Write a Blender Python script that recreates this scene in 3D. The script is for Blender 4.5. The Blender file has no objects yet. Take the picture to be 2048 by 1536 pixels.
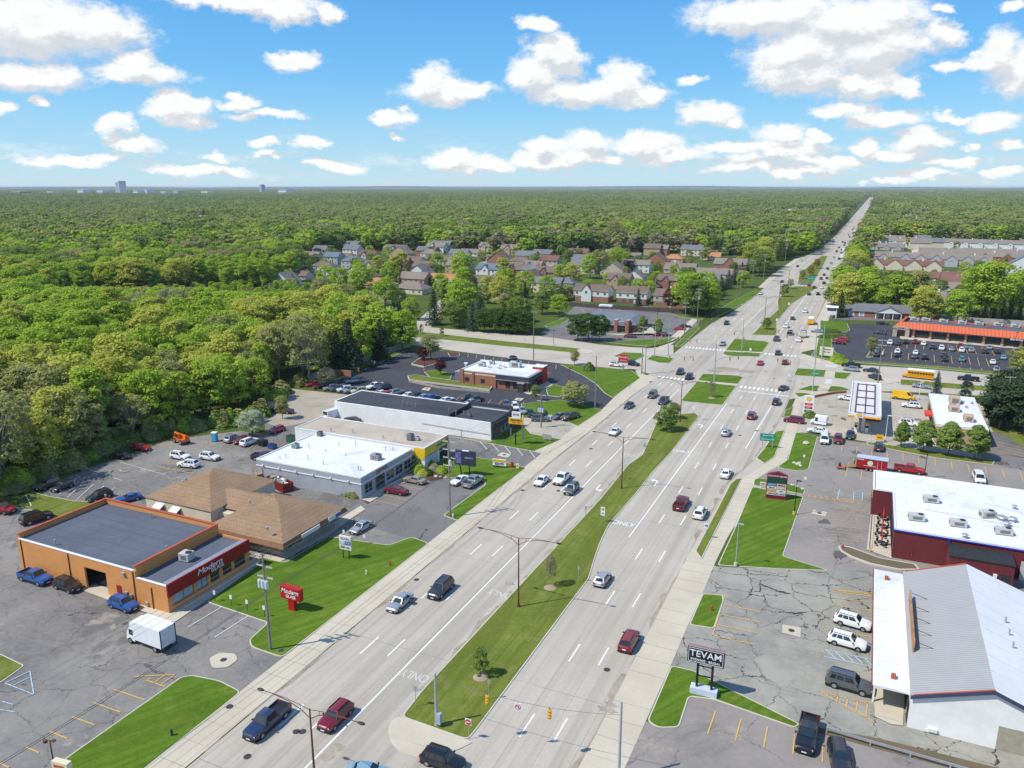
import bpy,bmesh,math,random
import numpy as np
from mathutils import Vector,Matrix
from mathutils.geometry import tessellate_polygon

S=bpy.context.scene
C=S.collection
R=math.radians
random.seed(7)

# ---------------- camera ----------------
CAMH,FPX=58.0,1550.0
PIT=math.atan(394/FPX)
AZ=math.atan(733/(FPX/math.cos(PIT)))
cam=bpy.data.objects.new('camera',bpy.data.cameras.new('camera'))
C.objects.link(cam)
cam.location=(0,0,CAMH)
cam.rotation_euler=(math.pi/2-PIT,0,AZ)
cam.data.sensor_width=36
cam.data.lens=36*FPX/2048
cam.data.clip_start=1
cam.data.clip_end=80000
S.camera=cam

# surveyed ground positions: photo pixel of a ground point -> metres on the ground (x across the road, y along it)
def G(u,v,z=0.0):
    yu=768-v
    fw=FPX*math.cos(PIT)+yu*math.sin(PIT)
    dn=FPX*math.sin(PIT)-yu*math.cos(PIT)
    t=(CAMH-z)/dn
    r=(u-1024)*t
    fw*=t
    return (r*math.cos(AZ)-fw*math.sin(AZ),fw*math.cos(AZ)+r*math.sin(AZ))

def PJ(x,y,z=0.0):
    fw=-x*math.sin(AZ)+y*math.cos(AZ)
    r=x*math.cos(AZ)+y*math.sin(AZ)
    dz=z-CAMH
    zc=fw*math.cos(PIT)-dz*math.sin(PIT)
    yc=fw*math.sin(PIT)+dz*math.cos(PIT)
    if zc<1:return (-9999,9999,zc)
    return (1024+FPX*r/zc,768-FPX*yc/zc,zc)

# ---------------- light ----------------
SUNV=Vector((-0.56,-0.53,1.0)).normalized()
sun=bpy.data.objects.new('sun',bpy.data.lights.new('sun','SUN'))
C.objects.link(sun)
sun.data.energy=4.3
sun.data.angle=R(0.53)
sun.data.color=(1.0,0.955,0.88)
sun.rotation_euler=SUNV.to_track_quat('Z','Y').to_euler()
S.view_settings.view_transform='Standard'
S.view_settings.look='None'
S.view_settings.exposure=0.12
S.view_settings.gamma=1
S.cycles.use_denoising=True
S.cycles.max_bounces=6
S.cycles.diffuse_bounces=4
S.cycles.glossy_bounces=2
S.cycles.transmission_bounces=2
S.cycles.transparent_max_bounces=4
S.cycles.volume_bounces=0
S.cycles.caustics_reflective=False
S.cycles.caustics_refractive=False

# ---------------- sky with clouds ----------------
W=bpy.data.worlds.new('World')
S.world=W
W.use_nodes=True
NT=W.node_tree
NT.nodes.clear()

def nd(nt,typ,**kw):
    n=nt.nodes.new(typ)
    for k,v in kw.items():
        setattr(n,k,v)
    return n

def lk(nt,a,b):
    nt.links.new(a,b)

def vm(nt,op,a,b=None):
    n=nd(nt,'ShaderNodeVectorMath',operation=op)
    for i,q in enumerate((a,b)):
        if q is None:continue
        if isinstance(q,(tuple,list)):n.inputs[i].default_value=q
        else:lk(nt,q,n.inputs[i])
    return n.outputs['Value'] if op in ('LENGTH','DOT_PRODUCT') else n.outputs['Vector']

def mt(nt,op,a,b=None,c=None,clamp=False):
    n=nd(nt,'ShaderNodeMath',operation=op)
    n.use_clamp=clamp
    for i,q in enumerate((a,b,c)):
        if q is None:continue
        if isinstance(q,(int,float)):n.inputs[i].default_value=q
        else:lk(nt,q,n.inputs[i])
    return n.outputs[0]

def mixc(nt,f,a,b,blend='MIX'):
    n=nd(nt,'ShaderNodeMix',data_type='RGBA',blend_type=blend)
    for i,q in ((0,f),(6,a),(7,b)):
        if isinstance(q,(int,float)):n.inputs[i].default_value=q
        elif isinstance(q,(tuple,list)):n.inputs[i].default_value=(*q[:3],1)
        else:lk(nt,q,n.inputs[i])
    return n.outputs[2]

def noise(nt,vec,scale,detail=3,rough=0.55,dist=0.0,out='Fac'):
    n=nd(nt,'ShaderNodeTexNoise')
    n.inputs['Scale'].default_value=scale
    n.inputs['Detail'].default_value=detail
    n.inputs['Roughness'].default_value=rough
    n.inputs['Distortion'].default_value=dist
    if vec is not None:lk(nt,vec,n.inputs['Vector'])
    return n.outputs[out]

def ramp(nt,f,lo,hi,clamp=True):
    n=nd(nt,'ShaderNodeMapRange')
    n.clamp=clamp
    n.interpolation_type='SMOOTHSTEP' if clamp else 'LINEAR'
    n.inputs[1].default_value=lo
    n.inputs[2].default_value=hi
    lk(nt,f,n.inputs[0])
    return n.outputs[0]

CLOUDS=[(70,50,215,72),(215,55,80,45),(60,150,115,32),(272,146,100,27),(268,126,45,27),(15,214,30,15),(72,200,18,11),
 (470,0,185,20),(560,20,60,25),(650,25,30,22),(598,122,48,22),(580,110,30,15),(890,180,100,30),(865,155,48,34),(930,180,60,25),(362,228,76,26),
 (345,205,42,30),(395,212,36,24),(530,228,68,12),(480,200,50,14),(455,180,20,14),(795,242,42,22),(785,226,24,16),(238,260,40,22),(272,298,58,22),(140,318,120,10),
 (622,278,46,14),(530,284,34,9),(410,338,120,12),(432,314,34,10),(540,306,38,9),(670,328,62,13),(908,320,55,20),(975,330,60,16),(795,283,14,9),
 (1075,50,50,22),(1110,105,60,38),(1130,120,60,30),(1060,150,60,36),(1160,180,120,32),(1245,165,45,45),(1285,195,60,24),(1380,162,32,15),
 (1420,232,70,26),(1470,244,40,18),(1530,30,160,50),(1700,50,170,60),(1880,20,30,10),(1590,110,110,55),(1740,100,130,55),(1600,150,110,38),(1740,160,100,32),(1820,168,34,20),(1880,70,45,32),
 (1690,215,70,22),(1760,235,75,22),(1830,182,30,14),(2000,110,65,52),(2050,140,90,60),(1950,125,40,24),(1900,132,26,16),(1985,245,80,20),(1900,230,50,9),(2030,12,40,16),
 (1090,295,50,22),(1170,288,60,28),(1290,290,80,26),(1150,318,120,16),(1340,312,90,16),(1060,322,50,16),(1480,300,100,14),(1560,265,62,26),(1570,300,100,22),(1490,330,80,16),(1600,345,100,16),(1640,320,90,12),
 (1735,288,34,18),(1840,272,58,25),(1800,305,80,18),(1900,325,60,12),(1935,291,24,12),(2020,292,34,15),(1850,352,80,12),(1640,275,25,14),(1690,330,60,10),(2010,345,60,12),(1770,365,60,8)]
FV,RV=(-math.sin(AZ),math.cos(AZ),0.0),(math.cos(AZ),math.sin(AZ),0.0)

def skyco(u,v):
    yu=768-v
    fw=FPX*math.cos(PIT)+yu*math.sin(PIT)
    up=-FPX*math.sin(PIT)+yu*math.cos(PIT)
    r=u-1024
    return math.atan2(r,fw),math.atan2(up,math.hypot(r,fw))

def cloud_group(nm,lst):
    grp=bpy.data.node_groups.new(nm,'ShaderNodeTree')
    grp.interface.new_socket('P',in_out='INPUT',socket_type='NodeSocketVector')
    grp.interface.new_socket('D',in_out='OUTPUT',socket_type='NodeSocketFloat')
    gi=nd(grp,'NodeGroupInput')
    acc=None
    for (u,v,a,b) in lst:
        cx,cy=skyco(u,v)
        ax=abs(skyco(u+a,v)[0]-cx)
        by=abs(skyco(u,v-b)[1]-cy)
        d=vm(grp,'SUBTRACT',gi.outputs[0],(cx,cy,0))
        d=vm(grp,'MULTIPLY',d,(1/ax,1/by,0))
        d=vm(grp,'DOT_PRODUCT',d,d)
        if acc is None:acc=d
        else:
            n=nd(grp,'ShaderNodeMath',operation='SMOOTH_MIN')
            lk(grp,acc,n.inputs[0]);lk(grp,d,n.inputs[1]);n.inputs[2].default_value=0.35
            acc=n.outputs[0]
    go=nd(grp,'NodeGroupOutput')
    acc=mt(grp,'MAXIMUM',acc,0.0)
    lk(grp,mt(grp,'SUBTRACT',1.0,mt(grp,'SQRT',acc)),go.inputs[0])
    return grp
CUTS=[520,1024,1530]
def sector(i):
    lo=-9999 if i==0 else CUTS[i-1]-70
    hi=9999 if i==len(CUTS) else CUTS[i]+70
    return [c for c in CLOUDS if c[0]+c[2]>lo and c[0]-c[2]<hi]

tc=nd(NT,'ShaderNodeTexCoord')
DIR=tc.outputs['Generated']
fd,rd=vm(NT,'DOT_PRODUCT',DIR,FV),vm(NT,'DOT_PRODUCT',DIR,RV)
sp=nd(NT,'ShaderNodeSeparateXYZ');lk(NT,DIR,sp.inputs[0])
az=mt(NT,'ARCTAN2',rd,fd)
el=mt(NT,'ARCSINE',sp.outputs[2])
cb=nd(NT,'ShaderNodeCombineXYZ');lk(NT,az,cb.inputs[0]);lk(NT,el,cb.inputs[1])
P0=cb.outputs[0]
sky=nd(NT,'ShaderNodeTexSky',sky_type='NISHITA')
sky.sun_disc=False
sky.sun_elevation=R(52.4)
sky.sun_rotation=math.atan2(-0.56,-0.53)
sky.altitude=100
sky.air_density=1.0
sky.dust_density=0.5
sky.ozone_density=1.6
SKYTINT=nd(NT,'ShaderNodeHueSaturation')
SKYTINT.inputs['Saturation'].default_value=1.3
SKYTINT.inputs['Value'].default_value=1.3
lk(NT,sky.outputs[0],SKYTINT.inputs['Color'])
skyc=mixc(NT,1.0,SKYTINT.outputs[0],(0.74,0.98,1.16),'MULTIPLY')
hz=mt(NT,'MULTIPLY',ramp(NT,el,0.10,0.0),0.5)
skyc=mixc(NT,hz,skyc,(4.6,6.9,9.2))
cr_=nd(NT,'ShaderNodeValToRGB');lk(NT,mt(NT,'DIVIDE',el,1.5708),cr_.inputs[0])
K_=1/(0.152*2**0.12)/10
while len(cr_.color_ramp.elements)<5:cr_.color_ramp.elements.new(0.5)
for e_,(pos_,c_) in zip(cr_.color_ramp.elements,((0.0,(0.60,0.80,0.90)),(0.035,(0.36,0.67,0.92)),(0.085,(0.175,0.52,0.92)),(0.18,(0.075,0.35,0.84)),(0.8,(0.03,0.16,0.52)))):
    e_.position=pos_;e_.color=(*[x*K_ for x in c_],1)
ten=nd(NT,'ShaderNodeVectorMath',operation='SCALE');lk(NT,cr_.outputs[0],ten.inputs[0]);ten.inputs['Scale'].default_value=10
skyc=mixc(NT,0.82,skyc,ten.outputs[0])

def field(P,grp):
    st=vm(NT,'MULTIPLY',P,(1.0,1.5,1.0))
    w1=vm(NT,'SUBTRACT',noise(NT,st,15,5,0.62,out='Color'),(0.5,0.5,0.5))
    w1=vm(NT,'MULTIPLY',w1,(0.075,0.048,0.0))
    n=nd(NT,'ShaderNodeGroup');n.node_tree=grp
    lk(NT,vm(NT,'ADD',P,w1),n.inputs[0])
    hf=mt(NT,'SUBTRACT',noise(NT,st,55,5,0.66),0.5)
    return mt(NT,'MULTIPLY_ADD',hf,0.85,n.outputs[0])

SKYS=0.14
def cloud_bg(grp):
    D0=field(P0,grp)
    D1=field(vm(NT,'ADD',P0,(-0.006,0.016,0)),grp)
    lowc=mt(NT,'MULTIPLY',ramp(NT,noise(NT,vm(NT,'MULTIPLY',P0,(16,55,1)),1.0,5,0.6),0.46,0.72),ramp(NT,el,0.085,0.02))
    alpha=mt(NT,'MAXIMUM',ramp(NT,D0,-0.24,0.40),mt(NT,'MULTIPLY',lowc,0.5))
    shade=ramp(NT,mt(NT,'SUBTRACT',D0,D1),-0.30,0.34)
    puff=noise(NT,vm(NT,'MULTIPLY',P0,(1,1.7,1)),24,5,0.6)
    shade=mt(NT,'ADD',mt(NT,'MULTIPLY',shade,0.75),mt(NT,'MULTIPLY',puff,0.5),clamp=True)
    ccol=mixc(NT,shade,(4.0,4.25,4.6),(6.7,6.7,6.6))
    fin=mixc(NT,mt(NT,'MULTIPLY',alpha,0.97),skyc,ccol)
    bg=nd(NT,'ShaderNodeBackground');bg.inputs[1].default_value=SKYS
    lk(NT,fin,bg.inputs[0])
    return bg.outputs[0]
# the rest of the sky (overhead and behind): the same broken cumulus, from one noise
q=nd(NT,'ShaderNodeVectorMath',operation='SCALE');lk(NT,DIR,q.inputs[0]);lk(NT,mt(NT,'DIVIDE',1.0,mt(NT,'MAXIMUM',sp.outputs[2],0.08)),q.inputs['Scale'])
al2=ramp(NT,noise(NT,q.outputs[0],1.1,2,0.5),0.52,0.62)
bgo=nd(NT,'ShaderNodeBackground');bgo.inputs[1].default_value=SKYS
lk(NT,mixc(NT,mt(NT,'MULTIPLY',al2,0.8),skyc,(6.6,6.6,6.6)),bgo.inputs[0])
def mixs(f,a,b):
    n=nd(NT,'ShaderNodeMixShader');lk(NT,f,n.inputs[0]);lk(NT,a,n.inputs[1]);lk(NT,b,n.inputs[2]);return n.outputs[0]
front=cloud_bg(cloud_group('clouds_a',sector(0)))
for i,cu in enumerate(CUTS):
    front=mixs(mt(NT,'GREATER_THAN',az,skyco(cu,200)[0]),front,cloud_bg(cloud_group('clouds_'+'bcd'[i],sector(i+1))))
inside=mt(NT,'MULTIPLY',mt(NT,'LESS_THAN',mt(NT,'ABSOLUTE',az),0.9),mt(NT,'MULTIPLY',mt(NT,'LESS_THAN',el,0.34),mt(NT,'GREATER_THAN',el,-0.02)))
wo=nd(NT,'ShaderNodeOutputWorld')
lk(NT,mixs(inside,bgo.outputs[0],front),wo.inputs[0])
W.cycles.sampling_method='MANUAL'
W.cycles.sample_map_resolution=512

# ---------------- materials ----------------
MATS={}
def newmat(name):
    m=bpy.data.materials.new(name)
    m.use_nodes=True
    return m,m.node_tree,m.node_tree.nodes['Principled BSDF']

def wpos(nt,sc=(1,1,1)):
    g=nd(nt,'ShaderNodeNewGeometry')
    return vm(nt,'MULTIPLY',g.outputs['Position'],sc)

def M(name,col,rough=0.75,var=0.12,scale=1.5,metal=0.0,spec=0.4,bump=0.0,coat=0.0,emit=None,stretch=(1,1,1)):
    if name in MATS:return MATS[name]
    m,nt,b=newmat(name)
    if var:
        tcn=nd(nt,'ShaderNodeTexCoord')
        pos=vm(nt,'MULTIPLY',tcn.outputs['Object'],stretch)
        f=ramp(nt,noise(nt,pos,scale,5,0.65),0.3,0.7)
        c=mixc(nt,f,[x*(1-var) for x in col],[min(1,x*(1+var)) for x in col])
        lk(nt,c,b.inputs['Base Color'])
        if bump:
            bn=nd(nt,'ShaderNodeBump');bn.inputs['Strength'].default_value=bump
            bn.inputs['Distance'].default_value=0.05
            lk(nt,noise(nt,pos,scale*6,4),bn.inputs['Height']);lk(nt,bn.outputs[0],b.inputs['Normal'])
    else:
        b.inputs['Base Color'].default_value=(*col,1)
    b.inputs['Roughness'].default_value=rough
    b.inputs['Metallic'].default_value=metal
    b.inputs['Specular IOR Level'].default_value=spec
    b.inputs['Coat Weight'].default_value=coat
    if emit:
        b.inputs['Emission Color'].default_value=(*emit[0],1);b.inputs['Emission Strength'].default_value=emit[1]
    m.diffuse_color=(*col,1)
    MATS[name]=m
    return m

def ground_mat(name,c1,c2,c3=None,big=0.05,fine=1.6,streak=None,joints=None,cracks=None,stain=0.0,rough=0.9,wet=0.0):
    """paved or earth surface from world-space noise; joints=(spacing_x list, spacing_y), cracks=(cell size, strength)"""
    m,nt,b=newmat(name)
    P=wpos(nt)
    f=ramp(nt,noise(nt,P,big,5,0.65),0.32,0.68)
    col=mixc(nt,f,c1,c2)
    f2=noise(nt,P,fine,4,0.75)
    col=mixc(nt,mt(nt,'MULTIPLY',ramp(nt,f2,0.3,0.8),0.5),col,c3 or [x*0.8 for x in c1])
    if streak:
        sc,amt=streak
        s=noise(nt,wpos(nt,(sc,0.012*sc,1)),1.0,4,0.6)
        col=mixc(nt,mt(nt,'MULTIPLY',ramp(nt,s,0.42,0.68),amt),col,[x*0.55 for x in c1])
    if stain:
        s=noise(nt,P,0.07,9,0.74,0.6)
        col=mixc(nt,mt(nt,'MULTIPLY',ramp(nt,s,0.54,0.62),stain),col,[x*0.5 for x in c1])
        s=noise(nt,P,0.16,8,0.75,0.3)
        col=mixc(nt,mt(nt,'MULTIPLY',ramp(nt,s,0.56,0.66),stain*0.8),col,[min(0.6,c1[0]*1.5),min(0.6,c1[1]*1.42),min(0.6,c1[2]*1.25)])
    if joints:
        sx=nd(nt,'ShaderNodeSeparateXYZ');lk(nt,P,sx.inputs[0])
        for ax,(per,off,wd,amt) in joints:
            q=mt(nt,'PINGPONG',mt(nt,'ADD',sx.outputs[ax],off),per/2)
            ln=mt(nt,'MULTIPLY',mt(nt,'LESS_THAN',q,wd),amt)
            ln=mt(nt,'MULTIPLY',ln,ramp(nt,noise(nt,P,0.09,3),0.3,0.55))
            col=mixc(nt,ln,col,[x*0.4 for x in c1])
    if cracks:
        cell,wd,amt=cracks
        wv=vm(nt,'ADD',P,vm(nt,'MULTIPLY',noise(nt,P,0.5,4,0.7,out='Color'),(2.6,2.6,0)))
        v=nd(nt,'ShaderNodeTexVoronoi',feature='DISTANCE_TO_EDGE')
        v.inputs['Scale'].default_value=1/cell
        v.inputs['Randomness'].default_value=1
        sepz=vm(nt,'MULTIPLY',wv,(1,1,0));lk(nt,sepz,v.inputs['Vector'])
        thr=mt(nt,'MULTIPLY',noise(nt,P,0.2,3),wd*2/cell)
        ln=mt(nt,'MULTIPLY',mt(nt,'LESS_THAN',v.outputs['Distance'],thr),amt)
        ln=mt(nt,'MULTIPLY',ln,ramp(nt,noise(nt,P,0.06,2),0.35,0.5))
        col=mixc(nt,ln,col,(0.022,0.022,0.024))
    lk(nt,col,b.inputs['Base Color'])
    b.inputs['Roughness'].default_value=rough
    b.inputs['Specular IOR Level'].default_value=0.25
    bn=nd(nt,'ShaderNodeBump');bn.inputs['Strength'].default_value=0.35;bn.inputs['Distance'].default_value=0.03
    lk(nt,f2,bn.inputs['Height']);lk(nt,bn.outputs[0],b.inputs['Normal'])
    MATS[name]=m
    return m

def grass_mat(name,c1,c2,dry,stripe=0.35,ang=0.0):
    m,nt,b=newmat(name)
    P=wpos(nt)
    col=mixc(nt,ramp(nt,noise(nt,P,0.10,5,0.7),0.35,0.65),c1,c2)
    col=mixc(nt,mt(nt,'MULTIPLY',ramp(nt,noise(nt,P,0.33,7,0.8),0.47,0.66),0.7),col,dry)
    rot=nd(nt,'ShaderNodeVectorRotate',rotation_type='Z_AXIS');lk(nt,P,rot.inputs[0]);rot.inputs['Angle'].default_value=ang
    st=noise(nt,vm(nt,'MULTIPLY',rot.outputs[0],(0.9,0.03,0)),1.0,3,0.6)
    col=mixc(nt,mt(nt,'MULTIPLY',ramp(nt,st,0.44,0.56),stripe),col,[x*0.62 for x in c1])
    f2=noise(nt,P,2.6,5,0.85)
    col=mixc(nt,mt(nt,'MULTIPLY',ramp(nt,f2,0.36,0.7),0.45),col,[c2[0]*1.35,c2[1]*1.25,c2[2]*1.2])
    f3=noise(nt,P,7,3,0.8)
    col=mixc(nt,mt(nt,'MULTIPLY',ramp(nt,f3,0.5,0.75),0.5),col,[x*0.5 for x in c1])
    lk(nt,col,b.inputs['Base Color'])
    b.inputs['Roughness'].default_value=1.0
    b.inputs['Specular IOR Level'].default_value=0.1
    bn=nd(nt,'ShaderNodeBump');bn.inputs['Strength'].default_value=0.8;bn.inputs['Distance'].default_value=0.08
    lk(nt,f2,bn.inputs['Height']);lk(nt,bn.outputs[0],b.inputs['Normal'])
    MATS[name]=m
    return m

def leaf_mat(name,c1,c2,trans=0.35):
    m,nt,b=newmat(name)
    nt.nodes.remove(b)
    oi=nd(nt,'ShaderNodeObjectInfo')
    P=wpos(nt)
    nz=noise(nt,P,0.55,4,0.7)
    f=mt(nt,'ADD',mt(nt,'MULTIPLY',oi.outputs['Random'],0.55),mt(nt,'MULTIPLY',ramp(nt,nz,0.3,0.7),0.5),clamp=True)
    col=mixc(nt,f,c1,c2)
    df=nd(nt,'ShaderNodeBsdfDiffuse');lk(nt,col,df.inputs[0])
    tr=nd(nt,'ShaderNodeBsdfTranslucent');lk(nt,mixc(nt,1.0,col,(1.15,1.2,0.7),'MULTIPLY'),tr.inputs[0])
    mx=nd(nt,'ShaderNodeMixShader');mx.inputs[0].default_value=trans
    lk(nt,df.outputs[0],mx.inputs[1]);lk(nt,tr.outputs[0],mx.inputs[2])
    lk(nt,mx.outputs[0],nt.nodes['Material Output'].inputs[0])
    MATS[name]=m
    return m

concrete=ground_mat('road concrete',(0.43,0.385,0.31),(0.50,0.455,0.375),(0.37,0.33,0.265),big=0.05,streak=(0.75,0.42),
                      joints=[(1,(26.0,3.0,0.035,0.75)),(0,(3.55,1.55,0.03,0.55))])
crossconc=ground_mat('cross street concrete',(0.45,0.405,0.325),(0.52,0.47,0.385),(0.37,0.325,0.26),big=0.05,joints=[(1,(4.2,1.0,0.04,0.6)),(0,(14.0,1.0,0.05,0.6))],stain=0.12)
walk=ground_mat('pavement concrete',(0.50,0.44,0.33),(0.58,0.52,0.40),(0.44,0.38,0.28),big=0.1,joints=[(1,(3.2,0.5,0.04,0.7))])
kerbm=ground_mat('kerb concrete',(0.52,0.48,0.38),(0.60,0.56,0.46),(0.42,0.38,0.3),big=0.4)
asph_l=ground_mat('worn asphalt',(0.26,0.24,0.21),(0.12,0.114,0.108),(0.31,0.285,0.25),big=0.045,cracks=(6.0,0.04,0.55),stain=0.8)
asph_m=ground_mat('grey asphalt',(0.165,0.155,0.145),(0.22,0.205,0.19),(0.13,0.122,0.116),big=0.08,cracks=(9.0,0.04,0.6),stain=0.5)
asph_d=ground_mat('sealed asphalt',(0.055,0.055,0.063),(0.078,0.078,0.088),(0.045,0.045,0.05),big=0.07,stain=0.3)
asph_t=ground_mat('cracked pale asphalt',(0.34,0.325,0.265),(0.22,0.21,0.185),(0.38,0.36,0.29),big=0.13,cracks=(4.4,0.05,0.9),stain=0.3)
asph_r=ground_mat('brown grey asphalt',(0.28,0.25,0.22),(0.21,0.19,0.17),(0.32,0.29,0.25),big=0.07,cracks=(11,0.045,0.5),stain=0.5)
lotconc=ground_mat('forecourt concrete',(0.45,0.40,0.32),(0.37,0.33,0.265),(0.49,0.44,0.35),big=0.1,joints=[(0,(4.6,0,0.045,0.8)),(1,(4.6,0,0.045,0.8))],stain=0.4)
gravel=ground_mat('gravel yard',(0.40,0.35,0.27),(0.30,0.26,0.20),(0.46,0.40,0.31),big=0.2,fine=3)
mulch=ground_mat('mulch',(0.09,0.04,0.03),(0.13,0.06,0.045),(0.07,0.03,0.025),big=0.5,fine=5)
earth=ground_mat('bare earth',(0.16,0.115,0.07),(0.11,0.10,0.05),(0.2,0.15,0.10),big=0.15,fine=3)
grassA=grass_mat('lawn grass',(0.075,0.150,0.012),(0.110,0.190,0.018),(0.20,0.22,0.040),0.5,0.5)
grassB=grass_mat('verge grass',(0.115,0.155,0.024),(0.155,0.19,0.030),(0.26,0.23,0.085),0.5,0.0)
grassF=grass_mat('field grass',(0.055,0.09,0.018),(0.085,0.125,0.022),(0.12,0.11,0.05),0.1,0.0)
water=M('pond water',(0.02,0.022,0.015),0.08,0,spec=0.6)
white_p=ground_mat('white road paint',(0.84,0.84,0.83),(0.76,0.76,0.74),(0.55,0.54,0.5),big=0.6)
yellow_p=ground_mat('yellow road paint',(0.72,0.42,0.10),(0.60,0.36,0.11),(0.48,0.33,0.15),big=0.5)
blue_p=ground_mat('pale blue paint',(0.42,0.62,0.72),(0.34,0.5,0.6),(0.3,0.4,0.45),big=0.5)

# ---------------- mesh helpers ----------------
class MB:
    def __init__(s):
        s.v,s.f,s.m=[],[],[]
    def add(s,vs,fs,m=0):
        o=len(s.v)
        s.v+=[tuple(p) for p in vs]
        s.f+=[tuple(i+o for i in f) for f in fs]
        s.m+=[m]*len(fs)
        return s
    def box(s,x0,y0,z0,x1,y1,z1,m=0):
        if x0>x1:x0,x1=x1,x0
        if y0>y1:y0,y1=y1,y0
        vs=[(x0,y0,z0),(x1,y0,z0),(x1,y1,z0),(x0,y1,z0),(x0,y0,z1),(x1,y0,z1),(x1,y1,z1),(x0,y1,z1)]
        return s.add(vs,[(3,2,1,0),(4,5,6,7),(0,1,5,4),(1,2,6,5),(2,3,7,6),(3,0,4,7)],m)
    def cbox(s,c,d,m=0,rz=0.0):
        """box by centre and size, turned about z"""
        hx,hy,hz=d[0]/2,d[1]/2,d[2]/2
        ca,sa=math.cos(rz),math.sin(rz)
        vs=[]
        for z in (-hz,hz):
            for x,y in ((-hx,-hy),(hx,-hy),(hx,hy),(-hx,hy)):
                vs.append((c[0]+x*ca-y*sa,c[1]+x*sa+y*ca,c[2]+z))
        return s.add(vs,[(3,2,1,0),(4,5,6,7),(0,1,5,4),(1,2,6,5),(2,3,7,6),(3,0,4,7)],m)
    def prism(s,pts,z0,z1,m=0,mt_=None):
        if area(pts)<0:pts=pts[::-1]
        n=len(pts)
        vs=[(x,y,z0) for x,y in pts]+[(x,y,z1) for x,y in pts]
        s.add(vs,[(i,(i+1)%n,n+(i+1)%n,n+i) for i in range(n)],m)
        top=tessellate_polygon([[Vector((x,y,0)) for x,y in pts]])
        s.add([(x,y,z1) for x,y in pts],fixt(top,pts),m if mt_ is None else mt_)
        return s
    def sheet(s,pts,z,m=0):
        if area(pts)<0:pts=pts[::-1]
        top=tessellate_polygon([[Vector((x,y,0)) for x,y in pts]])
        return s.add([(x,y,z) for x,y in pts],fixt(top,pts),m)
    def cyl(s,p0,p1,r0,r1=None,n=8,m=0,cap=True):
        r1=r0 if r1 is None else r1
        p0,p1=Vector(p0),Vector(p1)
        d=(p1-p0)
        if d.length<1e-6:return s
        q=d.to_track_quat('Z','Y')
        vs=[]
        for p,r in ((p0,r0),(p1,r1)):
            for i in range(n):
                a=2*math.pi*i/n
                vs.append(p+q @ Vector((r*math.cos(a),r*math.sin(a),0)))
        fs=[(i,(i+1)%n,n+(i+1)%n,n+i) for i in range(n)]
        if cap:fs+=[tuple(range(n-1,-1,-1)),tuple(range(n,2*n))]
        return s.add(vs,fs,m)
    def tube(s,pts,r,n=6,m=0):
        for a,b in zip(pts,pts[1:]):s.cyl(a,b,r,r,n,m)
        return s
    def quad(s,a,b,c,d,m=0):
        return s.add([a,b,c,d],[(0,1,2,3)],m)
    def ball(s,c,r,m=0,n=8,k=6):
        vs,fs=[],[]
        rx,ry,rz=r if isinstance(r,(tuple,list)) else (r,r,r)
        for j in range(k+1):
            t=math.pi*j/k
            for i in range(n):
                a=2*math.pi*i/n
                vs.append((c[0]+rx*math.sin(t)*math.cos(a),c[1]+ry*math.sin(t)*math.sin(a),c[2]+rz*math.cos(t)))
        for j in range(k):
            for i in range(n):
                fs.append((j*n+i,(j+1)*n+i,(j+1)*n+(i+1)%n,j*n+(i+1)%n))
        return s.add(vs,fs,m)
    def mesh(s,name,mats,smooth=False):
        me=bpy.data.meshes.new(name)
        me.from_pydata(s.v,[],s.f)
        for q in (mats if isinstance(mats,(list,tuple)) else [mats]):me.materials.append(q)
        me.polygons.foreach_set('material_index',s.m)
        if smooth:me.polygons.foreach_set('use_smooth',[True]*len(s.f))
        me.update()
        return me
    def build(s,name,mats,parent=None,smooth=False,loc=None,rz=0.0):
        return link(name,s.mesh(name,mats,smooth),parent,loc,rz)

def fixt(tris,pts):
    out=[]
    for t in tris:
        a,b,c=(pts[i] for i in t)
        cr=(b[0]-a[0])*(c[1]-a[1])-(b[1]-a[1])*(c[0]-a[0])
        out.append(tuple(t) if cr>0 else (t[0],t[2],t[1]))
    return out

def area(p):
    return sum(p[i][0]*p[(i+1)%len(p)][1]-p[(i+1)%len(p)][0]*p[i][1] for i in range(len(p)))/2

def link(name,data,parent=None,loc=None,rz=0.0):
    o=bpy.data.objects.new(name,data)
    C.objects.link(o)
    if parent:o.parent=parent
    if loc:o.location=loc
    if rz:o.rotation_euler=(0,0,rz)
    return o

def thing(name,label,cat,loc=(0,0,0),rz=0.0,group=None):
    o=link(name,None,None,(loc[0],loc[1],loc[2] if len(loc)>2 else 0),rz)
    return tag(o,label,cat,group)

def tag(o,label,cat,group=None):
    o['label']=label
    o['category']=cat
    if group:o['group']=group
    return o

def struct(o,label=None):
    o['kind']='structure'
    return o

def copy_tree(o,parent=None):
    c=o.copy();C.objects.link(c)
    c.parent=parent
    for ch in o.children:copy_tree(ch,c)
    return c

def rnd(pts,r=1.0,k=4):
    """round the corners of a polygon"""
    out=[]
    n=len(pts)
    for i in range(n):
        p,q,s=Vector(pts[i-1]),Vector(pts[i]),Vector(pts[(i+1)%n])
        d0,d1=(p-q),(s-q)
        rr=min(r,d0.length*0.45,d1.length*0.45)
        a,b=q+d0.normalized()*rr,q+d1.normalized()*rr
        for j in range(k+1):
            t=j/k
            v=a*(1-t)**2+q*2*t*(1-t)+b*t*t
            out.append((v.x,v.y))
    return out

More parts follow.
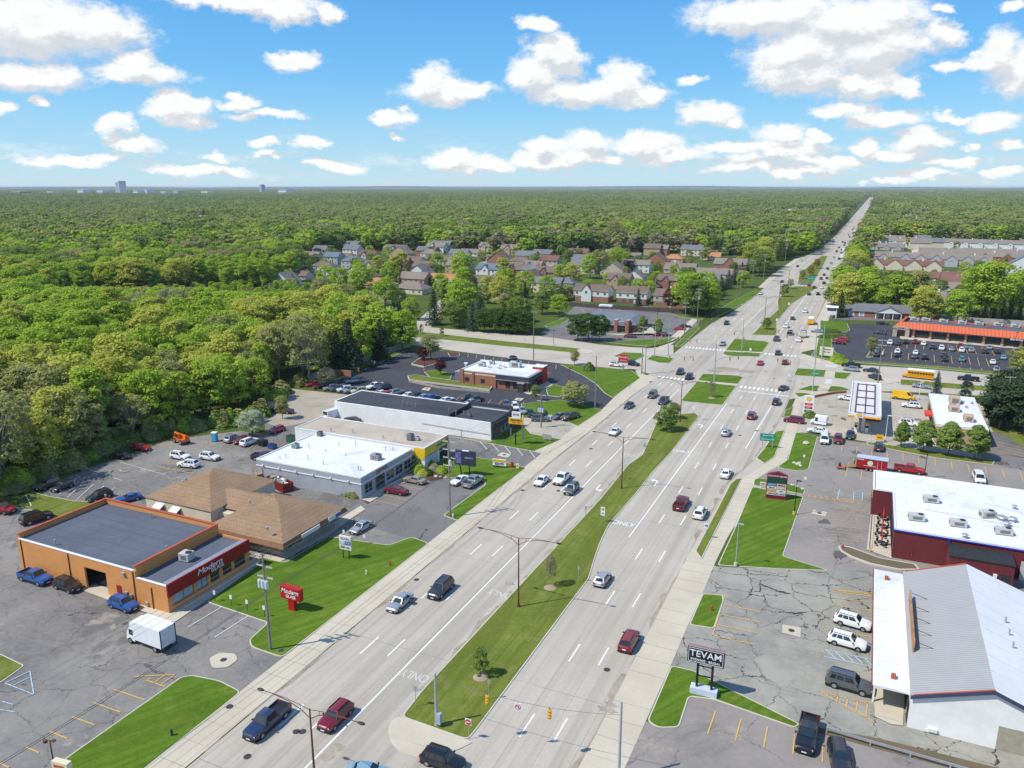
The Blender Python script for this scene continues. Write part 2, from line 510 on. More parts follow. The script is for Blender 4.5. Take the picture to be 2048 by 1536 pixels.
def inset(pts,d):
    if area(pts)<0:pts=pts[::-1]
    n=len(pts);out=[]
    for i in range(n):
        p,q,s=Vector(pts[i-1]),Vector(pts[i]),Vector(pts[(i+1)%n])
        e0,e1=(q-p),(s-q)
        if e0.length<1e-6 or e1.length<1e-6:out.append((q.x,q.y));continue
        n0,n1=Vector((-e0.y,e0.x)).normalized(),Vector((-e1.y,e1.x)).normalized()
        nn=(n0+n1)
        if nn.length<1e-3:nn=n0
        nn=nn.normalized()/max(0.5,nn.normalized().dot(n0))
        out.append((q.x+nn.x*d,q.y+nn.y*d))
    return out

def gp(*pts):return [G(u,v) for u,v in pts]

EXCL=[]          # polygons where no tree may stand
ZL=[0.006]
def ground(name,pts,mat,excl=True,z=None):
    if z is None:
        ZL[0]+=0.002;z=ZL[0]
    o=MB().sheet(pts,z).build(name,mat)
    if excl:EXCL.append(pts)
    return struct(o)

def island(name,pts,mat,r=1.0,h=0.14,kerb=0.16,excl=True):
    """lawn raised behind a kerb"""
    pts=rnd(pts,r)
    k=MB().prism(pts,0.0,h).build('kerb',kerbm)
    struct(k)
    o=MB().sheet(inset(pts,kerb),h+0.012).build(name,mat)
    struct(o)
    if excl:EXCL.append(pts)
    return o

def inpoly(x,y,p):
    c=False
    j=len(p)-1
    for i in range(len(p)):
        xi,yi=p[i];xj,yj=p[j]
        if (yi>y)!=(yj>y) and x<(xj-xi)*(y-yi)/(yj-yi)+xi:c=not c
        j=i
    return c

# ---------------- ground ----------------
# the wide ground sheet
g=MB()
g.add([(-26000,-3000,0),(22000,-3000,0),(22000,30000,0),(-26000,30000,0)],[(0,1,2,3)])
struct(g.build('ground',grassF))

ROADL=[(-58.6,-60),(-58.6,150),(-57.9,176),(-57.9,208),(-57.0,228),(-60.5,236),(-60.8,300),(-60.4,342),(-57.6,375),(-55.8,423),(-54.9,612),(-51.5,716),(-44,830),(-42,1070),(-41.5,1600),(-41,9000)]
ROADR=[(-19.5,9000),(-19,1500),(-20,1040),(-21,834),(-17.6,691),(-17.6,600),(-19.4,430),(-19.4,330),(-19.0,292),(-16.6,238),(-16.7,205),(-18.5,168),(-21.3,152),(-21.9,120),(-21.9,-60)]
ground('parking_lot',[(-150,-40),(-62.6,-40),(-62.6,176),(-70,176),(-95,178),(-112,172),(-126,172),(-140,150)]+gp((530,868),(480,862),(400,872),(340,880),(270,905),(150,945),(90,985),(70,1020),(-60,1000)),asph_l)
ground('driveway',gp((690,1010),(720,968),(850,945),(960,960),(968,972),(890,1030),(935,1045),(860,1088),(800,1072),(740,1055)),asph_m)
ground('driveway',gp((850,915),(940,878),(1066,900),(1110,910),(1055,950),(990,925)),asph_m)
ground('parking_lot',gp((818,700),(919,705),(1120,727),(1170,752),(1214,787),(1232,797),(1212,822),(1120,802),(1044,810),(1030,850),(720,800),(636,775),(703,744)),asph_d)
ground('parking_lot',gp((1080,667),(1131,630),(1150,612),(1290,612),(1344,627),(1400,640),(1397,650),(1356,674),(1300,690),(1216,685),(1100,682)),asph_m)
ground('parking_lot',gp((560,775),(700,790),(680,830),(560,855),(500,835)),gravel)
ground('parking_lot',gp((1040,838),(1100,828),(1156,852),(1170,860),(1120,885),(1060,868),(1035,852)),lotconc)
ground('parking_lot',gp((1625,872),(1745,888),(1990,928),(2250,985),(2500,1400),(1760,1160),(1690,1150),(1560,1132),(1480,1025),(1515,960),(1600,948)),asph_r)
ground('parking_lot',gp((1404,1116),(1432,1133),(1690,1144),(1765,1150),(1900,1460),(2300,1600),(1990,1560),(1620,1466),(1387,1341),(1341,1334)),asph_t)
ground('parking_lot',gp((1316,1457),(1358,1455),(1378,1394),(1430,1400),(1595,1455),(1760,1500),(2300,1640),(2300,2100),(1100,2100),(1225,1598),(1250,1534),(1291,1442)),asph_r)
ground('parking_lot',gp((1590,800),(1645,783),(1700,780),(1860,792),(1990,808),(1985,930),(1870,905),(1736,884),(1640,868),(1560,862)),lotconc)
ground('parking_lot',gp((1860,868),(2020,862),(2400,900),(2400,1010),(1990,930)),asph_m)
ground('parking_lot',gp((1646,690),(1700,648),(1790,650),(1803,676),(2048,694),(2300,706),(2300,780),(2030,752),(1880,736),(1706,725)),asph_d)
ground('driveway',gp((1640,634),(1690,640),(1875,645),(2300,690),(2300,650),(1870,632),(1690,628),(1650,626)),asph_m)
# roads
ground('driveway',[(-22.2,40),(-22.2,152),(-18.7,170),(-16.9,205),(-10.5,205),(-11.5,185),(-13,160),(-17,130),(-19,100),(-18,60),(-18,40)],crossconc)
ground('driveway',gp((1500,965),(1560,925),(1620,935),(1650,960),(1600,985)),asph_r)
ground('cross_street',gp((-400,585),(300,628),(560,630),(640,632),(714,641),(864,655),(966,664),(1069,671),(1145,681),(1198,689),(1268,695),(1304,696),(1347,690),(1347,735),(1310,752),(1275,740),(1240,738),(1123,727),(1000,714),(919,703),(833,692),(720,672),(640,660),(560,655),(300,640),(-400,625)),crossconc)
ground('cross_street',gp((1600,708),(1620,716),(1669,727),(1864,739),(2048,757),(2500,800),(2500,850),(2048,800),(1971,792),(1793,783),(1700,783),(1640,786),(1575,800),(1560,760)),crossconc)
ground('side_street',gp((780,660),(828,646),(850,628),(880,600),(905,600),(880,630),(862,654)),crossconc)
ground('road',ROADL+ROADR,concrete)
ZW=[0.04]
def walkway(pts,mat=walk,name='pavement'):
    ZW[0]+=0.004
    return ground(name,pts,mat,z=ZW[0])
walkway([(-62.7,-50),(-58.8,-50),(-58.8,150),(-58.1,176),(-58.1,208),(-57.2,226),(-60.5,234),(-63,236),(-66,240)]+gp((1279,755),(1226,797),(1205,818),(1158,852))+[(-62.6,176)])
walkway(gp((1571,862),(1592,864),(1573,921),(1548,937),(1513,958),(1432,1122),(1402,1195),(1376,1250),(1341,1333),(1291,1444),(1250,1536),(1225,1600))+[(-21.95,50),(-21.95,120)]+gp((1404,1119),(1482,960),(1530,928)))
walkway(gp((1593,790),(1604,800),(1592,864),(1571,862)))
walkway(gp((1619,652),(1646,640),(1660,622),(1652,622),(1640,645),(1632,698),(1598,706),(1600,695)))
walkway([(-18.9,300),(-14.5,300),(-14.0,500),(-14.4,692),(-15.6,692),(-17.4,600),(-19.2,430),(-19.2,320)])
walkway(gp((1310,700),(1347,670),(1385,636),(1396,640),(1360,676),(1326,702)))
walkway([(-59,480),(-55.4,480),(-55.0,612),(-51.8,716),(-57,690),(-60,560)])
walkway(gp((1593,712),(1606,708),(1665,724),(1672,731),(1640,728),(1600,718)))
walkway(gp((1635,785),(1653,786),(1661,772),(1640,772)))
walkway(gp((1667,758),(1648,756),(1653,741),(1669,744)))
walkway(gp((1588,794),(1600,784),(1700,780),(1640,790),(1605,806)))
walkway(gp((1300,722),(1291,719),(1305,708),(1318,702),(1330,704),(1310,710)))
walkway(gp((1272,742),(1262,735),(1276,738),(1290,750),(1312,753),(1308,762),(1284,766)))
walkway(gp((1089,910),(1068,903),(1130,876),(1160,853),(1172,862)))
# pavers and paths beside buildings
walkway(gp((345,1225),(462,1150),(516,1112),(522,1124),(466,1166),(350,1245),(325,1240)))
walkway(gp((160,1180),(190,1168),(345,1225),(325,1240),(300,1228),(230,1206)))
walkway(gp((500,1108),(560,1125),(658,1072),(705,1036),(730,1020),(722,1012),(560,1112)))
walkway(gp((718,998),(740,1005),(800,970),(850,948),(838,940)))
walkway(gp((1014,775),(1059,790),(1106,770),(1094,762),(1060,784)))
walkway(gp((1733,1100),(1745,1005),(1785,1012),(1783,1118)))
walkway(gp((1745,1365),(1808,1385),(1806,1453),(1782,1450),(1750,1435)))
walkway(gp((1800,678),(2060,700),(2060,692),(1800,672)))
walkway(gp((1205,668),(1330,668),(1310,660),(1296,652),(1255,672)))

# lawns, verges and islands
MED=[(802,1435),(935,1482),(950,1464),(1145,1202),(1177,1160),(1190.7,1115),(1200,1088),(1217.6,1051),(1278,981),(1309,941),(1343,905),(1398,834),(1390,826),(1343,831),(1315,839),(1296,884),(1284,910.6),(1255,931),(1199,1000),(1000,1213),(843,1383)]
island('median',gp(*MED),grassB,0.8)
island('median',gp((802,1435),(935,1482),(946,1486),(914,1502),(870,1516),(837,1517),(802,1507),(782,1487),(776,1457),(785,1440)),walk,1.0)
island('median',gp((1397,759),(1361,802),(1372,804),(1445,811),(1486,755),(1477,752),(1405,748)),grassA,0.6)
MATX=MB().sheet(gp((1387,764),(1390,761),(1478,769),(1474,773)),0.17).build('pavement',walk);struct(MATX)
island('median',gp((1469,678),(1445,708),(1455,712),(1518,714),(1539,686),(1530,683)),grassA,0.6)
struct(MB().sheet(gp((1448,703.5),(1450,701.5),(1526,705),(1524,707.5)),0.17).build('pavement',walk))
island('median',gp((1508,666),(1500,670),(1552,671),(1554,662),(1553,645),(1583,608),(1637,574),(1608,573),(1590,573),(1573,576),(1555,602),(1556,620),(1528,645)),grassB,0.6)
island('median',[(-39.3,506),(-43.5,571),(-38.9,729),(-33.8,731),(-32.1,643),(-30.9,508)],grassB,0.6)
island('traffic_island',gp((1226,713),(1246,705),(1284,707),(1290,712),(1270,722)),grassA,0.5)
island('traffic_island',gp((1293,719),(1305,711),(1349,717),(1338,727),(1318,726)),grassA,0.5)
island('traffic_island',gp((1594,737),(1653,741),(1648,755),(1587,751)),grassA,0.4)
island('traffic_island',gp((1669,744.5),(1704,747),(1691,759),(1667.5,757)),grassA,0.4)
island('traffic_island',gp((1594,780),(1618,772),(1639,772),(1635,784)),grassA,0.6)
island('traffic_island',gp((1661,772.5),(1683,774),(1702,781),(1653,785)),grassA,0.6)
island('traffic_island',gp((1588,787.5),(1604,786),(1624.5,789),(1597,795)),grassA,0.5)
island('median',gp((714,656),(860,666),(1000,682),(1163,698),(1142,705.5),(1000,692),(860,677),(714,667)),grassB,0.5)
island('median',gp((1163,698),(1182,700),(1186,706),(1172,708),(1142,705.5)),walk,0.6)
island('median',gp((1800,759),(1968,772.5),(2200,796),(2200,808),(1971,783),(1800,770)),grassB,0.5)
island('median',gp((1762,755),(1800,758),(1800,770),(1770,764)),walk,0.5)
island('lawn',gp((412,1204),(512,1238),(536,1246),(497,1281),(503,1295),(564,1316),(858,1087),(823,1074),(777,1091),(658,1073),(569,1126),(520,1114),(510,1135),(464,1167)),grassA,0.8,0.08)
island('lawn',gp((363,1354),(385,1351),(440,1362),(483,1384),(293,1536),(190,1625),(20,1625),(108,1536),(140,1511)),grassA,0.8,0.08)
island('lawn',gp((886,1031),(915,1042),(1053,936),(1000,922),(920,911),(880,920),(845,938),(870,956),(968,957),(970,970)),grassA,0.6,0.08)
island('lawn',gp((690,852),(700,846),(980,884),(1010,862),(1045,848),(1062,868),(1128,880),(1088,909),(1066,903),(940,880),(860,868)),grassA,0.6,0.08)
island('lawn',gp((1042,808),(1120,800),(1206,820),(1156,853),(1100,830),(1045,836)),grassA,0.6,0.08)
island('lawn',gp((1120,729),(1161,733),(1262,740),(1281,756),(1226,796),(1210,787.5),(1190.6,767),(1167,752)),grassA,0.8,0.08)
island('lawn',gp((1207,684),(1304,679),(1353,674),(1330,690),(1295,693),(1250,689)),grassA,0.4,0.08)
island('lawn',gp((1089,651),(1138,632),(1150,631),(1120,650),(1095,655)),grassA,0.4,0.08)
island('verge',gp((1400,656),(1390,652),(1352,690),(1350,694),(1362,693.5)),grassA,0.3)
island('verge',gp((1423,628),(1420,640),(1460,622),(1500,600),(1522,583),(1510,580),(1470,600)),grassA,0.3)
island('lawn',gp((1344,628),(1400,636),(1412,632),(1404,640),(1360,634)),grassA,0.4,0.08)
island('lawn',gp((1504,974),(1607,994),(1566,1113),(1604,1125),(1660,1142),(1560,1139),(1435,1131),(1470,1055)),grassA,0.6,0.1)
island('lawn',gp((1508,960),(1516,957),(1560,962),(1611,980),(1607,990),(1560,980),(1506,971)),grassA,0.4,0.1)
island('lawn',gp((1591,865),(1636,873),(1617,940),(1600,943),(1553,936),(1575,919)),grassA,1.0,0.1)
island('verge',gp((1570,861),(1550,864),(1530,895),(1512,917),(1529,928),(1549,915)),grassA,0.4)
island('verge',gp((1484,957),(1471,959),(1460,969),(1390,1103),(1404,1118)),grassB,0.3)
island('verge',gp((1587,813),(1570,822),(1566,833),(1582,834)),grassA,0.3)
island('lawn',gp((1405,1188),(1446,1191),(1447,1203),(1428,1258),(1378,1250)),grassA,0.6,0.1)
island('lawn',gp((1342,1332),(1387,1342),(1470,1384),(1600,1449),(1590,1457),(1428,1400),(1378,1394),(1358,1456),(1316,1457),(1294,1443)),grassA,0.6,0.1)
island('lawn',gp((1640,641),(1694,646),(1700,660),(1690,665),(1640,664)),grassA,0.5,0.1)
island('lawn',gp((1637,674),(1664,675),(1664,695),(1680,716),(1706,724),(1668,722),(1622,711),(1632,698)),grassA,0.5,0.1)
island('verge',gp((1706,725),(1880,738),(2100,760),(2100,755),(1880,733),(1706,722)),grassB,0.2)
island('lawn',gp((1732,885),(1800,893),(1990,922),(1985,930),(1870,916),(1736,890)),grassB,0.3,0.1)
ground('earth_bank',gp((1965,812),(1975,808),(2200,850),(2200,880),(2060,905),(2010,870),(1985,862)),grassB)
island('planting_bed',gp((1675,1093),(1700,1096),(1760,1118),(1830,1130),(1840,1142),(1800,1142),(1740,1130),(1700,1115),(1680,1103)),earth,0.5,0.25,0.3)
struct(MB().sheet(gp((1597,1449),(1620,1462),(1760,1500),(1990,1560),(2300,1640),(2300,1600),(1990,1535),(1760,1478)),0.06).build('verge',earth))
island('planting_bed',gp((818,762),(980,782),(985,776),(830,752),(815,754)),grassB,0.4,0.5,0.25)
island('lawn',gp((848,744),(870,740),(905,748),(900,760),(860,756)),grassA,0.5,0.12)
island('planting_bed',gp((822,730),(840,718),(880,720),(872,730),(850,736)),mulch,0.6,0.5,0.25)
island('planting_bed',gp((895,706),(918,706),(920,712),(900,714)),mulch,0.5,0.15)
island('planting_bed',gp((1092,780),(1106,768),(1135,778),(1120,795),(1096,792)),grassA,0.5,0.15)
island('planting_bed',gp((1740,702),(1745,700),(1746,714),(1740,716),(1732,714)),earth,0.5,0.15)
island('verge',gp((640,676),(720,668),(819,689),(900,700),(860,702),(815,700),(740,735),(640,770),(600,770),(640,720)),grassA,0.5,0.06,excl=False)
ground('pond',gp((70,1005),(90,998),(170,1022),(160,1034),(110,1030),(75,1018)),water)
island('verge',gp((30,1018),(60,1020),(115,1036),(200,1004),(150,1002),(95,992),(70,985),(50,990),(62,1012)),grassB,0.3,0.05)

# ---------------- markings ----------------
def strip(mb,x0,y0,x1,y1,w,z=0.075,m=0):
    d=Vector((x1-x0,y1-y0));n=Vector((-d.y,d.x)).normalized()*w/2
    mb.quad((x0-n.x,y0-n.y,z),(x1-n.x,y1-n.y,z),(x1+n.x,y1+n.y,z),(x0+n.x,y0+n.y,z),m) if False else \
        mb.quad((x0+n.x,y0+n.y,z),(x0-n.x,y0-n.y,z),(x1-n.x,y1-n.y,z),(x1+n.x,y1+n.y,z),m)

mk=MB()
worn_p=ground_mat('worn road paint',(0.66,0.65,0.62),(0.50,0.47,0.40),None,big=0.9)
def dashes(x,y0,y1,per=15.2,ln=4.2,w=0.2,dx=0.0,z=0.058):
    y=y0
    while y<y1:
        xx=x+dx*(y-y0)
        strip(mk,xx,y,xx+dx*ln,y+ln,w,z)
        y+=per
dashes(-54.25,71.6-15.2*2,226)
dashes(-50.75,72.6-15.2*2,226)
strip(mk,-47.5,40,-47.5,222,0.22,0.058)
dashes(-29.35,81.2-30.4,229)
dashes(-25.7,82.0-30.4,229)
strip(mk,-32.6,119,-32.0,212,0.22,0.058)
strip(mk,-21.5,175,-20.0,231,0.22,0.058)
dashes(-57.0,296,420);dashes(-53.4,296,560);dashes(-49.8,296,560);strip(mk,-46.4,335,-45.8,420,0.22,0.058)
dashes(-27.2,300,900);dashes(-23.4,300,900);strip(mk,-30.6,330,-30.0,500,0.22,0.058)
dashes(-47.5,560,1400,dx=0.008);dashes(-51.0,420,700)
for xs,xe,y in ((-56.6,-45.6,234.5),(-31.2,-17.8,232.6),(-59.0,-45.0,285.0),(-30.6,-19.6,285.2)):
    x=xs
    while x<xe:
        strip(mk,x,y-1.4,x,y+1.4,0.62,0.058);x+=1.25
strip(mk,-31.3,227.6,-16.8,227.2,0.5,0.058)
for u0,v0,u1,v1 in ((1652,730,1674,732),(1650,763,1664,764)):
    a,b=G(u0,v0),G(u1,v1)
    for i in range(7):
        strip(mk,a[0],a[1]-i*0.9+3,b[0],b[1]-i*0.9+3,0.4,0.058)
struct(mk.build('road_marking',white_p))

def gtext(txt,x,y,rz,size,mat,sx=1.0,sy=1.0,z=0.058,name='road_marking'):
    cu=bpy.data.curves.new(name,'FONT')
    cu.body=txt;cu.size=size;cu.align_x='CENTER';cu.align_y='CENTER'
    cu.materials.append(mat)
    q=bpy.data.objects.new(name,cu);C.objects.link(q)
    bpy.context.view_layer.update()
    me=bpy.data.meshes.new_from_object(q.evaluated_get(bpy.context.evaluated_depsgraph_get()))
    bpy.data.objects.remove(q)
    o=link(name,me,None,(x,y,z),rz)
    o.scale=(sx,sy,1)
    struct(o)
    return o
def arrow(x,y,rz,mat=white_p):
    mb=MB()
    mb.add([(0.12,-1.4,0),(0.12,0.6,0),(-0.1,1.0,0),(-0.6,1.05,0),(-0.6,1.35,0),(-1.15,0.85,0),(-0.6,0.35,0),(-0.6,0.7,0),(-0.25,0.65,0),(-0.12,0.4,0),(-0.12,-1.4,0)],
           [(0,1,9,10),(1,2,8,9),(2,3,7,8),(4,5,6),(3,4,6,7)])
    o=mb.build('road_marking',mat,None,False,(x,y,0.058),rz);o.scale=(1.25,1.3,1)
    struct(o)
for (u,v,t) in ((1247,1048,'ONLY'),(1363,903,'ONLY')):
    x,y=G(u,v);gtext(t,x,y,0,1.55,white_p,0.95,1.4)
for (u,v) in ((1000,1188),(1262,910),(830,1352)):
    x,y=G(u,v);gtext('ONLY',x,y,math.pi,1.5,worn_p,0.95,1.4)
for (u,v,rz) in ((1313,966,0),(1404,853,0),(1195,976,math.pi)):
    x,y=G(u,v);arrow(x,y,rz)

mw,my,mbp=MB(),MB(),MB()
island('lawn',gp((-80,1290),(0,1308),(50,1332),(2,1366),(-80,1400)),grassB,0.5,0.1)
def rows(mb,a0,b0,a1,b1,n,w=0.15,z=0.078):
    """n parallel stall lines between the first (a0-b0) and the last (a1-b1); photo points"""
    A0,B0,A1,B1=G(*a0),G(*b0),G(*a1),G(*b1)
    for i in range(n):
        t=i/max(1,n-1)
        strip(mb,A0[0]+(A1[0]-A0[0])*t,A0[1]+(A1[1]-A0[1])*t,B0[0]+(B1[0]-B0[0])*t,B0[1]+(B1[1]-B0[1])*t,w,z)
rows(my,(0,1528),(18,1536),(229,1380),(290,1401),6)
for s in (((269,1354),(350,1350)),((292,1361),(330,1374)),((302,1358),(293,1361)),((328,1352),(308,1367)),((350,1350),(322,1370))):rows(my,s[0],s[1],s[0],s[1],1)
rows(my,(748,1001),(797,1013),(800,970),(847,980),4)
rows(my,(370,905),(350,910),(370,905),(350,910),1)
rows(my,(312,933),(388,948),(330,922),(405,935),2)
rows(my,(228,920),(250,926),(330,880),(350,888),6)
rows(my,(404,893),(424,880),(492,903),(514,886),6)
rows(mw,(150,930),(245,962),(330,950),(240,925),3,0.1)
rows(mw,(100,985),(125,960),(190,1010),(230,975),6,0.1)
rows(mw,(376,1255),(462,1203),(430,1275),(500,1230),2,0.1)
rows(mw,(959,883),(975,900),(1057,899),(1070,916),5,0.12)
rows(my,(743,790),(755,781),(1085,820),(1093,808),17)
rows(my,(937,708),(935,715),(1113,730),(1111,738),11)
rows(mw,(740,730),(765,735),(800,705),(830,708),8,0.1)
rows(my,(1670,1018),(1732,1024),(1658,1076),(1720,1085),6)
rows(my,(1610,989),(1734,1004),(1608,994),(1733,1010),2)
rows(my,(1616,990),(1622,996),(1712,1002),(1722,1010),9)
for s in (((10,1367),(60,1343)),((60,1343),(68,1390)),((68,1390),(10,1367)),((22,1374),(62,1354)),((0,1420),(30,1425)),((5,1404),(26,1410))):rows(mbp,s[0],s[1],s[0],s[1],1,0.13)
rows(mbp,(1680,978),(1674,1000),(1680,978),(1674,1000),1)
rows(mbp,(1708,984),(1707,1003),(1726,985),(1724,1004),2)
rows(mbp,(1708,984),(1726,985),(1707,1003),(1724,1004),7)
rows(my,(1685,888),(1683,901),(2040,945),(2046,962),12)
rows(my,(1697,925),(1691,956),(2045,990),(2056,1020),12)
rows(my,(1971,880),(2040,895),(1985,905),(2060,922),5)
rows(my,(1665,1181),(1746,1190),(1650,1260),(1745,1275),6)
rows(my,(1668,1181),(1746,1187),(1668,1184),(1746,1194),2)
rows(my,(1450,1190),(1425,1272),(1450,1190),(1425,1272),1)
rows(my,(1447,1210),(1525,1225),(1424,1271),(1510,1290),4)
rows(mbp,(1650,1300),(1742,1320),(1648,1314),(1742,1334),2)
rows(mbp,(1652,1301),(1672,1318),(1730,1318),(1743,1331),5)
rows(my,(1638,1384),(1750,1410),(1638,1384),(1748,1445),2)
rows(my,(1657,1388),(1655,1392),(1735,1406),(1732,1436),5)
rows(my,(1431,1423),(1415,1469),(1703,1504),(1706,1540),6)
rows(mw,(1805,826),(1845,831),(1800,838),(1840,842),6,0.12)
rows(my,(1783,683),(1780,694),(1980,695),(1990,712),13)
rows(my,(1784,704),(1782,718),(1972,717),(1978,733),12)
rows(my,(1706,721),(1707,724),(1964,737),(1962,745),13)
rows(mw,(1163,618),(1170,625),(1300,612),(1310,620),5,0.1)
for mb_,mm,in ((mw,white_p),(my,yellow_p),(mbp,blue_p)):struct(mb_.build('parking_marking',mm))
# dirt gathered along the gutters
dirt=ground_mat('gutter dirt',(0.30,0.245,0.17),(0.42,0.37,0.29),(0.20,0.155,0.10),big=0.35,fine=2)
gd=MB();rg=random.Random(4)
def gutter(P,side,n=1.0):
    for (x0,y0),(x1,y1) in zip(P,P[1:]):
        L=math.hypot(x1-x0,y1-y0);k=max(1,int(L/2.2));nx,ny=-(y1-y0)/L*side,(x1-x0)/L*side
        w=[0.1+0.75*rg.random()**2.2*n for _ in range(k+1)]
        for i in range(k):
            if rg.random()<0.22:continue
            a_,b_=i/k,(i+1)/k
            q=[(x0+(x1-x0)*a_,y0+(y1-y0)*a_),(x0+(x1-x0)*b_,y0+(y1-y0)*b_)]
            pts_=[(q[0][0],q[0][1],0.057),(q[1][0],q[1][1],0.057),(q[1][0]+nx*w[i+1],q[1][1]+ny*w[i+1],0.057),(q[0][0]+nx*w[i],q[0][1]+ny*w[i],0.057)]
            gd.add(pts_ if side>0 else pts_[::-1],[(0,1,2,3)])
gutter([(-58.75,50),(-58.75,150),(-58.0,176),(-58.0,208)],-1)
gutter(gp((1177,1160),(1145,1202),(950,1464)),-1,1.2);gutter(gp((1217,1051),(1278,981),(1309,941),(1343,905),(1398,834)),1,0.8)
gutter(gp((843,1383),(1000,1213),(1199,1000),(1255,931),(1284,910)),1,1.3);gutter([(-21.95,50),(-21.95,120),(-21.4,152),(-18.6,168),(-16.8,200)],1,1.3)
for cx_,cy_,r_ in [(*G(675,1496),1.1),(*G(655,1510),1.4),(*G(1215,1420),1.2),(*G(1222,1410),0.9),(*G(1020,1168),0.9),(*G(1460,739),5.5),(*G(1490,742),4.0),(*G(1430,742),3.2),(*G(1471,812),2.2)]:
    P=[(cx_+r_*(0.6+0.6*rg.random())*math.cos(k*0.45),cy_+r_*(0.35+0.35*rg.random())*math.sin(k*0.45)) for k in range(14)]
    gd.sheet(P,0.0575+0.0004*rg.random())
struct(gd.build('road_dirt',dirt))
# patches and stains on the car parks
st_=MB();pt_=MB()
for u0,v0,u1,v1,n_,big_ in ((20,1180,330,1420,5,1.2),(330,1240,520,1340,2,1.2),(180,925,520,1000,4,2.0),(1450,1150,1730,1420,4,1.0),(1600,1020,1740,1110,4,2.2),(1640,900,2040,950,5,2.0),(1610,800,1840,880,10,1.4)):
    for i in range(n_):
        cx_,cy_=G(rg.uniform(u0,u1),rg.uniform(v0,v1));r_=big_*rg.uniform(0.3,1);an=rg.uniform(0,3.1);asp=rg.uniform(0.25,0.9)
        P=[]
        for k in range(18):
            t_=k*0.349;q_=r_*rg.uniform(0.55,1.15);x_,y_=q_*math.cos(t_),q_*asp*math.sin(t_)
            P.append((cx_+x_*math.cos(an)-y_*math.sin(an),cy_+x_*math.sin(an)+y_*math.cos(an)))
        if not any(inpoly(cx_,cy_,p) for p in EXCL[-1:]):(st_ if i%3 else pt_).sheet(P,0.0715+0.0003*i)
st_.v=[(x,y,z+0.0) for x,y,z in st_.v]
struct(st_.build('asphalt_stain',ground_mat('damp stain',(0.10,0.092,0.082),(0.16,0.145,0.125),None,big=0.4,fine=3)))
struct(pt_.build('asphalt_patch',ground_mat('pale patch',(0.30,0.28,0.235),(0.24,0.225,0.2),None,big=0.4,fine=3)))
# wheel stops, manholes, concrete pads
def pad(pts,hole=True):
    x=sum(p[0] for p in pts)/len(pts);y=sum(p[1] for p in pts)/len(pts)
    struct(MB().sheet(pts,0.081).build('concrete_pad',walk))
    manhole(x,y,0.086)
iron=M('cast iron',(0.05,0.045,0.045),0.6,0.3,4)
def manhole(x,y,z=0.06,r=0.42):
    mb=MB();mb.cyl((x,y,z-0.02),(x,y,z+0.004),r,r,16)
    struct(mb.build('manhole',iron))
pad(rnd(gp((418,1317),(440,1306),(470,1308),(476,1320),(455,1336),(425,1337)),0.5))
pad(gp((1565,1250),(1602,1256),(1601,1276),(1564,1266)))
pad(gp((1627,1020),(1655,1025),(1651,1034),(1622,1028)))
pad(gp((1003,905),(1022,909),(1015,916),(994,912)))
pad(gp((850,775),(862,776),(858,782),(842,780)))
pad(gp((1033,796),(1048,797),(1042,802),(1028,800)))
for u,v in ((605,1464),(495,1514),(833,1160),(829,1208),(1214,1340),(1045,981),(1117,982),(1182,898),(1480,871),(1514,862),(1531,744),(1548,757),(593,1464)):
    manhole(*G(u,v))
for u,v in ((459,1414),(563,1302)):manhole(*G(u,v),z=0.09,r=0.4)
# ---------------- trees ----------------
bark=M('bark',(0.13,0.11,0.085),0.95,0.3,3)
barkpale=M('pale bark',(0.30,0.28,0.24),0.95,0.25,3)
LEAF={
 'bright':leaf_mat('bright leaves',(0.310,0.443,0.051),(0.394,0.499,0.069)),
 'yellow':leaf_mat('yellow green leaves',(0.412,0.437,0.075),(0.517,0.516,0.108)),
 'olive':leaf_mat('olive young leaves',(0.311,0.325,0.121),(0.387,0.381,0.144)),
 'mid':leaf_mat('mid green leaves',(0.174,0.262,0.057),(0.248,0.325,0.075)),
 'dark':leaf_mat('dark green leaves',(0.065,0.135,0.022),(0.095,0.165,0.030)),
 'grey':leaf_mat('grey green buds',(0.304,0.281,0.175),(0.380,0.341,0.212)),
 'spruce':leaf_mat('spruce needles',(0.042,0.068,0.032),(0.060,0.095,0.045),0.1),
 'blue':leaf_mat('blue spruce needles',(0.052,0.085,0.065),(0.072,0.117,0.085),0.1),
 'purple':leaf_mat('purple plum leaves',(0.078,0.023,0.026),(0.124,0.046,0.033)),
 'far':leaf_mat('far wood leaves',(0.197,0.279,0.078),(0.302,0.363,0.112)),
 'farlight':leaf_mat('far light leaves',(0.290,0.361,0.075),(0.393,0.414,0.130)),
 'blossom':leaf_mat('white blossom',(0.550,0.580,0.480),(0.400,0.460,0.340)),
 'orange':leaf_mat('orange tinged leaves',(0.288,0.204,0.036),(0.336,0.252,0.048)),
}

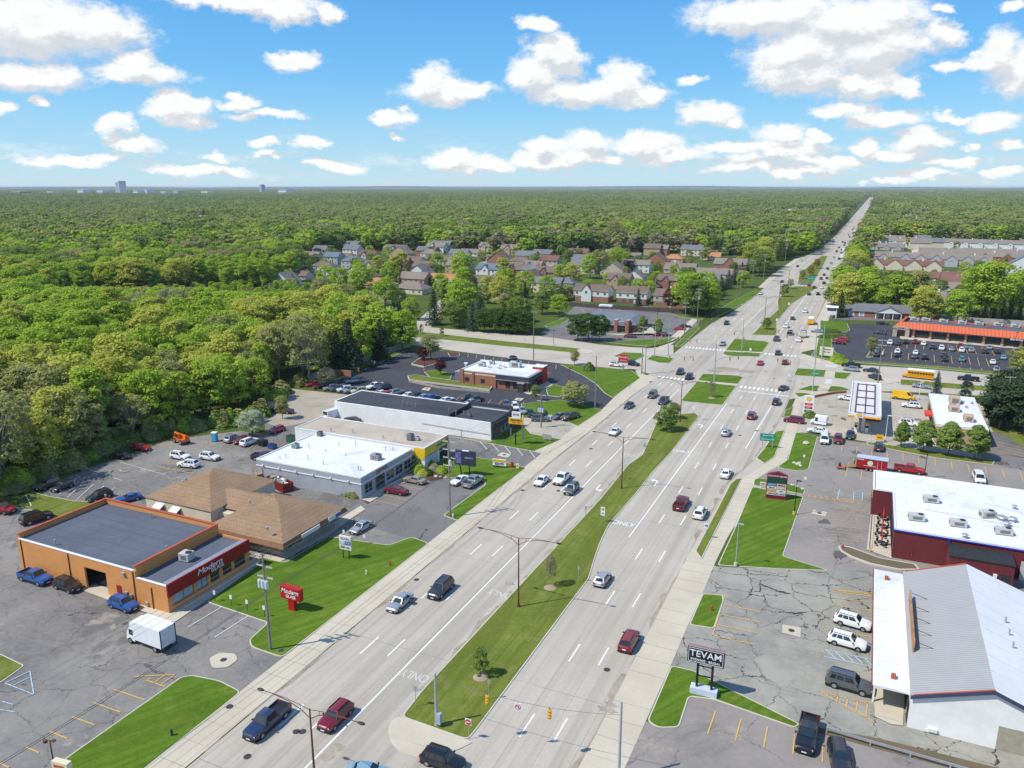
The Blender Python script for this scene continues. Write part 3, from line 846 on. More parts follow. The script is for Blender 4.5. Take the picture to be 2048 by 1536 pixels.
def quads_mesh(name,P,N,sz,mat,rng,asp=0.75):
    """leaf-sized faces at points P, facing N with jitter"""
    n=len(P)
    N=N+rng.normal(0,0.5,(n,3))+np.array([-0.12,-0.12,0.35]);N /= np.linalg.norm(N,axis=1)[:,None]+1e-9
    T=np.cross(N,rng.normal(0,1,(n,3)));T /= np.linalg.norm(T,axis=1)[:,None]+1e-9
    B=np.cross(N,T)
    s=(sz*rng.uniform(0.6,1.35,n))[:,None]/2
    V=np.stack([P-T*s-B*s*asp,P+T*s-B*s*asp,P+T*s*0.8+B*s*asp,P-T*s*0.8+B*s*asp],1).reshape(-1,3)
    me=bpy.data.meshes.new(name)
    me.vertices.add(n*4);me.loops.add(n*4);me.polygons.add(n)
    me.vertices.foreach_set('co',V.astype(np.float32).ravel())
    me.loops.foreach_set('vertex_index',np.arange(n*4,dtype=np.int32))
    me.polygons.foreach_set('loop_start',np.arange(0,n*4,4,dtype=np.int32))
    me.polygons.foreach_set('loop_total',np.full(n,4,np.int32))
    me.materials.append(mat)
    me.update(calc_edges=True)
    return me

def crown_points(rng,npuff,per,kind='round'):
    """unit tree: height 1, crown from z0 to 1, horizontal radius about 0.36"""
    z0={'round':0.18,'tall':0.15,'sparse':0.28,'vase':0.26,'street':0.24}[kind]
    rad={'round':0.37,'tall':0.26,'sparse':0.37,'vase':0.40,'street':0.33}[kind]
    P,N=[],[]
    cen=[]
    lob=rng.uniform(0,6.28,3)
    for i in range(npuff):
        t=rng.uniform(0,1)**0.8
        z=z0+(0.97-z0)*t
        if kind=='street':prof=math.sin(math.pi*min(1,(t*0.9+0.12)))**0.55*(1.08-0.45*t)
        elif kind=='vase':prof=math.sqrt(max(0.02,t))*math.sqrt(max(0,1.02-t**3))*1.05
        else:prof=math.sqrt(max(0.02,1-(2*t-0.9)**2/1.35))
        a=rng.uniform(0,6.283)
        lobe=1+0.18*math.sin(2*a+lob[0])*math.sin(3.1*z*3+lob[1])+0.12*math.sin(5*a+lob[2])
        rr=rad*prof*lobe*(rng.uniform(0.45,1)**0.5)*0.88
        cen.append((rr*math.cos(a),rr*math.sin(a),z))
    C0=np.array(cen)
    pr=rad*(0.24 if kind!='sparse' else 0.19)
    for c in C0:
        d=rng.normal(0,1,(per,3));d /= np.linalg.norm(d,axis=1)[:,None]
        d[:,2]=np.where(d[:,2]<-0.35,-d[:,2],d[:,2])
        r=pr*rng.uniform(0.55,1.15,per)[:,None]*rng.uniform(0.75,1.25)
        P.append(c+d*r*np.array([1.15,1.15,0.72]));N.append(d+np.array([0,0,0.25]))
    return np.concatenate(P),np.concatenate(N),C0

def spruce_points(rng,layers=17,per=150,w=0.24):
    P,N=[],[]
    for i in range(layers):
        t=i/(layers-1)
        z=0.06+0.9*t
        rr=w*(1-t)**0.85+0.012
        nb=max(4,int(13*(1-t)+4))
        for b in range(nb):
            a=6.283*b/nb+rng.uniform(-0.3,0.3)+i
            L=rr*rng.uniform(0.75,1.15)
            k=max(5,int(per*(1-t*0.7)/nb*1.8))
            s=rng.uniform(0.1,1,k)
            x=s*L
            P.append(np.stack([np.cos(a)*x+rng.normal(0,0.011,k),np.sin(a)*x+rng.normal(0,0.011,k),z-0.10*x/0.24*0.45+rng.normal(0,0.007,k)],1))
            N.append(np.tile(np.array([math.cos(a)*0.5,math.sin(a)*0.5,0.8]),(k,1)))
    P=np.concatenate(P);N=np.concatenate(N)
    return P,N

def trunk_mesh(rng,cen,name,mat,kind='round',nb=14,thick=0.019):
    mb=MB()
    top=0.55 if kind!='spruce' else 0.9
    bend=rng.normal(0,0.012,2)
    mid=(bend[0],bend[1],0.28)
    mb.cyl((0,0,-0.01),mid,thick,thick*0.75,6)
    tp=(bend[0]*2.4,bend[1]*2.4,top)
    mb.cyl(mid,tp,thick*0.75,thick*0.3,6)
    if kind!='spruce' and cen is not None:
        idx=rng.choice(len(cen),min(nb,len(cen)),replace=False)
        for i in idx:
            c=cen[i]
            z=rng.uniform(0.2,0.5)
            s=(bend[0]*z*3,bend[1]*z*3,z)
            m_=((c[0]*0.45+s[0]*0.55),(c[1]*0.45+s[1]*0.55),s[2]*0.4+c[2]*0.6-0.02)
            mb.cyl(s,m_,thick*0.42,thick*0.27,4,cap=False)
            mb.cyl(m_,tuple(c),thick*0.27,thick*0.08,4,cap=False)
            if kind in ('sparse','vase'):
                for _ in range(3):
                    e=c+rng.normal(0,0.06,3)+np.array([0,0,0.03])
                    mb.cyl(m_,tuple(e),thick*0.16,thick*0.05,3,cap=False)
    return mb.mesh(name,mat)

RNG=np.random.default_rng(11)
SHAPES={}
def shape(key,kind,npuff,per,sz,bk):
    P,N,cen=crown_points(RNG,npuff,per,kind)
    SHAPES[key]=(quads_mesh('crown',P,N,sz,LEAF['mid'],RNG),trunk_mesh(RNG,cen,'trunk',bk,kind,16 if kind!='sparse' else 34,0.017))
for i in range(4):shape('round%d'%i,'round',85,62,0.030,bark)
for i in range(2):shape('tall%d'%i,'tall',75,58,0.028,bark)
for i in range(3):shape('sparse%d'%i,'sparse',80,34,0.026,barkpale)
for i in range(2):shape('vase%d'%i,'vase',95,48,0.026,bark)
for i in range(2):shape('street%d'%i,'street',105,62,0.042,bark)
for i in range(2):
    P,N=spruce_points(RNG,19,190)
    SHAPES['spruce%d'%i]=(quads_mesh('crown',P,N,0.030,LEAF['spruce'],RNG,0.45),trunk_mesh(RNG,None,'trunk',bark,'spruce',0,0.014))
P,N=spruce_points(RNG,11,110,0.33)
SHAPES['low0']=(quads_mesh('crown',P,N,0.055,LEAF['spruce'],RNG,0.5),trunk_mesh(RNG,None,'trunk',bark,'spruce',0,0.014))
# bush: unit radius-ish dome
d=RNG.normal(0,1,(900,3));d /= np.linalg.norm(d,axis=1)[:,None];d[:,2]=np.abs(d[:,2])
lump=1+0.15*np.sin(5*d[:,0]+2)*np.sin(4*d[:,1]+1)+RNG.normal(0,0.05,900)
SHAPES['bush']=(quads_mesh('foliage',d*lump[:,None]*np.array([0.5,0.5,0.95]),d,0.15,LEAF['mid'],RNG),None)

TREE_N=[0]
def tree(x,y,h,shp,leaf,label,group=None,w=1.0,cat='tree',name=None,crown=None):
    cr,tk=SHAPES[shp]
    nm=name or {'spruce':'conifer_tree','blue':'conifer_tree','purple':'plum_tree','blossom':'blossom_tree'}.get(leaf,'broadleaf_tree')
    t=thing(nm,label,cat,(x,y,0),random.uniform(0,6.28),group)
    t.scale=(h*w,h*w,h)
    c=link('crown',cr,t)
    c.material_slots[0].link='OBJECT'
    c.material_slots[0].material=LEAF[leaf]
    if tk:link('trunk',tk,t)
    TREE_N[0]+=1
    return t
def bush(x,y,r,h,leaf,label,group=None,cat='shrub'):
    t=link('shrub',SHAPES['bush'][0],None,(x,y,0),random.uniform(0,6.28))
    t.scale=(2*r,2*r,h)
    t.material_slots[0].link='OBJECT';t.material_slots[0].material=LEAF[leaf]
    return tag(t,label,cat,group)
USED=[]      # positions of trees already placed by hand
def T(u,v,h,shp,leaf,label,group=None,w=1.0):
    x,y=G(u,v)
    USED.append((x,y,h*0.3*w))
    return tree(x,y,h,shp,leaf,label,group,w)
def BU(u,v,r,h,leaf,label,group=None):
    x,y=G(u,v)
    return bush(x,y,r,h,leaf,label,group)

# trees one can point at
T(700,742,17.5,'spruce0','spruce','tall dark spruce beside the grey screen wall west of the burger restaurant',w=1.25)
T(675,745,14,'spruce1','spruce','dark spruce crowded against the taller spruce behind the brick bin enclosure',w=1.1)
T(762,719,14.5,'spruce1','spruce','free-standing dark spruce at the corner of the dark restaurant car park',w=1.25)
T(862,720,9,'vase0','olive','airy spreading tree with thin pale leaves beside the restaurant drive-through',w=1.25)
T(845,722,5,'round1','purple','small purple-leaved tree in the walled mulch bed',w=1.1)
T(881,750,5,'vase1','purple','brownish purple tree on the small lawn west of the burger restaurant',w=1.3)
T(1150,812,6.5,'round2','olive','round pale green crab apple on the lawn near the restaurant exit drive',w=1.6)
T(1149,730,5,'vase0','olive','small bare-limbed tree on the lawn beside the cross street',w=1.1)
T(1072,802,4.5,'vase1','mid','slim young tree on the strip behind the parked cars',w=1.0)
BU(1178,741,1.7,2.6,'mid','dense rounded green bush on the corner lawn by the red restaurant sign')
for i,(u,v,h,ww) in enumerate(((1156,681,10,1.2),(1177,682,10.5,1.2),(1198,681,10,1.15))):
    T(u,v,h,'round%d'%i,'dark',('left','middle','right')[i]+' one of three merged dark green trees in front of the bank','dark trees in front of the bank',ww)
T(1284,670,7.5,'street0','mid','upright green street tree right of the bank entrance',w=0.8)
T(1316,672,7,'street1','mid','green tree behind the traffic cones on the bank lawn',w=0.9)
for i,(u,v,h) in enumerate(((970,664,9.5),(990,665,10),(1010,667,10),(1030,668,10),(1050,669,9.5))):
    T(u,v,h,'round%d'%(i%4),'dark','dense dark green maple in the clipped row along the cross street','row of dark maples along the cross street',1.25)
T(945,662,13,'spruce0','blue','blue-green spruce at the left end of the dark maple row')
T(905,655,11,'round3','mid','round green tree on the corner of the side street',w=1.2)
T(918,655,10,'round1','mid','rounded mid green tree right of the side street corner tree',w=1.1)
T(868,650,16,'spruce1','spruce','dark spruce on the west corner of the side street mouth',w=1.1)
for i,(u,v,h) in enumerate(((725,645,12),(740,645,11),(757,645,11.5),(772,644,10),(787,643,10),(800,642,9))):
    T(u,v,h,'spruce%d'%(i%2),'blue' if i%2 else 'spruce','spruce in the close screen north of the cross street','spruce screen along the cross street',1.1)
for u,v,h in ((793,664,4.5),(884,673,4),(843,668,4)):T(u,v,h,'tall0','mid','thin young tree planted in the grass median of the cross street','young trees in the cross street median',0.9)
T(690,690,15,'tall1','mid','tall slender green tree beside the west end of the cross street',w=1.2)
T(664,700,13,'round0','bright','bright green tree overhanging the cross street at the wood edge',w=1.1)
T(655,775,6,'round2','grey','grey thin-leaved shrub tree beside the gravel yard',w=1.3)
T(505,870,6,'round1','blossom','white blossoming tree at the back of the car park',w=1.4)
T(565,838,6,'vase0','olive','scrubby young tree beside the parked pick-up in the gravel yard',w=1.0)
# median trees
T(961,1354,4.0,'tall0','mid','young green tree in a mulch ring near the south tip of the median',w=0.95)
T(1100,1174,5.2,'sparse0','grey','nearly bare young tree in a mulch ring beside the rusty lamp post',w=0.55)
T(1331,862,6.3,'round0','mid','leafy green tree at the north tip of the long median',w=1.15)
T(1347,838,4.4,'round2','mid','small green tree behind the leafy median tree',w=1.0)
T(1423,795,5.0,'sparse1','grey','thin sapling on the square median south of the junction',w=0.6)
T(1532,659,5.0,'round1','mid','green tree on the median tip north of the junction',w=1.1)
for i,(u,v,h,s,l) in enumerate(((1568,594,7,'round3','mid'),(1581,578,6,'sparse2','grey'),(1604,558,6,'round2','olive'),(1621,551,6.5,'round0','orange'),(1633,537,7,'round1','orange'))):
    T(u,v,h,s,l,('dark green','leafless','yellowish','rust-tinged','reddish brown')[i]+' tree standing in the far median beyond the junction')
# right side
for i,(u,v,h,ww) in enumerate(((1802,894,6.0,0.95),(1846,903,7.2,1.15),(1895,911,7.6,1.2),(1948,918,7.6,1.2))):
    T(u,v,h,'street%d'%(i%2),'mid',('smallest, at the left end,','second from the left','third from the left','rightmost and widest')[i]+' of four clipped green trees south of the petrol station shop',None,ww)
for i,(u,v,h,ww,s) in enumerate(((1990,852,10,1.1,'round0'),(2012,858,12,1.4,'round1'),(2045,862,13,1.4,'round2'),(2068,850,12.5,1.5,'round3'),(2014,832,12,1.4,'round2'),(2040,836,12.5,1.4,'round0'),(2062,815,12,1.5,'round1'))):
    T(u,v,h,s,'spruce','broad dark pine in the clump east of the petrol station shop','dark pines east of the petrol station',ww)
T(1871,796,8,'spruce0','blue','thin grey-green spruce behind the north wall of the petrol station shop',w=1.0)
T(1930,800,5.5,'tall0','blue','wispy young conifer behind the petrol station shop',w=1.2)
T(1741,712,6.5,'vase1','olive','ornamental tree in the kerbed island of the shopping strip car park',w=1.0)
T(2040,752,9,'round3','olive','pale olive tree at the east end of the shopping strip car park',w=1.2)
T(2060,760,10,'round0','yellow','yellow-green tree at the right edge beyond the parked cars',w=1.2)
for i,(u,v,h,ww) in enumerate(((1952,642,24,1.15),(1978,645,26,1.2),(2040,640,22,1.2))):
    T(u,v,h,'vase%d'%(i%2),'bright',('left','right','far right')[i]+' one of the huge spreading cottonwoods behind the shopping strip',None,ww)
for i,(u,v,h,s,l) in enumerate(((1680,634,12,'spruce0','spruce'),(1670,622,11,'spruce1','spruce'),(1662,610,9,'round1','mid'),(1690,600,10,'round3','dark'),(1676,596,11,'spruce1','spruce'),(1700,590,11,'spruce0','blue'),(1712,582,10,'round0','mid'))):
    T(u,v,h,s,l,'evergreen or shrubby tree crowding the roadside north of the colonial office','roadside trees north of the colonial office',1.2)
for i in range(9):
    T(1900+i*17,637+(i%3)*2,9+(i*5%4),'spruce%d'%(i%2),('blue','spruce')[i%2],'small spruce in the belt behind the shopping strip','spruces behind the shopping strip',1.1)
for i in range(13):
    T(1402+i*13.5,622-i*11.0+(i%2)*2,10.5+(i*7%3),'spruce%d'%(i%2),('spruce','blue','spruce')[i%3],'roadside conifer in the line screening the houses from the main road','conifers screening the houses',1.3)
for i,(u,v,h,s,l) in enumerate(((1085,628,11,'round0','mid'),(1118,633,10,'round1','bright'),(1276,612,9,'spruce0','spruce'),(1232,545,17,'vase0','bright'),(1195,545,14,'round3','mid'),(1370,575,12,'round2','mid'),(1306,580,8,'street1','mid'),
        (1262,545,8,'round1','purple'),(1228,575,7,'round2','purple'),(1530,535,22,'vase1','yellow'),(1500,538,19,'vase0','yellow'),(1225,500,26,'vase1','olive'),(928,580,13,'round3','bright'),(950,600,13,'spruce0','blue'),(910,600,10,'round0','bright'),
        (862,575,6,'round1','purple'),(865,560,11,'vase0','olive'),(760,560,9,'round2','mid'),(780,575,9,'spruce1','blue'),(800,578,9,'spruce0','blue'),(650,605,12,'round3','mid'),(660,640,11,'round1','bright'),(822,640,10,'round2','bright'),(800,622,10,'round0','mid'),
        (1050,610,12,'spruce0','spruce'),(1010,625,9,'vase1','olive'),(1030,640,9,'round2','olive'),(890,628,14,'spruce1','spruce'),(960,625,12,'spruce1','blue'),(975,600,10,'spruce0','spruce'),(1135,600,8,'round1','olive'))):
    cn={'mid':'mid green','bright':'bright green','spruce':'dark conifer','blue':'blue-grey conifer','purple':'purple plum','yellow':'tall yellow-green','olive':'olive-grey'}[l]
    T(u,v,h,s,l,cn+' tree standing among the back gardens of the houses',cn+' garden trees among the houses',1.15)
# ---------------- vehicles ----------------
def paint(name,col,rough=0.28,metal=0.0):
    return M('car paint '+name,col,rough,0.04,2.0,metal,0.5,coat=0.6)
PAINT={'white':paint('white',(0.78,0.78,0.77)),'silver':paint('silver',(0.42,0.44,0.46),0.3,0.5),'grey':paint('grey',(0.13,0.14,0.155),0.3,0.4),
         'black':paint('black',(0.012,0.013,0.016)),'dark grey':paint('dark grey',(0.045,0.048,0.055),0.3,0.3),'red':paint('red',(0.42,0.02,0.02)),
         'maroon':paint('maroon',(0.17,0.008,0.018)),'blue':paint('blue',(0.012,0.08,0.30)),'dark blue':paint('dark blue',(0.02,0.035,0.08)),'tan':paint('tan',(0.38,0.33,0.26),0.3,0.3),
         'cream':paint('cream',(0.60,0.55,0.36)),'yellow':paint('yellow',(0.80,0.48,0.01)),'bus yellow':paint('bus yellow',(0.78,0.34,0.01)),'brown':paint('brown',(0.14,0.10,0.07),0.3,0.3),
         'pale blue':paint('pale blue',(0.20,0.33,0.42)),'orange':paint('orange',(0.70,0.14,0.01),0.5),'green':paint('green',(0.02,0.13,0.05),0.5),'teal':paint('teal',(0.10,0.25,0.28))}
glass=M('vehicle glass',(0.02,0.03,0.035),0.06,0,spec=0.9)
rubber=M('rubber',(0.018,0.018,0.02),0.8,0.1)
alloy=M('alloy',(0.45,0.46,0.48),0.35,0.05,metal=0.7)
trim=M('black trim',(0.02,0.02,0.022),0.5,0.1)
chrome=M('chrome',(0.6,0.6,0.62),0.2,0,metal=0.9)
headl=M('headlight lens',(0.72,0.74,0.76),0.12,0,spec=0.8)
taill=M('tail light lens',(0.38,0.01,0.01),0.2,0,spec=0.7)
white_m=M('white metal',(0.76,0.77,0.77),0.5,0.04)
SPEC={  # length, width, height, belt, [hood x, windscreen base, roof front, roof rear, rear base], hood height, tail height, roof half width
 'sedan':(4.85,1.84,1.46,0.92,1.55,0.95,0.25,-1.05,-1.75,0.88,1.02,0.60),
 'coupe':(4.7,1.88,1.36,0.88,1.5,0.75,0.0,-0.9,-1.9,0.85,0.98,0.58),
 'hatchback':(4.25,1.78,1.52,0.95,1.5,1.0,0.35,-1.45,-1.95,0.92,1.05,0.60),
 'suv':(4.75,1.92,1.72,1.06,1.55,1.05,0.42,-1.75,-2.2,1.04,1.10,0.68),
 'large_suv':(5.2,2.02,1.92,1.18,1.7,1.2,0.6,-2.1,-2.45,1.14,1.2,0.74),
 'minivan':(5.1,2.0,1.78,1.05,2.0,1.55,0.75,-2.05,-2.45,1.0,1.12,0.72),
 'pickup':(5.9,2.04,1.92,1.18,1.9,1.25,0.7,-0.6,-0.85,1.15,1.15,0.72),
 'van':(5.9,2.05,2.55,1.3,2.6,2.35,1.55,-2.85,-2.93,1.2,1.3,0.90)}
def loft(mb,rings,m=0,cap=True):
    n=len(rings[0])
    o=len(mb.v)
    vs=[p for r in rings for p in r]
    fs=[]
    for i in range(len(rings)-1):
        for j in range(n):
            fs.append((i*n+j,i*n+(j+1)%n,(i+1)*n+(j+1)%n,(i+1)*n+j))
    if cap:fs+=[tuple(range(n-1,-1,-1)),tuple((len(rings)-1)*n+j for j in range(n))]
    mb.add(vs,[tuple(reversed(f)) for f in fs],m)
def ring(x,z0,z1,w,crown=0.04,tuck=0.88):
    zm=z0+(z1-z0)*0.62
    return [(x,-w*tuck,z0),(x,-w,z0+0.18*(z1-z0)+0.02),(x,-w,zm),(x,-w*0.94,z1-0.03),(x,-w*0.6,z1+crown*0.7),(x,0,z1+crown),
            (x,w*0.6,z1+crown*0.7),(x,w*0.94,z1-0.03),(x,w,zm),(x,w,z0+0.18*(z1-z0)+0.02),(x,w*tuck,z0)]
def car_geo(kind):
    L,Wd,H,B,hx,wx,rf,rrr,rb,hh,th,rw=SPEC[kind]
    h,w=L/2,Wd/2
    body=MB()
    big=kind in ('pickup','van','large_suv')
    zb=0.34 if big else 0.24
    rings=[ring(h,zb+0.16,hh*0.78,w*0.76),ring(h-0.12,zb+0.04,hh*0.88,w*0.9),ring(h-0.45,zb,hh*0.96,w*0.98),ring(hx,zb,hh,w),ring(wx,zb,B+0.02,w)]
    if kind=='pickup':
        rings+=[ring(rb,zb,B+0.02,w),ring(rb-0.06,zb,B-0.25,w),ring(-h+0.1,zb,B-0.25,w),ring(-h,zb+0.1,B-0.27,w*0.97)]
    else:
        rings+=[ring(0,zb,B,w),ring(rb+0.5,zb,B+0.02,w),ring(max(rb-0.05,-h+0.25),zb,th,w*0.98),ring(-h+0.12,zb+0.04,th*0.93,w*0.92),ring(-h,zb+0.18,th*0.8,w*0.8)]
    loft(body,rings)
    # cabin
    bw=w*0.93
    zt=H-0.04
    def cr(x,z,ww):return [(x,-ww,z),(x,0,z+0.03),(x,ww,z)]
    a0=[(wx,-bw,B-0.05),(rf,-rw,zt),(rrr,-rw,zt),(rb,-bw,B-0.05)]
    a1=[(x,-y,z) for x,y,z in a0]
    top=[(rf,0,zt+0.05),(rrr,0,zt+0.05)]
    v=a0+a1+top
    body.add(v,[(0,3,2,1),(4,5,6,7),(0,1,8,5,4),(3,7,6,9,2),(1,2,9,8),(8,9,6,5)],0)
    if kind=='pickup':
        for s in (-1,1):body.box(rb-0.05,s*w,B-0.3,-h+0.02,s*(w-0.09),B+0.06)
        body.box(-h,-w*0.97,B-0.3,-h+0.08,w*0.97,B+0.06)
    def pane(a,b,c,d,sh,off):
        """window: inner share of a wall quad, set a little proud"""
        P=[Vector(q) for q in (a,b,c,d)]
        n=(P[1]-P[0]).cross(P[3]-P[0]).normalized()*off
        def at(s,t):return (P[0]*(1-s)+P[1]*s)*(1-t)+(P[3]*(1-s)+P[2]*s)*t+n
        s0,s1,t0,t1=sh
        return [at(s0,t0),at(s1,t0),at(s1,t1),at(s0,t1)]
    wins={}
    ws=MB()
    q=pane((wx,bw,B-.05),(wx,-bw,B-.05),(rf,-rw,zt),(rf,rw,zt),(0.06,0.94,0.12,0.93),-0.025);ws.quad(*q[::-1]);wins['windshield']=ws
    rwd=MB();q=pane((rb,-bw,B-.05),(rb,bw,B-.05),(rrr,rw,zt),(rrr,-rw,zt),(0.09,0.91,0.2,0.9),-0.025);rwd.quad(*q[::-1]);wins['rear_window']=rwd
    # both windings so that glass shows whichever way the quad turned out
    sides=[]
    cuts={'pickup':[(0.10,0.5),(0.55,0.93)],'van':[(0.03,0.2)],'coupe':[(0.12,0.6),(0.64,0.84)]}.get(kind,[(0.12,0.42),(0.46,0.70),(0.735,0.92)])
    for s in (-1,1):
        sm=MB()
        for c0,c1 in cuts:
            A_,B_,C_,D_=[(x,s*y,z) for x,y,z in ((wx,bw,B-.05),(rb,bw,B-.05),(rrr,rw,zt),(rf,rw,zt))]
            q=pane(A_,B_,C_,D_,(c0,c1,0.2,0.88),0.018 if s<0 else-0.018)
            c=(q[0]+q[2])/2
            if c.y*s<(B_[1]*s+C_[1]*s)/2-0.001:q=pane(A_,B_,C_,D_,(c0,c1,0.2,0.88),-0.018 if s<0 else 0.018)
            sm.quad(*q)
        sides.append(sm)
    wins['side_window']=sides
    return body,wins
def wheel_geo(r,wd=0.24):
    t=MB();t.cyl((0,-wd/2,0),(0,wd/2,0),r,r,16)
    ri=MB();ri.cyl((0,-wd/2-0.012,0),(0,wd/2+0.012,0),r*0.62,r*0.62,10)
    return t,ri
PROTO_CAR,PROTO_FAR={},{}
AX={'sedan':(1.45,-1.4),'coupe':(1.42,-1.4),'hatchback':(1.32,-1.25),'suv':(1.45,-1.4),'large_suv':(1.58,-1.5),'minivan':(1.6,-1.5),'pickup':(1.85,-1.85),'van':(1.95,-1.85)}
def car_meshes(kind):
    L,Wd,H,B=SPEC[kind][:4];h,w=L/2,Wd/2
    body,wins=car_geo(kind)
    big=kind in ('pickup','van','large_suv')
    r=0.40 if big else 0.34
    P={}
    P['body']=(body.mesh('body',PAINT['grey'],False),[])
    tm=MB()
    for x in AX[kind]:
        for s in (-1,1):tm.cyl((x,s*(w-0.10),r+0.01),(x,s*(w+0.004),r+0.01),r*1.2,r*1.2,14)
    tm.box(-h+0.05,-w+0.03,0.2,h-0.1,w-0.03,0.34 if big else 0.26)
    tm.box(h-0.06,-w*0.7,0.34,h+0.015,w*0.7,B*0.62)
    for s in (-1,1):
        tm.cbox((SPEC[kind][5]-0.25,s*(w+0.08),B+0.05),(0.14,0.2,0.15))
        if kind in ('suv','large_suv'):tm.box(SPEC[kind][6]-0.1,s*(SPEC[kind][11]-0.08)-0.02,H-0.02,SPEC[kind][7]+0.1,s*(SPEC[kind][11]-0.08)+0.02,H+0.05)
    P['trim']=(tm.mesh('trim',trim),[])
    meshes={'body':P['body'][0],'trim':P['trim'][0],'windshield':wins['windshield'].mesh('windshield',glass),'rear_window':wins['rear_window'].mesh('rear_window',glass),
              'side_window':[q.mesh('side_window',glass) for q in wins['side_window']]}
    t,ri=wheel_geo(r)
    pl=MB();pl.cbox((h+0.02,0,B*0.42),(0.02,0.5,0.14));pl.cbox((-h-0.01,0,B*0.62),(0.03,0.5,0.15));meshes['number_plate']=pl.mesh('number_plate',headl)
    meshes['tyre']=t.mesh('tyre',rubber);meshes['rim']=ri.mesh('rim',alloy)
    hl=MB();hl.cbox((0,0,0),(0.18,0.36,0.16));meshes['headlight']=hl.mesh('headlight',headl)
    tl=MB();tl.cbox((0,0,0),(0.18,0.30,0.26));meshes['taillight']=tl.mesh('taillight',taill)
    if kind=='pickup':
        b=MB();b.box(-h+0.1,-w+0.1,B-0.26,SPEC[kind][8]-0.06,w-0.1,B-0.18);meshes['cargo_bed']=b.mesh('cargo_bed',trim)
    far=MB()
    far.v,far.f,far.m=list(body.v),list(body.f),[0]*len(body.f)
    for q in [wins['windshield'],wins['rear_window']]+wins['side_window']:far.add(q.v,q.f,1)
    far.add(tm.v,tm.f,2)
    for x in AX[kind]:
        for s in (-1,1):far.cyl((x,s*(w-0.22),r),(x,s*(w+0.01),r),r,r,10,2);far.cyl((x,s*(w),r),(x,s*(w+0.02),r),r*0.6,r*0.6,8,3)
    for s in (-1,1):
        far.cbox((h-0.13,s*w*0.66,B*0.72),(0.16,0.3,0.13),3);far.cbox((-h+0.1,s*w*0.72,B*0.8),(0.14,0.24,0.2),4)
    fm=far.mesh('car',[PAINT['grey'],glass,trim,alloy,taill])
    return meshes,fm
KN={'sedan':'saloon car','coupe':'coupe','hatchback':'hatchback','suv':'SUV','large_suv':'large SUV','minivan':'minivan','pickup':'pick-up truck','van':'tall van'}
CATN={'pickup':'pickup truck','van':'van','minivan':'minivan'}
CARXY=[]
# surveyed back and front ends of parked cars
ENDS={'left of a pair':(118,966,74,983),'right of a pair':(146,969,103,988),'open tailgate':(221,991,178,1006),'bright blue coupe':(274,998,240,1006),'black minivan parked behind':(46,1051,101,1034),
 'black coupe parked against':(260,918,222,914),'red saloon parked against':(264,898,299,902),'left of three':(341,914,381,921),'nearest the tan roof':(397,936,358,932),'right of three':(401,916,439,922),
 'left end of the back row':(449,889,483,875),'squeezed between':(500,880,466,891),'right end of the back row':(483,895,514,883),'bright red estate':(570,859,538,869),'stone fronted shop':(741,1049,703,1072),
 'dark maroon saloon parked at':(815,991,771,983),'champagne':(851,970,809,961),'under the black billboard':(934,958,903,974),'beside the white coupe':(929,980,964,958),'blue pick-up truck parked along':(40,1152,106,1173),
 'between the blue pick-up':(108,1168,166,1188),'near the red side door':(220,1206,277,1226),'below the lone spruce':(759,726,736,738),'upper of two':(1668,1241,1742,1262),'lower of two':(1655,1280,1733,1302),
 'bridal shop door':(1647,1362,1748,1391),'parked at the guard rail':(1622,1438,1605,1522)}
def car(u,v,head,kind,col,label,group=None,extra=None,detail=None,xy=None):
    """head: heading in degrees, 90 = away along the main road, 0 = to the right across it"""
    x,y=xy or G(u,v)
    for k_,q_ in ENDS.items():
        if k_ in label:
            (bx,by),(fx,fy)=G(q_[0],q_[1]),G(q_[2],q_[3])
            x,y,head=(bx+fx)/2,(by+fy)/2,math.degrees(math.atan2(fy-by,fx-bx))
    CARXY.append((x,y))
    if kind not in PROTO_CAR:PROTO_CAR[kind]=car_meshes(kind)
    ms,fm=PROTO_CAR[kind]
    nm={'pickup':'pickup_truck','van':'cargo_van','minivan':'minivan','suv':'sport_utility_car','large_suv':'sport_utility_car'}.get(kind,'car')
    z=0.04
    d=math.hypot(x,y)
    if detail is None:detail=d<235
    rz=R(head)
    if not detail:
        t=link(nm,fm,None,(x,y,z),rz)
        t.material_slots[0].link='OBJECT';t.material_slots[0].material=PAINT[col]
        return tag(t,label,CATN.get(kind,'car'),group)
    t=thing(nm,label,CATN.get(kind,'car'),(x,y,z),rz,group)
    L,Wd,H,B=SPEC[kind][:4];h,w=L/2,Wd/2
    b=link('body',ms['body'],t);b.material_slots[0].link='OBJECT';b.material_slots[0].material=PAINT[col]
    link('trim',ms['trim'],t)
    link('windshield',ms['windshield'],t)
    link('number_plate',ms['number_plate'],t)
    if kind!='van':link('rear_window',ms['rear_window'],t)
    for q in ms['side_window']:link('side_window',q,t)
    r=0.40 if kind in ('pickup','van','large_suv') else 0.34
    for wx_ in AX[kind]:
        for s in (-1,1):
            ty=link('wheel',ms['tyre'],t,(wx_,s*(w-0.10),r));link('rim',ms['rim'],ty)
    for s in (-1,1):
        link('headlight',ms['headlight'],t,(h-0.13,s*w*0.66,B*0.72))
        link('taillight',ms['taillight'],t,(-h+0.09,s*w*0.74,B*0.8))
    if kind=='pickup':link('cargo_bed',ms['cargo_bed'],t)
    return t
ON=' on the main road'
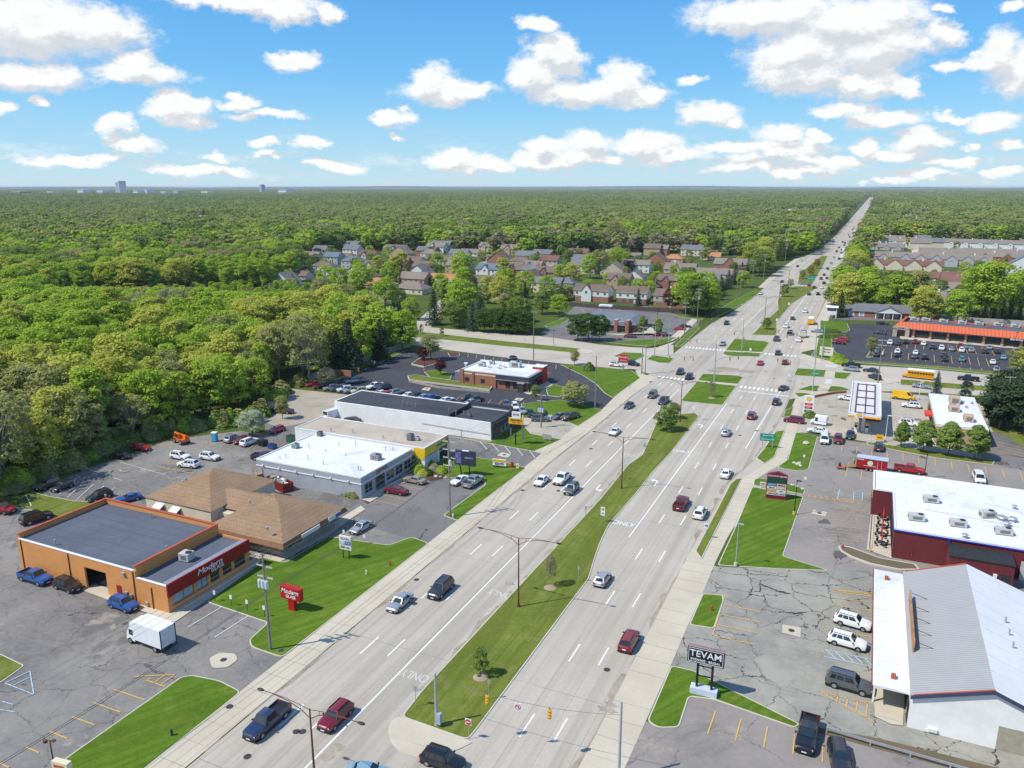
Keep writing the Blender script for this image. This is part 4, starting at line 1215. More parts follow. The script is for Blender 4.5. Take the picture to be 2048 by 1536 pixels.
# traffic coming towards the camera (left carriageway)
car(535,1453,-90,'pickup','dark blue','dark navy pick-up truck with covered bed driving beside the curved kerb end')
car(672,1442,-90,'suv','maroon','red SUV with sunroof passing the forked street lamp base')
car(800,1212,-90,'sedan','silver','silver saloon in the kerb lane beside the glass shop lawn')
car(882,1186,-90,'large_suv','dark grey','dark grey SUV overtaking the silver saloon')
car(1083,967,-90,'sedan','white','white saloon with black roof in the kerb lane by the white roofed shop')
car(1124,963,-90,'pickup','white','white pick-up truck in the middle lane beside the white saloon')
car(1143,984,-90,'suv','grey','grey SUV ahead of the white pick-up near the left-turn arrow')
car(1229,868,-90,'coupe','white','white and dark coupe approaching under the lamp arm beside the median')
car(1258,815,-90,'sedan','dark grey','dark saloon in the kerb lane beside the corner lawn')
car(1305,794,-90,'minivan','brown','grey-brown minivan just south of the zebra crossing')
car(1327,806,-90,'pickup','dark grey','dark SUV-like pick-up level with the square median tip')
car(1360,748,-90,'suv','dark grey','dark SUV inside the junction nearer the kerb')
car(1378,758,-90,'suv','black','black SUV crossing the white zebra bars')
car(1445,691,-90,'hatchback','silver','silver hatchback stopping at the far zebra crossing')
car(1453,649,-90,'suv','dark grey','lone dark SUV north of the junction by the bank verge')
car(1521,589,-90,'hatchback','white','white hatchback in the far lanes beside the conifers')
for i,(u,v,c) in enumerate(((1564,565,'dark blue'),(1595,534,'dark grey'),(1603,522,'white'))):car(u,v,-90,'sedan',c,c+' car coming south along the far carriageway','southbound cars far up the road')
# traffic driving away (right carriageway)
car(1205,1165,90,'hatchback','silver','silver hatchback seen from behind beside the bend of the median kerb')
car(1258,1290,90,'suv','maroon','dark red car driving away, nearest on the right carriageway')
car(1362,1013,90,'pickup','maroon','dark red pick-up truck driving away beside the turn lane word')
car(1400,1032,90,'suv','white','white car with dark rear glass in the kerb lane by the verge')
car(1452,952,90,'sedan','white','white saloon driving away at the plaza entrance')
car(1452,870,90,'hatchback','silver','silver car driving away past the left-turn arrow')
car(1503,836,90,'suv','maroon','red SUV driving away south of the junction')
car(1552,808,90,'suv','black','black SUV in the right-turn lane by the petrol station')
car(1567,780,75,'sedan','black','black saloon turning right at the stop line')
car(1520,729,90,'sedan','red','bright red car crossing the middle of the junction')
car(1570,728,90,'suv','maroon','dark maroon SUV crossing the junction by the east island')
car(1556,709,90,'suv','dark grey','dark car on the far zebra crossing')
for i,(u,v,k,c,l) in enumerate(((1553,681,'pickup','brown','brown pick-up just beyond the signals'),(1598,683,'hatchback','white','white hatchback beyond the far zebra crossing'),(1580,669,'pickup','black','dark pick-up behind the cream lorry'),
        (1572,655,'suv','white','white van-like SUV by the median bend'),(1585,639,'sedan','dark grey','grey saloon left of the minibus'),(1610,625,'suv','white','white SUV ahead of the minibus'))):
    car(u,v,90,k,c,l)
for i,(u,v,c) in enumerate(((1618,590,'dark grey'),(1636,590,'black'),(1628,577,'maroon'),(1643,577,'white'),(1618,572,'maroon'),(1648,568,'black'),(1642,559,'maroon'),(1654,558,'dark grey'),(1648,551,'black'),(1674,548,'maroon'),(1655,539,'black'),(1666,542,'black'),
        (1668,535,'white'),(1662,528,'silver'),(1678,519,'black'),(1668,516,'silver'),(1682,507,'grey'),(1673,504,'maroon'),(1684,501,'dark blue'),(1678,496,'black'),(1688,491,'maroon'),(1690,487,'black'),(1685,485,'black'),(1699,475,'dark grey'),
        (1697,471,'maroon'),(1706,467,'black'),(1705,460,'maroon'),(1708,457,'maroon'),(1716,452,'black'),(1718,447,'dark grey'),(1666,485,'black'),(1725,440,'red'),(1727,436,'maroon'),(1731,430,'dark grey'))):
    car(u,v,90,('sedan','suv','suv','hatchback')[i%4],c,c+' car in the dense queue driving away up the road','cars driving away up the far road',detail=False)
car(1607,569,20,'sedan','silver','silver car waiting in the median crossover beyond the junction')
car(1705,487,0,'sedan','white','white car leaving a side road far up the right side')
car(1634,665,180,'sedan','pale blue','pale blue car leaving the shopping strip driveway')
# cross street
car(1232,733,0,'suv','white','white SUV behind the red restaurant sign on the cross street')
car(1265,731,-8,'suv','black','black SUV waiting at the corner of the cross street')
car(1702,742,172,'suv','silver','silver SUV on the east cross street in front of a black pick-up')
car(1702,734,172,'pickup','black','black pick-up waiting behind the silver SUV on the cross street')
car(1742,744,172,'sedan','dark grey','dark saloon queueing on the east cross street')
car(1749,758,125,'suv','dark grey','dark SUV crossing the gap in the east median')
car(1936,761,175,'pickup','black','black crew-cab pick-up on the east cross street behind the school bus')
car(1842,776,-8,'sedan','silver','silver saloon passing north of the yellow van')
# left lots
car(75,1164,-20,'pickup','blue','blue pick-up truck parked along the orange wall')
car(136,1182,-20,'suv','black','black SUV parked between the blue pick-up and the garage door')
car(248,1216,-18,'suv','blue','bright blue SUV parked near the red side door')
car(73,1043,10,'large_suv','black','black minivan parked behind the orange building')
car(2,1024,10,'pickup','red','red pick-up at the left edge beside the pond')
car(96,979,-160,'suv','brown','dark bronze SUV parked at the pond, left of a pair')
car(124,980,-160,'hatchback','dark grey','dark grey hatchback parked at the pond, right of a pair')
car(199,1001,-160,'suv','black','black car with open tailgate behind the orange building')
car(257,1004,-155,'coupe','blue','bright blue coupe behind the orange building')
car(240,915,170,'coupe','black','black coupe parked against the wood')
car(281,901,170,'sedan','red','red saloon parked against the wood')
car(361,920,-15,'suv','white','white SUV in the middle of the car park, left of three')
car(378,936,165,'suv','white','white SUV nearest the tan roof')
car(419,920,-15,'suv','white','white SUV with black rails, right of three')
car(465,885,25,'suv','silver','silver SUV at the left end of the back row')
car(480,890,25,'hatchback','maroon','dark red hatchback squeezed between two light cars')
car(497,893,25,'suv','white','white SUV at the right end of the back row')
car(553,866,20,'hatchback','red','bright red estate car beside the blossoming tree')
car(722,1060,-100,'sedan','silver','silver saloon parked in front of the stone fronted shop')
car(792,987,165,'sedan','maroon','dark maroon saloon parked at the white roofed shop')
car(829,967,170,'sedan','tan','champagne saloon parked beside the rockery')
car(919,968,-140,'coupe','white','white coupe parked under the black billboard')
car(944,971,40,'pickup','silver','silver pick-up parked beside the white coupe')
car(530,920,10,'pickup','dark grey','dark pick-up hidden behind the white roofed shop')
# gravel yard and restaurant lot
for i,(u,v,k,c) in enumerate(((646,776,'pickup','maroon'),(662,780,'suv','silver'),(677,781,'minivan','grey'),(690,783,'suv','white'),(703,785,'suv','silver'),(718,786,'suv','cream'))):
    car(u,v,-125,k,c,'parked %s %s, number %s from the left in the gravel yard row'%(c,KN[k],('one','two','three','four','five','six')[i]),'cars in the gravel yard row')
car(708,766,-125,'pickup','silver','silver pick-up behind the gravel yard row')
car(628,772,-125,'sedan','red','red car half hidden at the wood end of the gravel yard')
car(751,777,-110,'pickup','white','white pick-up parked at the dark car park edge')
car(768,779,-110,'suv','dark grey','dark SUV parked right of the white pick-up')
car(747,735,-150,'pickup','black','black pick-up parked below the lone spruce')
for i,(u,v,k,c) in enumerate(((765,790,'sedan','white'),(777,791,'sedan','red'),(793,789,'suv','silver'),(820,794,'sedan','white'),(836,796,'suv','dark blue'),(850,798,'sedan','silver'),(864,799,'sedan','blue'),(894,804,'sedan','white'),(936,799,'suv','grey'),(953,804,'suv','black'),(945,808,'sedan','silver'))):
    car(u,v,72,k,c,'%s %s parked against the black roofed workshop'%(c,KN[k]),'cars parked behind the workshop')
car(1025,719,95,'sedan','dark grey','dark car alone in the north row of the restaurant car park')
for i,(u,v,k,c,hd) in enumerate(((1012,812,'hatchback','grey',-60),(1030,818,'suv','white',-60),(1045,825,'sedan','silver',-60),(1061,831,'sedan','black',-60),(1082,828,'suv','dark grey',-60),(1081,842,'suv','grey',20),(1118,837,'sedan','grey',-110),(1140,838,'pickup','brown',-110))):
    car(u,v,hd,k,c,'%s %s parked on the workshop forecourt'%(c,KN[k]),'cars on the workshop forecourt')
car(566,826,10,'pickup','dark grey','old dark pick-up in the scrub of the gravel yard')
car(668,836,80,'van','white','white box van behind the beige roof',detail=False)
car(705,843,170,'coupe','dark grey','covered dark car beside the long white wall')
# bank
for u,v,c,l in ((1360,660,'red','red car parked east of the bank'),(1370,655,'black','black car behind the red one east of the bank'),(1330,670,'white','white car behind the traffic cones'),(1318,672,'red','red car behind the green tree by the cones'),(1260,675,'maroon','maroon saloon in front of the bank door')):
    car(u,v,15,'sedan',c,l)
# petrol station
car(1588,845,175,'minivan','maroon','dark red minivan leaving the petrol station')
car(1635,866,178,'sedan','white','white saloon at the grass edge of the petrol station')
car(1648,884,-86,'minivan','white','white minivan parked between the lawn and the red car')
car(1676,884,-88,'suv','maroon','dark red boxy SUV beside the white minivan')
car(1700,874,-92,'sedan','dark blue','dark saloon parked above the red SUV')
car(1757,899,88,'suv','dark grey','grey car parked in front of the small yellow red sign')
car(1694,800,178,'sedan','white','white car emerging left of the canopy')
car(1741,840,178,'suv','maroon','maroon SUV fuelling under the canopy')
car(1806,799,-6,'van','yellow','yellow delivery van with an open side door')
car(1822,815,178,'suv','white','white SUV parked below the yellow van')
car(1817,851,-8,'suv','white','white SUV behind the smallest clipped tree')
car(1822,870,0,'sedan','silver','silver car hidden by the clipped trees')
car(1957,962,-88,'minivan','white','white van parked behind the white roofed restaurant')
# shopping strip
r1=((1780,688,'white'),(1796,690,'dark grey'),(1811,687,'black'),(1830,687,'maroon'),(1847,690,'white'),(1865,697,'dark blue'),(1883,699,'white'),(1903,701,'silver'),(1920,695,'maroon'),(1923,703,'white'),(1942,703,'silver'),(1937,697,'teal'),(1969,706,'dark grey'),(1978,698,'pale blue'),(1993,706,'dark blue'))
for i,(u,v,c) in enumerate(r1):car(u,v,85,('suv','sedan','suv')[i%3],c,c+' car in the row nearest the shopping strip','cars in the row nearest the shopping strip')
r2=((1753,712,'dark grey'),(1755,703,'grey'),(1794,713,'black'),(1795,706,'white'),(1829,716,'grey'),(1831,708,'white'),(1849,718,'black'),(1887,713,'dark grey'),(1889,722,'black'),(1923,722,'teal'),(1985,727,'white'),(2006,718,'pale blue'),(1992,742,'silver'))
for i,(u,v,c) in enumerate(r2):car(u,v,85,('suv','sedan','sedan')[i%3],c,c+' car in the middle row of the shopping strip lot','cars in the middle row of the shopping strip lot')
car(1677,688,178,'sedan','maroon','dark red saloon nose-in at the lawn west of the strip')
car(1683,683,178,'minivan','red','red minivan behind the dark red saloon')
car(1760,668,175,'suv','grey','grey SUV with red cars behind it left of the strip')
car(1765,649,-10,'sedan','black','black saloon on the drive behind the strip')
car(1993,641,180,'sedan','dark blue','dark car behind the shopping strip roof')
# bottom right
car(1702,1250,-8,'suv','white','white SUV nearest the cracked lot corner, upper of two')
car(1693,1288,-8,'suv','white','white coupe-like SUV with black roof, lower of two')
car(1693,1378,-10,'large_suv','grey','grey large SUV parked at the bridal shop door')
car(1614,1482,-80,'pickup','black','black pick-up parked at the guard rail')
car(1677,1524,-80,'suv','dark grey','dark car at the bottom edge right of the black pick-up')
car(886,1530,0,'suv','black','black SUV turning round the median tip at the bottom edge')
car(738,1556,15,'sedan','pale blue','pale blue car just entering at the bottom edge')

# --- box truck
def place(name,label,cat,u,v,head,group=None,z=0.04):
    x,y=G(u,v)
    return thing(name,label,cat,(x,y,z),R(head),group)
def wheels(t,xs,w,r):
    a,b=wheel_geo(r)
    ta,tb=a.mesh('tyre',rubber),b.mesh('rim',alloy)
    for x in xs:
        for s in (-1,1):
            q=link('wheel',ta,t,(x,s*w,r));link('rim',tb,q)
t=place('box_truck','white box truck with a bare rear door parked on worn asphalt','truck',304,1290,178)
MB().box(-3.3,-1.2,0.95,1.75,1.2,3.5).build('cargo_box',white_m,t)
mb=MB();mb.box(-3.36,-1.05,1.05,-3.302,1.05,3.35);mb.build('rear_door',M('grey white door',(0.6,0.62,0.64),0.5),t)
mb=MB();mb.box(-3.42,-1.22,0.5,-3.3,1.22,0.62);mb.box(-3.4,-1.18,0.6,-3.32,-1.08,3.5);mb.box(-3.4,1.08,0.6,-3.32,1.18,3.5);mb.box(-3.3,-0.5,0.6,3.0,0.5,0.85);mb.build('chassis',trim,t)
mb=MB();loft(mb,[[(1.85,-1.02,0.5),(1.85,-1.02,2.3),(1.85,1.02,2.3),(1.85,1.02,0.5)],[(2.9,-1.02,0.5),(2.9,-0.95,2.25),(2.9,0.95,2.25),(2.9,1.02,0.5)],[(3.5,-0.98,0.55),(3.42,-0.95,1.35),(3.42,0.95,1.35),(3.5,0.98,0.55)]]);mb.build('cab',white_m,t)
mb=MB();mb.quad((3.46,-0.88,1.40),(3.46,0.88,1.40),(2.96,0.85,2.18),(2.96,-0.85,2.18));mb.build('windshield',glass,t)
for s in (-1,1):MB().box(2.1,s*1.03,1.35,2.85,s*1.0,2.1).build('side_window',glass,t);MB().box(3.42,s*0.6,0.75,3.52,s*0.92,1.0).build('headlight',headl,t)
mb=MB();mb.box(1.78,-1.0,2.3,2.6,1.0,3.1);mb.build('wind_deflector',white_m,t)
wheels(t,(2.75,-1.9),0.95,0.42)
# --- school bus
def bus(label,u,v,head,L,body,roof,cat,name,bonnet=True,hh=2.9,stripe=True):
    t=place(name,label,cat,u,v,head)
    h=L/2;x1=h-(1.25 if bonnet else 0.1)
    mb=MB();mb.box(-h,-1.2,0.45,x1,1.2,1.55);mb.build('body',body,t)
    mb=MB()
    for s in (-1,1):
        mb.box(-h,s*1.2,2.15,x1,s*1.13,hh-0.2)
        k=int(L/0.95)
        for i in range(k+1):mb.box(-h+i*(x1+h-0.2)/k,s*1.2,1.55,-h+i*(x1+h-0.2)/k+0.14,s*1.13,2.2)
    mb.box(-h,-1.13,1.55,-h+0.06,1.13,hh-0.2);mb.build('window_frame',body,t)
    mb=MB();mb.box(-h+0.05,-1.12,1.5,x1-0.05,1.12,2.3);mb.build('window',glass,t)
    mb=MB();loft(mb,[[(x,-1.18,hh-0.2),(x,-0.9,hh),(x,0,hh+0.06),(x,0.9,hh),(x,1.18,hh-0.2)] for x in (-h,x1)]);mb.build('roof',roof,t)
    mb=MB();mb.quad((x1+0.01,-1.0,1.6),(x1+0.01,1.0,1.6),(x1+0.01,1.0,2.5),(x1+0.01,-1.0,2.5));mb.build('windshield',glass,t)
    if bonnet:
        mb=MB();loft(mb,[ring(x1,0.45,1.45,1.1,0.05,0.95),ring(h-0.15,0.45,1.3,0.98,0.05,0.95),ring(h,0.5,1.15,0.9,0.04,0.95)]);mb.build('bonnet',body,t)
    if stripe:
        mb=MB()
        for s in (-1,1):
            for z in (0.85,1.25):mb.box(-h+0.1,s*1.2,z,x1,s*1.215,z+0.05)
        mb.build('black_stripe',trim,t)
    mb=MB();mb.box(-h-0.08,-1.2,0.4,-h,1.2,0.6);mb.box(h-0.02,-1.15,0.4,h+0.12,1.15,0.62);mb.build('bumper',trim,t)
    for s in (-1,1):MB().cbox((h if bonnet else x1+0.06,s*0.75,0.95),(0.1,0.3,0.2)).build('headlight',headl,t)
    wheels(t,(h-1.5,-h+1.9),1.02,0.46)
    return t
bus('yellow school bus with a white roof on the east cross street',1836,757,174,8.6,PAINT['bus yellow'],white_m,'school bus','school_bus')
tb=bus('white and yellow minibus driving away north of the junction',1622,648,90,6.6,PAINT['bus yellow'],white_m,'minibus','minibus',False,2.9,False)
bus('cream lorry with a pale roof driving away by the pavement',1606,674,90,5.4,PAINT['cream'],PAINT['silver'],'lorry','lorry',True,2.3,False)
for u,v,l in ((1683,517,'white box lorry in the far queue, lower'),(1687,504,'white box lorry in the far queue, upper'),(1667,483,'dark fronted lorry coming south far up the road')):
    t=place('lorry',l,'lorry',u,v,90)
    MB().box(-3.5,-1.25,0.8,2.2,1.25,3.5).build('cargo_box',white_m,t);MB().box(2.3,-1.1,0.5,3.8,1.1,2.6).build('cab',PAINT['grey'],t);wheels(t,(2.8,-2.2),1.0,0.45)
# --- mail truck
t=place('delivery_truck','boxy white mail truck with a sloped nose at the petrol station','delivery truck',1637,849,172)
MB().box(-1.9,-0.95,0.35,0.9,0.95,2.35).build('body',white_m,t)
mb=MB();loft(mb,[[(0.9,-0.93,0.35),(0.9,-0.93,1.3),(0.9,0.93,1.3),(0.9,0.93,0.35)],[(1.9,-0.85,0.4),(1.85,-0.8,0.95),(1.85,0.8,0.95),(1.9,0.85,0.4)]]);mb.build('bonnet',white_m,t)
mb=MB();mb.quad((1.0,-0.8,1.4),(1.0,0.8,1.4),(0.93,0.8,2.15),(0.93,-0.8,2.15));mb.build('windshield',glass,t)
for s in (-1,1):
    MB().box(0.1,s*0.955,1.0,0.75,s*0.94,2.0).build('side_window',glass,t)
    mb=MB();mb.box(-1.85,s*0.957,1.05,0.85,s*0.94,1.12);mb.build('blue_stripe',PAINT['blue'],t)
wheels(t,(1.25,-1.2),0.8,0.33)
# --- enclosed trailer, its lawn crew and the mower
t=place('enclosed_trailer','dark red enclosed trailer with its rear ramp down','trailer',1743,940,-3)
rd=M('trailer red',(0.33,0.012,0.02),0.35,0.05)
mb=MB();mb.box(-3.0,-1.15,0.55,2.9,-1.1,2.65);mb.box(-3.0,1.1,0.55,2.9,1.15,2.65);mb.box(2.85,-1.1,0.55,2.9,1.1,2.65);mb.box(-3.0,-1.1,0.5,2.85,1.1,0.56);mb.build('body',rd,t)
MB().box(-3.05,-1.2,2.65,2.95,1.2,2.75).build('roof',M('trailer roof',(0.45,0.52,0.6),0.4),t)
mb=MB();mb.add([(-3.0,-1.1,0.55),(-3.0,1.1,0.55),(-4.9,1.1,0.06),(-4.9,-1.1,0.06),(-3.0,-1.1,0.5),(-3.0,1.1,0.5),(-4.9,1.1,0.02),(-4.9,-1.1,0.02)],[(0,1,2,3),(7,6,5,4),(0,3,7,4),(1,5,6,2)]);mb.build('ramp',M('ply ramp',(0.25,0.17,0.09),0.9),t)
mb=MB();mb.cyl((-0.35,-1.17,1.75),(-0.35,-1.155,1.75),0.55,0.55,16);mb.build('emblem',M('pale green emblem',(0.55,0.7,0.5),0.5),t)
mb=MB();mb.box(-1.6,-1.165,1.1,0.9,-1.15,1.17);mb.box(1.05,-1.165,0.7,1.09,-1.15,2.4);mb.box(1.8,-1.165,0.7,1.84,-1.15,2.4);mb.box(-2.9,-1.165,2.3,-1.6,-1.15,2.42);mb.build('white_lettering_band',white_m,t)
wheels(t,(-0.1,-0.95),1.2,0.33)
mb=MB();mb.cyl((2.9,0,0.55),(4.1,0,0.5),0.06,0.06,6);mb.build('tow_bar',trim,t)
pk=car(1818,945,-3,'pickup','red','bright red pick-up coupled to the red trailer')
t=place('ride_on_mower','orange and black ride-on mower behind the trailer ramp','mower',1682,938,0)
MB().box(-0.9,-0.5,0.3,0.7,0.5,0.6).build('deck',PAINT['orange'],t)
MB().box(-0.5,-0.35,0.6,-0.1,0.35,1.25).build('seat',trim,t);mb=MB();mb.cyl((-0.6,-0.4,0.6),(-0.6,-0.4,1.8),0.03);mb.cyl((-0.6,0.4,0.6),(-0.6,0.4,1.8),0.03);mb.cyl((-0.6,-0.4,1.8),(-0.6,0.4,1.8),0.03);mb.build('roll_bar',trim,t)
wheels(t,(0.6,-0.6),0.5,0.28)
# --- telehandler
t=place('telehandler','orange telescopic handler with big black tyres at the wood edge','construction vehicle',363,886,165)
MB().box(-2.2,-0.9,0.7,2.0,0.9,1.3).build('chassis',PAINT['orange'],t)
mb=MB();mb.box(-0.7,0.3,1.3,0.7,1.0,2.5);mb.build('cab',PAINT['orange'],t)
MB().box(-0.6,1.0,1.6,0.6,1.02,2.4).build('window',glass,t)
mb=MB();mb.cyl((-2.2,-0.2,2.0),(3.2,-0.2,1.9),0.28,0.22,6);mb.cyl((3.2,-0.2,1.9),(3.6,-0.2,0.9),0.15,0.15,6);mb.build('boom',PAINT['orange'],t)
mb=MB();mb.box(3.5,-0.6,0.4,3.6,0.4,1.3);mb.box(3.6,-0.5,0.4,4.7,-0.4,0.46);mb.box(3.6,0.2,0.4,4.7,0.3,0.46);mb.build('fork',trim,t)
MB().box(-2.3,-0.85,1.3,-0.9,0.2,1.8).build('engine_cover',PAINT['orange'],t)
wheels(t,(1.4,-1.5),0.95,0.62)
# --- small site objects
t=place('portable_toilet','bright blue portable toilet cabin with a white roof','portable toilet',430,883,20)
MB().box(-0.55,-0.55,0.1,0.55,0.55,2.1).build('cabin',M('toilet blue',(0.05,0.32,0.62),0.5),t);mb=MB();mb.box(-0.6,-0.6,2.1,0.6,0.6,2.25);mb.build('roof',white_m,t);MB().box(-0.35,-0.57,0.15,0.35,-0.555,2.0).build('door',M('toilet blue door',(0.08,0.42,0.72),0.5),t)
def skip(label,u,v,head,col,L=4.0,W_=1.9,H=1.5,fill=None):
    t=place('skip',label,'skip',u,v,head)
    mb=MB();h,w=L/2,W_/2
    mb.box(-h,-w,0.1,h,-w+0.08,H);mb.box(-h,w-0.08,0.1,h,w,H);mb.box(-h,-w+0.08,0.1,-h+0.08,w-0.08,H);mb.box(h-0.08,-w+0.08,0.1,h,w-0.08,H);mb.box(-h+0.08,-w+0.08,0.1,h-0.08,w-0.08,0.2)
    for i in range(int(L/0.7)):mb.box(-h+0.35+i*0.7,-w-0.06,0.15,-h+0.45+i*0.7,-w,H);mb.box(-h+0.35+i*0.7,w,0.15,-h+0.45+i*0.7,w+0.06,H)
    mb.build('bin',col,t)
    if fill:
        rg=random.Random(5);mb=MB()
        for i in range(26):mb.cbox((rg.uniform(-h+.5,h-.5),rg.uniform(-w+.4,w-.4),H-0.1+rg.uniform(-0.1,0.2)),(rg.uniform(.3,.9),rg.uniform(.2,.6),rg.uniform(.1,.35)),i%3,rg.uniform(0,3))
        mb.build('rubbish',[white_m,M('board scrap',(0.45,0.33,0.2),0.9),PAINT['pale blue']],t)
    else:MB().box(-h+0.02,-w+0.02,H+0.003,h-0.02,w-0.02,H+0.08).build('lid',trim,t)
    return t
skip('dark red skip heaped with white rubbish beside the grey wall',560,975,-20,M('skip red',(0.22,0.02,0.02),0.6),6.6,2.3,1.7,True)
skip('dark green bin with a closed lid near the red estate car',583,884,-10,PAINT['green'],1.9,1.6,1.5)
skip('black bin at the end of the parked row',526,891,-10,trim,1.9,1.6,1.3)
skip('small blue bin right of the black bin',545,897,-10,PAINT['blue'],1.8,1.3,1.0)
t=place('scaffold_frame','rusty orange scaffold frame left of the red skip','scaffold',517,960,-20)
mb=MB()
for x in (-0.9,0.9):
    for y in (-0.6,0.6):mb.cyl((x,y,0),(x,y,2.6),0.045,0.045,5)
for z in (0.4,1.4,2.4):
    mb.cyl((-0.9,-0.6,z),(0.9,-0.6,z),0.04,0.04,5);mb.cyl((-0.9,0.6,z),(0.9,0.6,z),0.04,0.04,5);mb.cyl((-0.9,-0.6,z),(-0.9,0.6,z),0.04,0.04,5);mb.cyl((0.9,-0.6,z),(0.9,0.6,z),0.04,0.04,5)
mb.build('frame',M('rusty scaffold',(0.42,0.13,0.04),0.8),t);MB().box(-0.85,-0.55,1.42,0.85,0.55,1.47).build('platform',M('scaffold board',(0.4,0.28,0.15),0.9),t)
# ---------------- buildings ----------------
def brickmat(name,c1,c2,mortar=(0.4,0.36,0.3),sc=1.0):
    m,nt,b=newmat(name)
    g_=nd(nt,'ShaderNodeNewGeometry');P=g_.outputs['Position']
    sp_=nd(nt,'ShaderNodeSeparateXYZ');lk(nt,P,sp_.inputs[0])
    cx=nd(nt,'ShaderNodeCombineXYZ');lk(nt,mt(nt,'ADD',sp_.outputs[0],sp_.outputs[1]),cx.inputs[0]);lk(nt,sp_.outputs[2],cx.inputs[1])
    bt=nd(nt,'ShaderNodeTexBrick');lk(nt,cx.outputs[0],bt.inputs['Vector'])
    bt.inputs['Color1'].default_value=(*c1,1);bt.inputs['Color2'].default_value=(*c2,1);bt.inputs['Mortar'].default_value=(*mortar,1)
    bt.inputs['Scale'].default_value=1.0;bt.inputs['Brick Width'].default_value=0.42*sc;bt.inputs['Row Height'].default_value=0.2*sc;bt.inputs['Mortar Size'].default_value=0.012
    n_=noise(nt,P,0.5,5,0.7)
    col=mixc(nt,mt(nt,'MULTIPLY',ramp(nt,n_,0.4,0.75),0.3),bt.outputs['Color'],[x*0.6 for x in c1])
    lk(nt,col,b.inputs['Base Color']);b.inputs['Roughness'].default_value=0.9
    MATS[name]=m
    return m
def shingle(name,c1,c2,row=0.3):
    m,nt,b=newmat(name)
    P=wpos(nt)
    col=mixc(nt,ramp(nt,noise(nt,P,0.22,5,0.65),0.35,0.65),c1,c2)
    f=noise(nt,vm(nt,'MULTIPLY',P,(1,1,3)),2.6,3,0.8)
    col=mixc(nt,mt(nt,'MULTIPLY',ramp(nt,f,0.35,0.65),0.55),col,[x*0.68 for x in c1])
    sp_=nd(nt,'ShaderNodeSeparateXYZ');lk(nt,P,sp_.inputs[0])
    ln=mt(nt,'LESS_THAN',mt(nt,'PINGPONG',sp_.outputs[2],row/2),0.02)
    col=mixc(nt,mt(nt,'MULTIPLY',ln,0.35),col,[x*0.5 for x in c1])
    lk(nt,col,b.inputs['Base Color']);b.inputs['Roughness'].default_value=0.95;b.inputs['Specular IOR Level'].default_value=0.2
    MATS[name]=m
    return m
def ribbed(name,col,per=0.4,axis=1):
    m,nt,b=newmat(name)
    P=wpos(nt);sp_=nd(nt,'ShaderNodeSeparateXYZ');lk(nt,P,sp_.inputs[0])
    w_=mt(nt,'PINGPONG',sp_.outputs[axis],per/2)
    c=mixc(nt,ramp(nt,w_,0.0,per*0.22),[x*0.6 for x in col],col)
    c=mixc(nt,mt(nt,'MULTIPLY',ramp(nt,noise(nt,P,0.3,4),0.4,0.7),0.15),c,[x*0.6 for x in col])
    lk(nt,c,b.inputs['Base Color']);b.inputs['Roughness'].default_value=0.6
    MATS[name]=m
    return m
def flatroof(name,c1,c2,seam=3.0,rough=0.85):
    m=ground_mat(name,c1,c2,[x*0.8 for x in c1],big=0.12,fine=1.2,joints=[(1,(seam,0.4,0.04,0.6))],stain=0.4,rough=rough)
    return m
orangeb=brickmat('orange block',(0.66,0.29,0.085),(0.62,0.265,0.078),(0.55,0.24,0.08))
redbrick=brickmat('red brick',(0.36,0.11,0.055),(0.30,0.09,0.045))
brownbrick=brickmat('brown brick',(0.19,0.085,0.05),(0.14,0.06,0.04),(0.25,0.2,0.16))
maroonb=brickmat('maroon painted block',(0.155,0.022,0.026),(0.14,0.018,0.022),(0.11,0.018,0.02))
tanbrick=brickmat('tan brick',(0.50,0.34,0.19),(0.44,0.29,0.16))
stone=brickmat('field stone',(0.42,0.37,0.30),(0.28,0.24,0.20),(0.5,0.46,0.4),1.6)
greywall=M('grey render',(0.36,0.38,0.41),0.9,0.06,0.5)
whitewall=M('white painted block',(0.80,0.785,0.75),0.9,0.06,0.4)
cream=M('cream render',(0.62,0.56,0.42),0.9,0.06,0.5)
coping=M('red coping',(0.44,0.09,0.04),0.7,0.1)
whitetrim=M('white trim',(0.72,0.72,0.70),0.6,0.05)
redfascia=M('deep red fascia',(0.27,0.006,0.008),0.55,0.08)
browntrim=M('dark red downpipe',(0.22,0.05,0.03),0.6,0.1)
rf_slate=flatroof('slate grey roof',(0.10,0.115,0.145),(0.125,0.14,0.17),2.0)
rf_white=flatroof('white membrane roof',(0.78,0.78,0.77),(0.72,0.72,0.70),3.2,0.6)
rf_beige=flatroof('beige gravel roof',(0.50,0.43,0.34),(0.44,0.38,0.30),40)
rf_black=flatroof('black membrane roof',(0.052,0.056,0.068),(0.07,0.075,0.088),6.0)
sh_tan=shingle('tan shingles',(0.30,0.195,0.115),(0.36,0.24,0.145))
sh_brown=shingle('brown shingles',(0.18,0.135,0.105),(0.22,0.17,0.135))
sh_grey=shingle('grey shingles',(0.17,0.175,0.185),(0.21,0.215,0.225))
sh_blue=shingle('blue grey shingles',(0.14,0.18,0.22),(0.18,0.22,0.26))
sh_orange=shingle('terracotta shingles',(0.45,0.22,0.10),(0.52,0.27,0.13))
sh_taupe=shingle('taupe shingles',(0.24,0.20,0.17),(0.28,0.24,0.20))
win_glass=M('window glass',(0.03,0.04,0.045),0.08,0.0,spec=0.8)
pale_glass=M('pale blind glass',(0.30,0.40,0.42),0.15,0.05,spec=0.7)
darkframe=M('dark window frame',(0.03,0.03,0.035),0.5,0.0)
metalg=M('galvanised metal',(0.42,0.44,0.46),0.5,0.1,metal=0.4)
unitm=M('roof unit metal',(0.48,0.47,0.45),0.6,0.12)
tanunit=M('tan unit metal',(0.50,0.36,0.24),0.7,0.1)
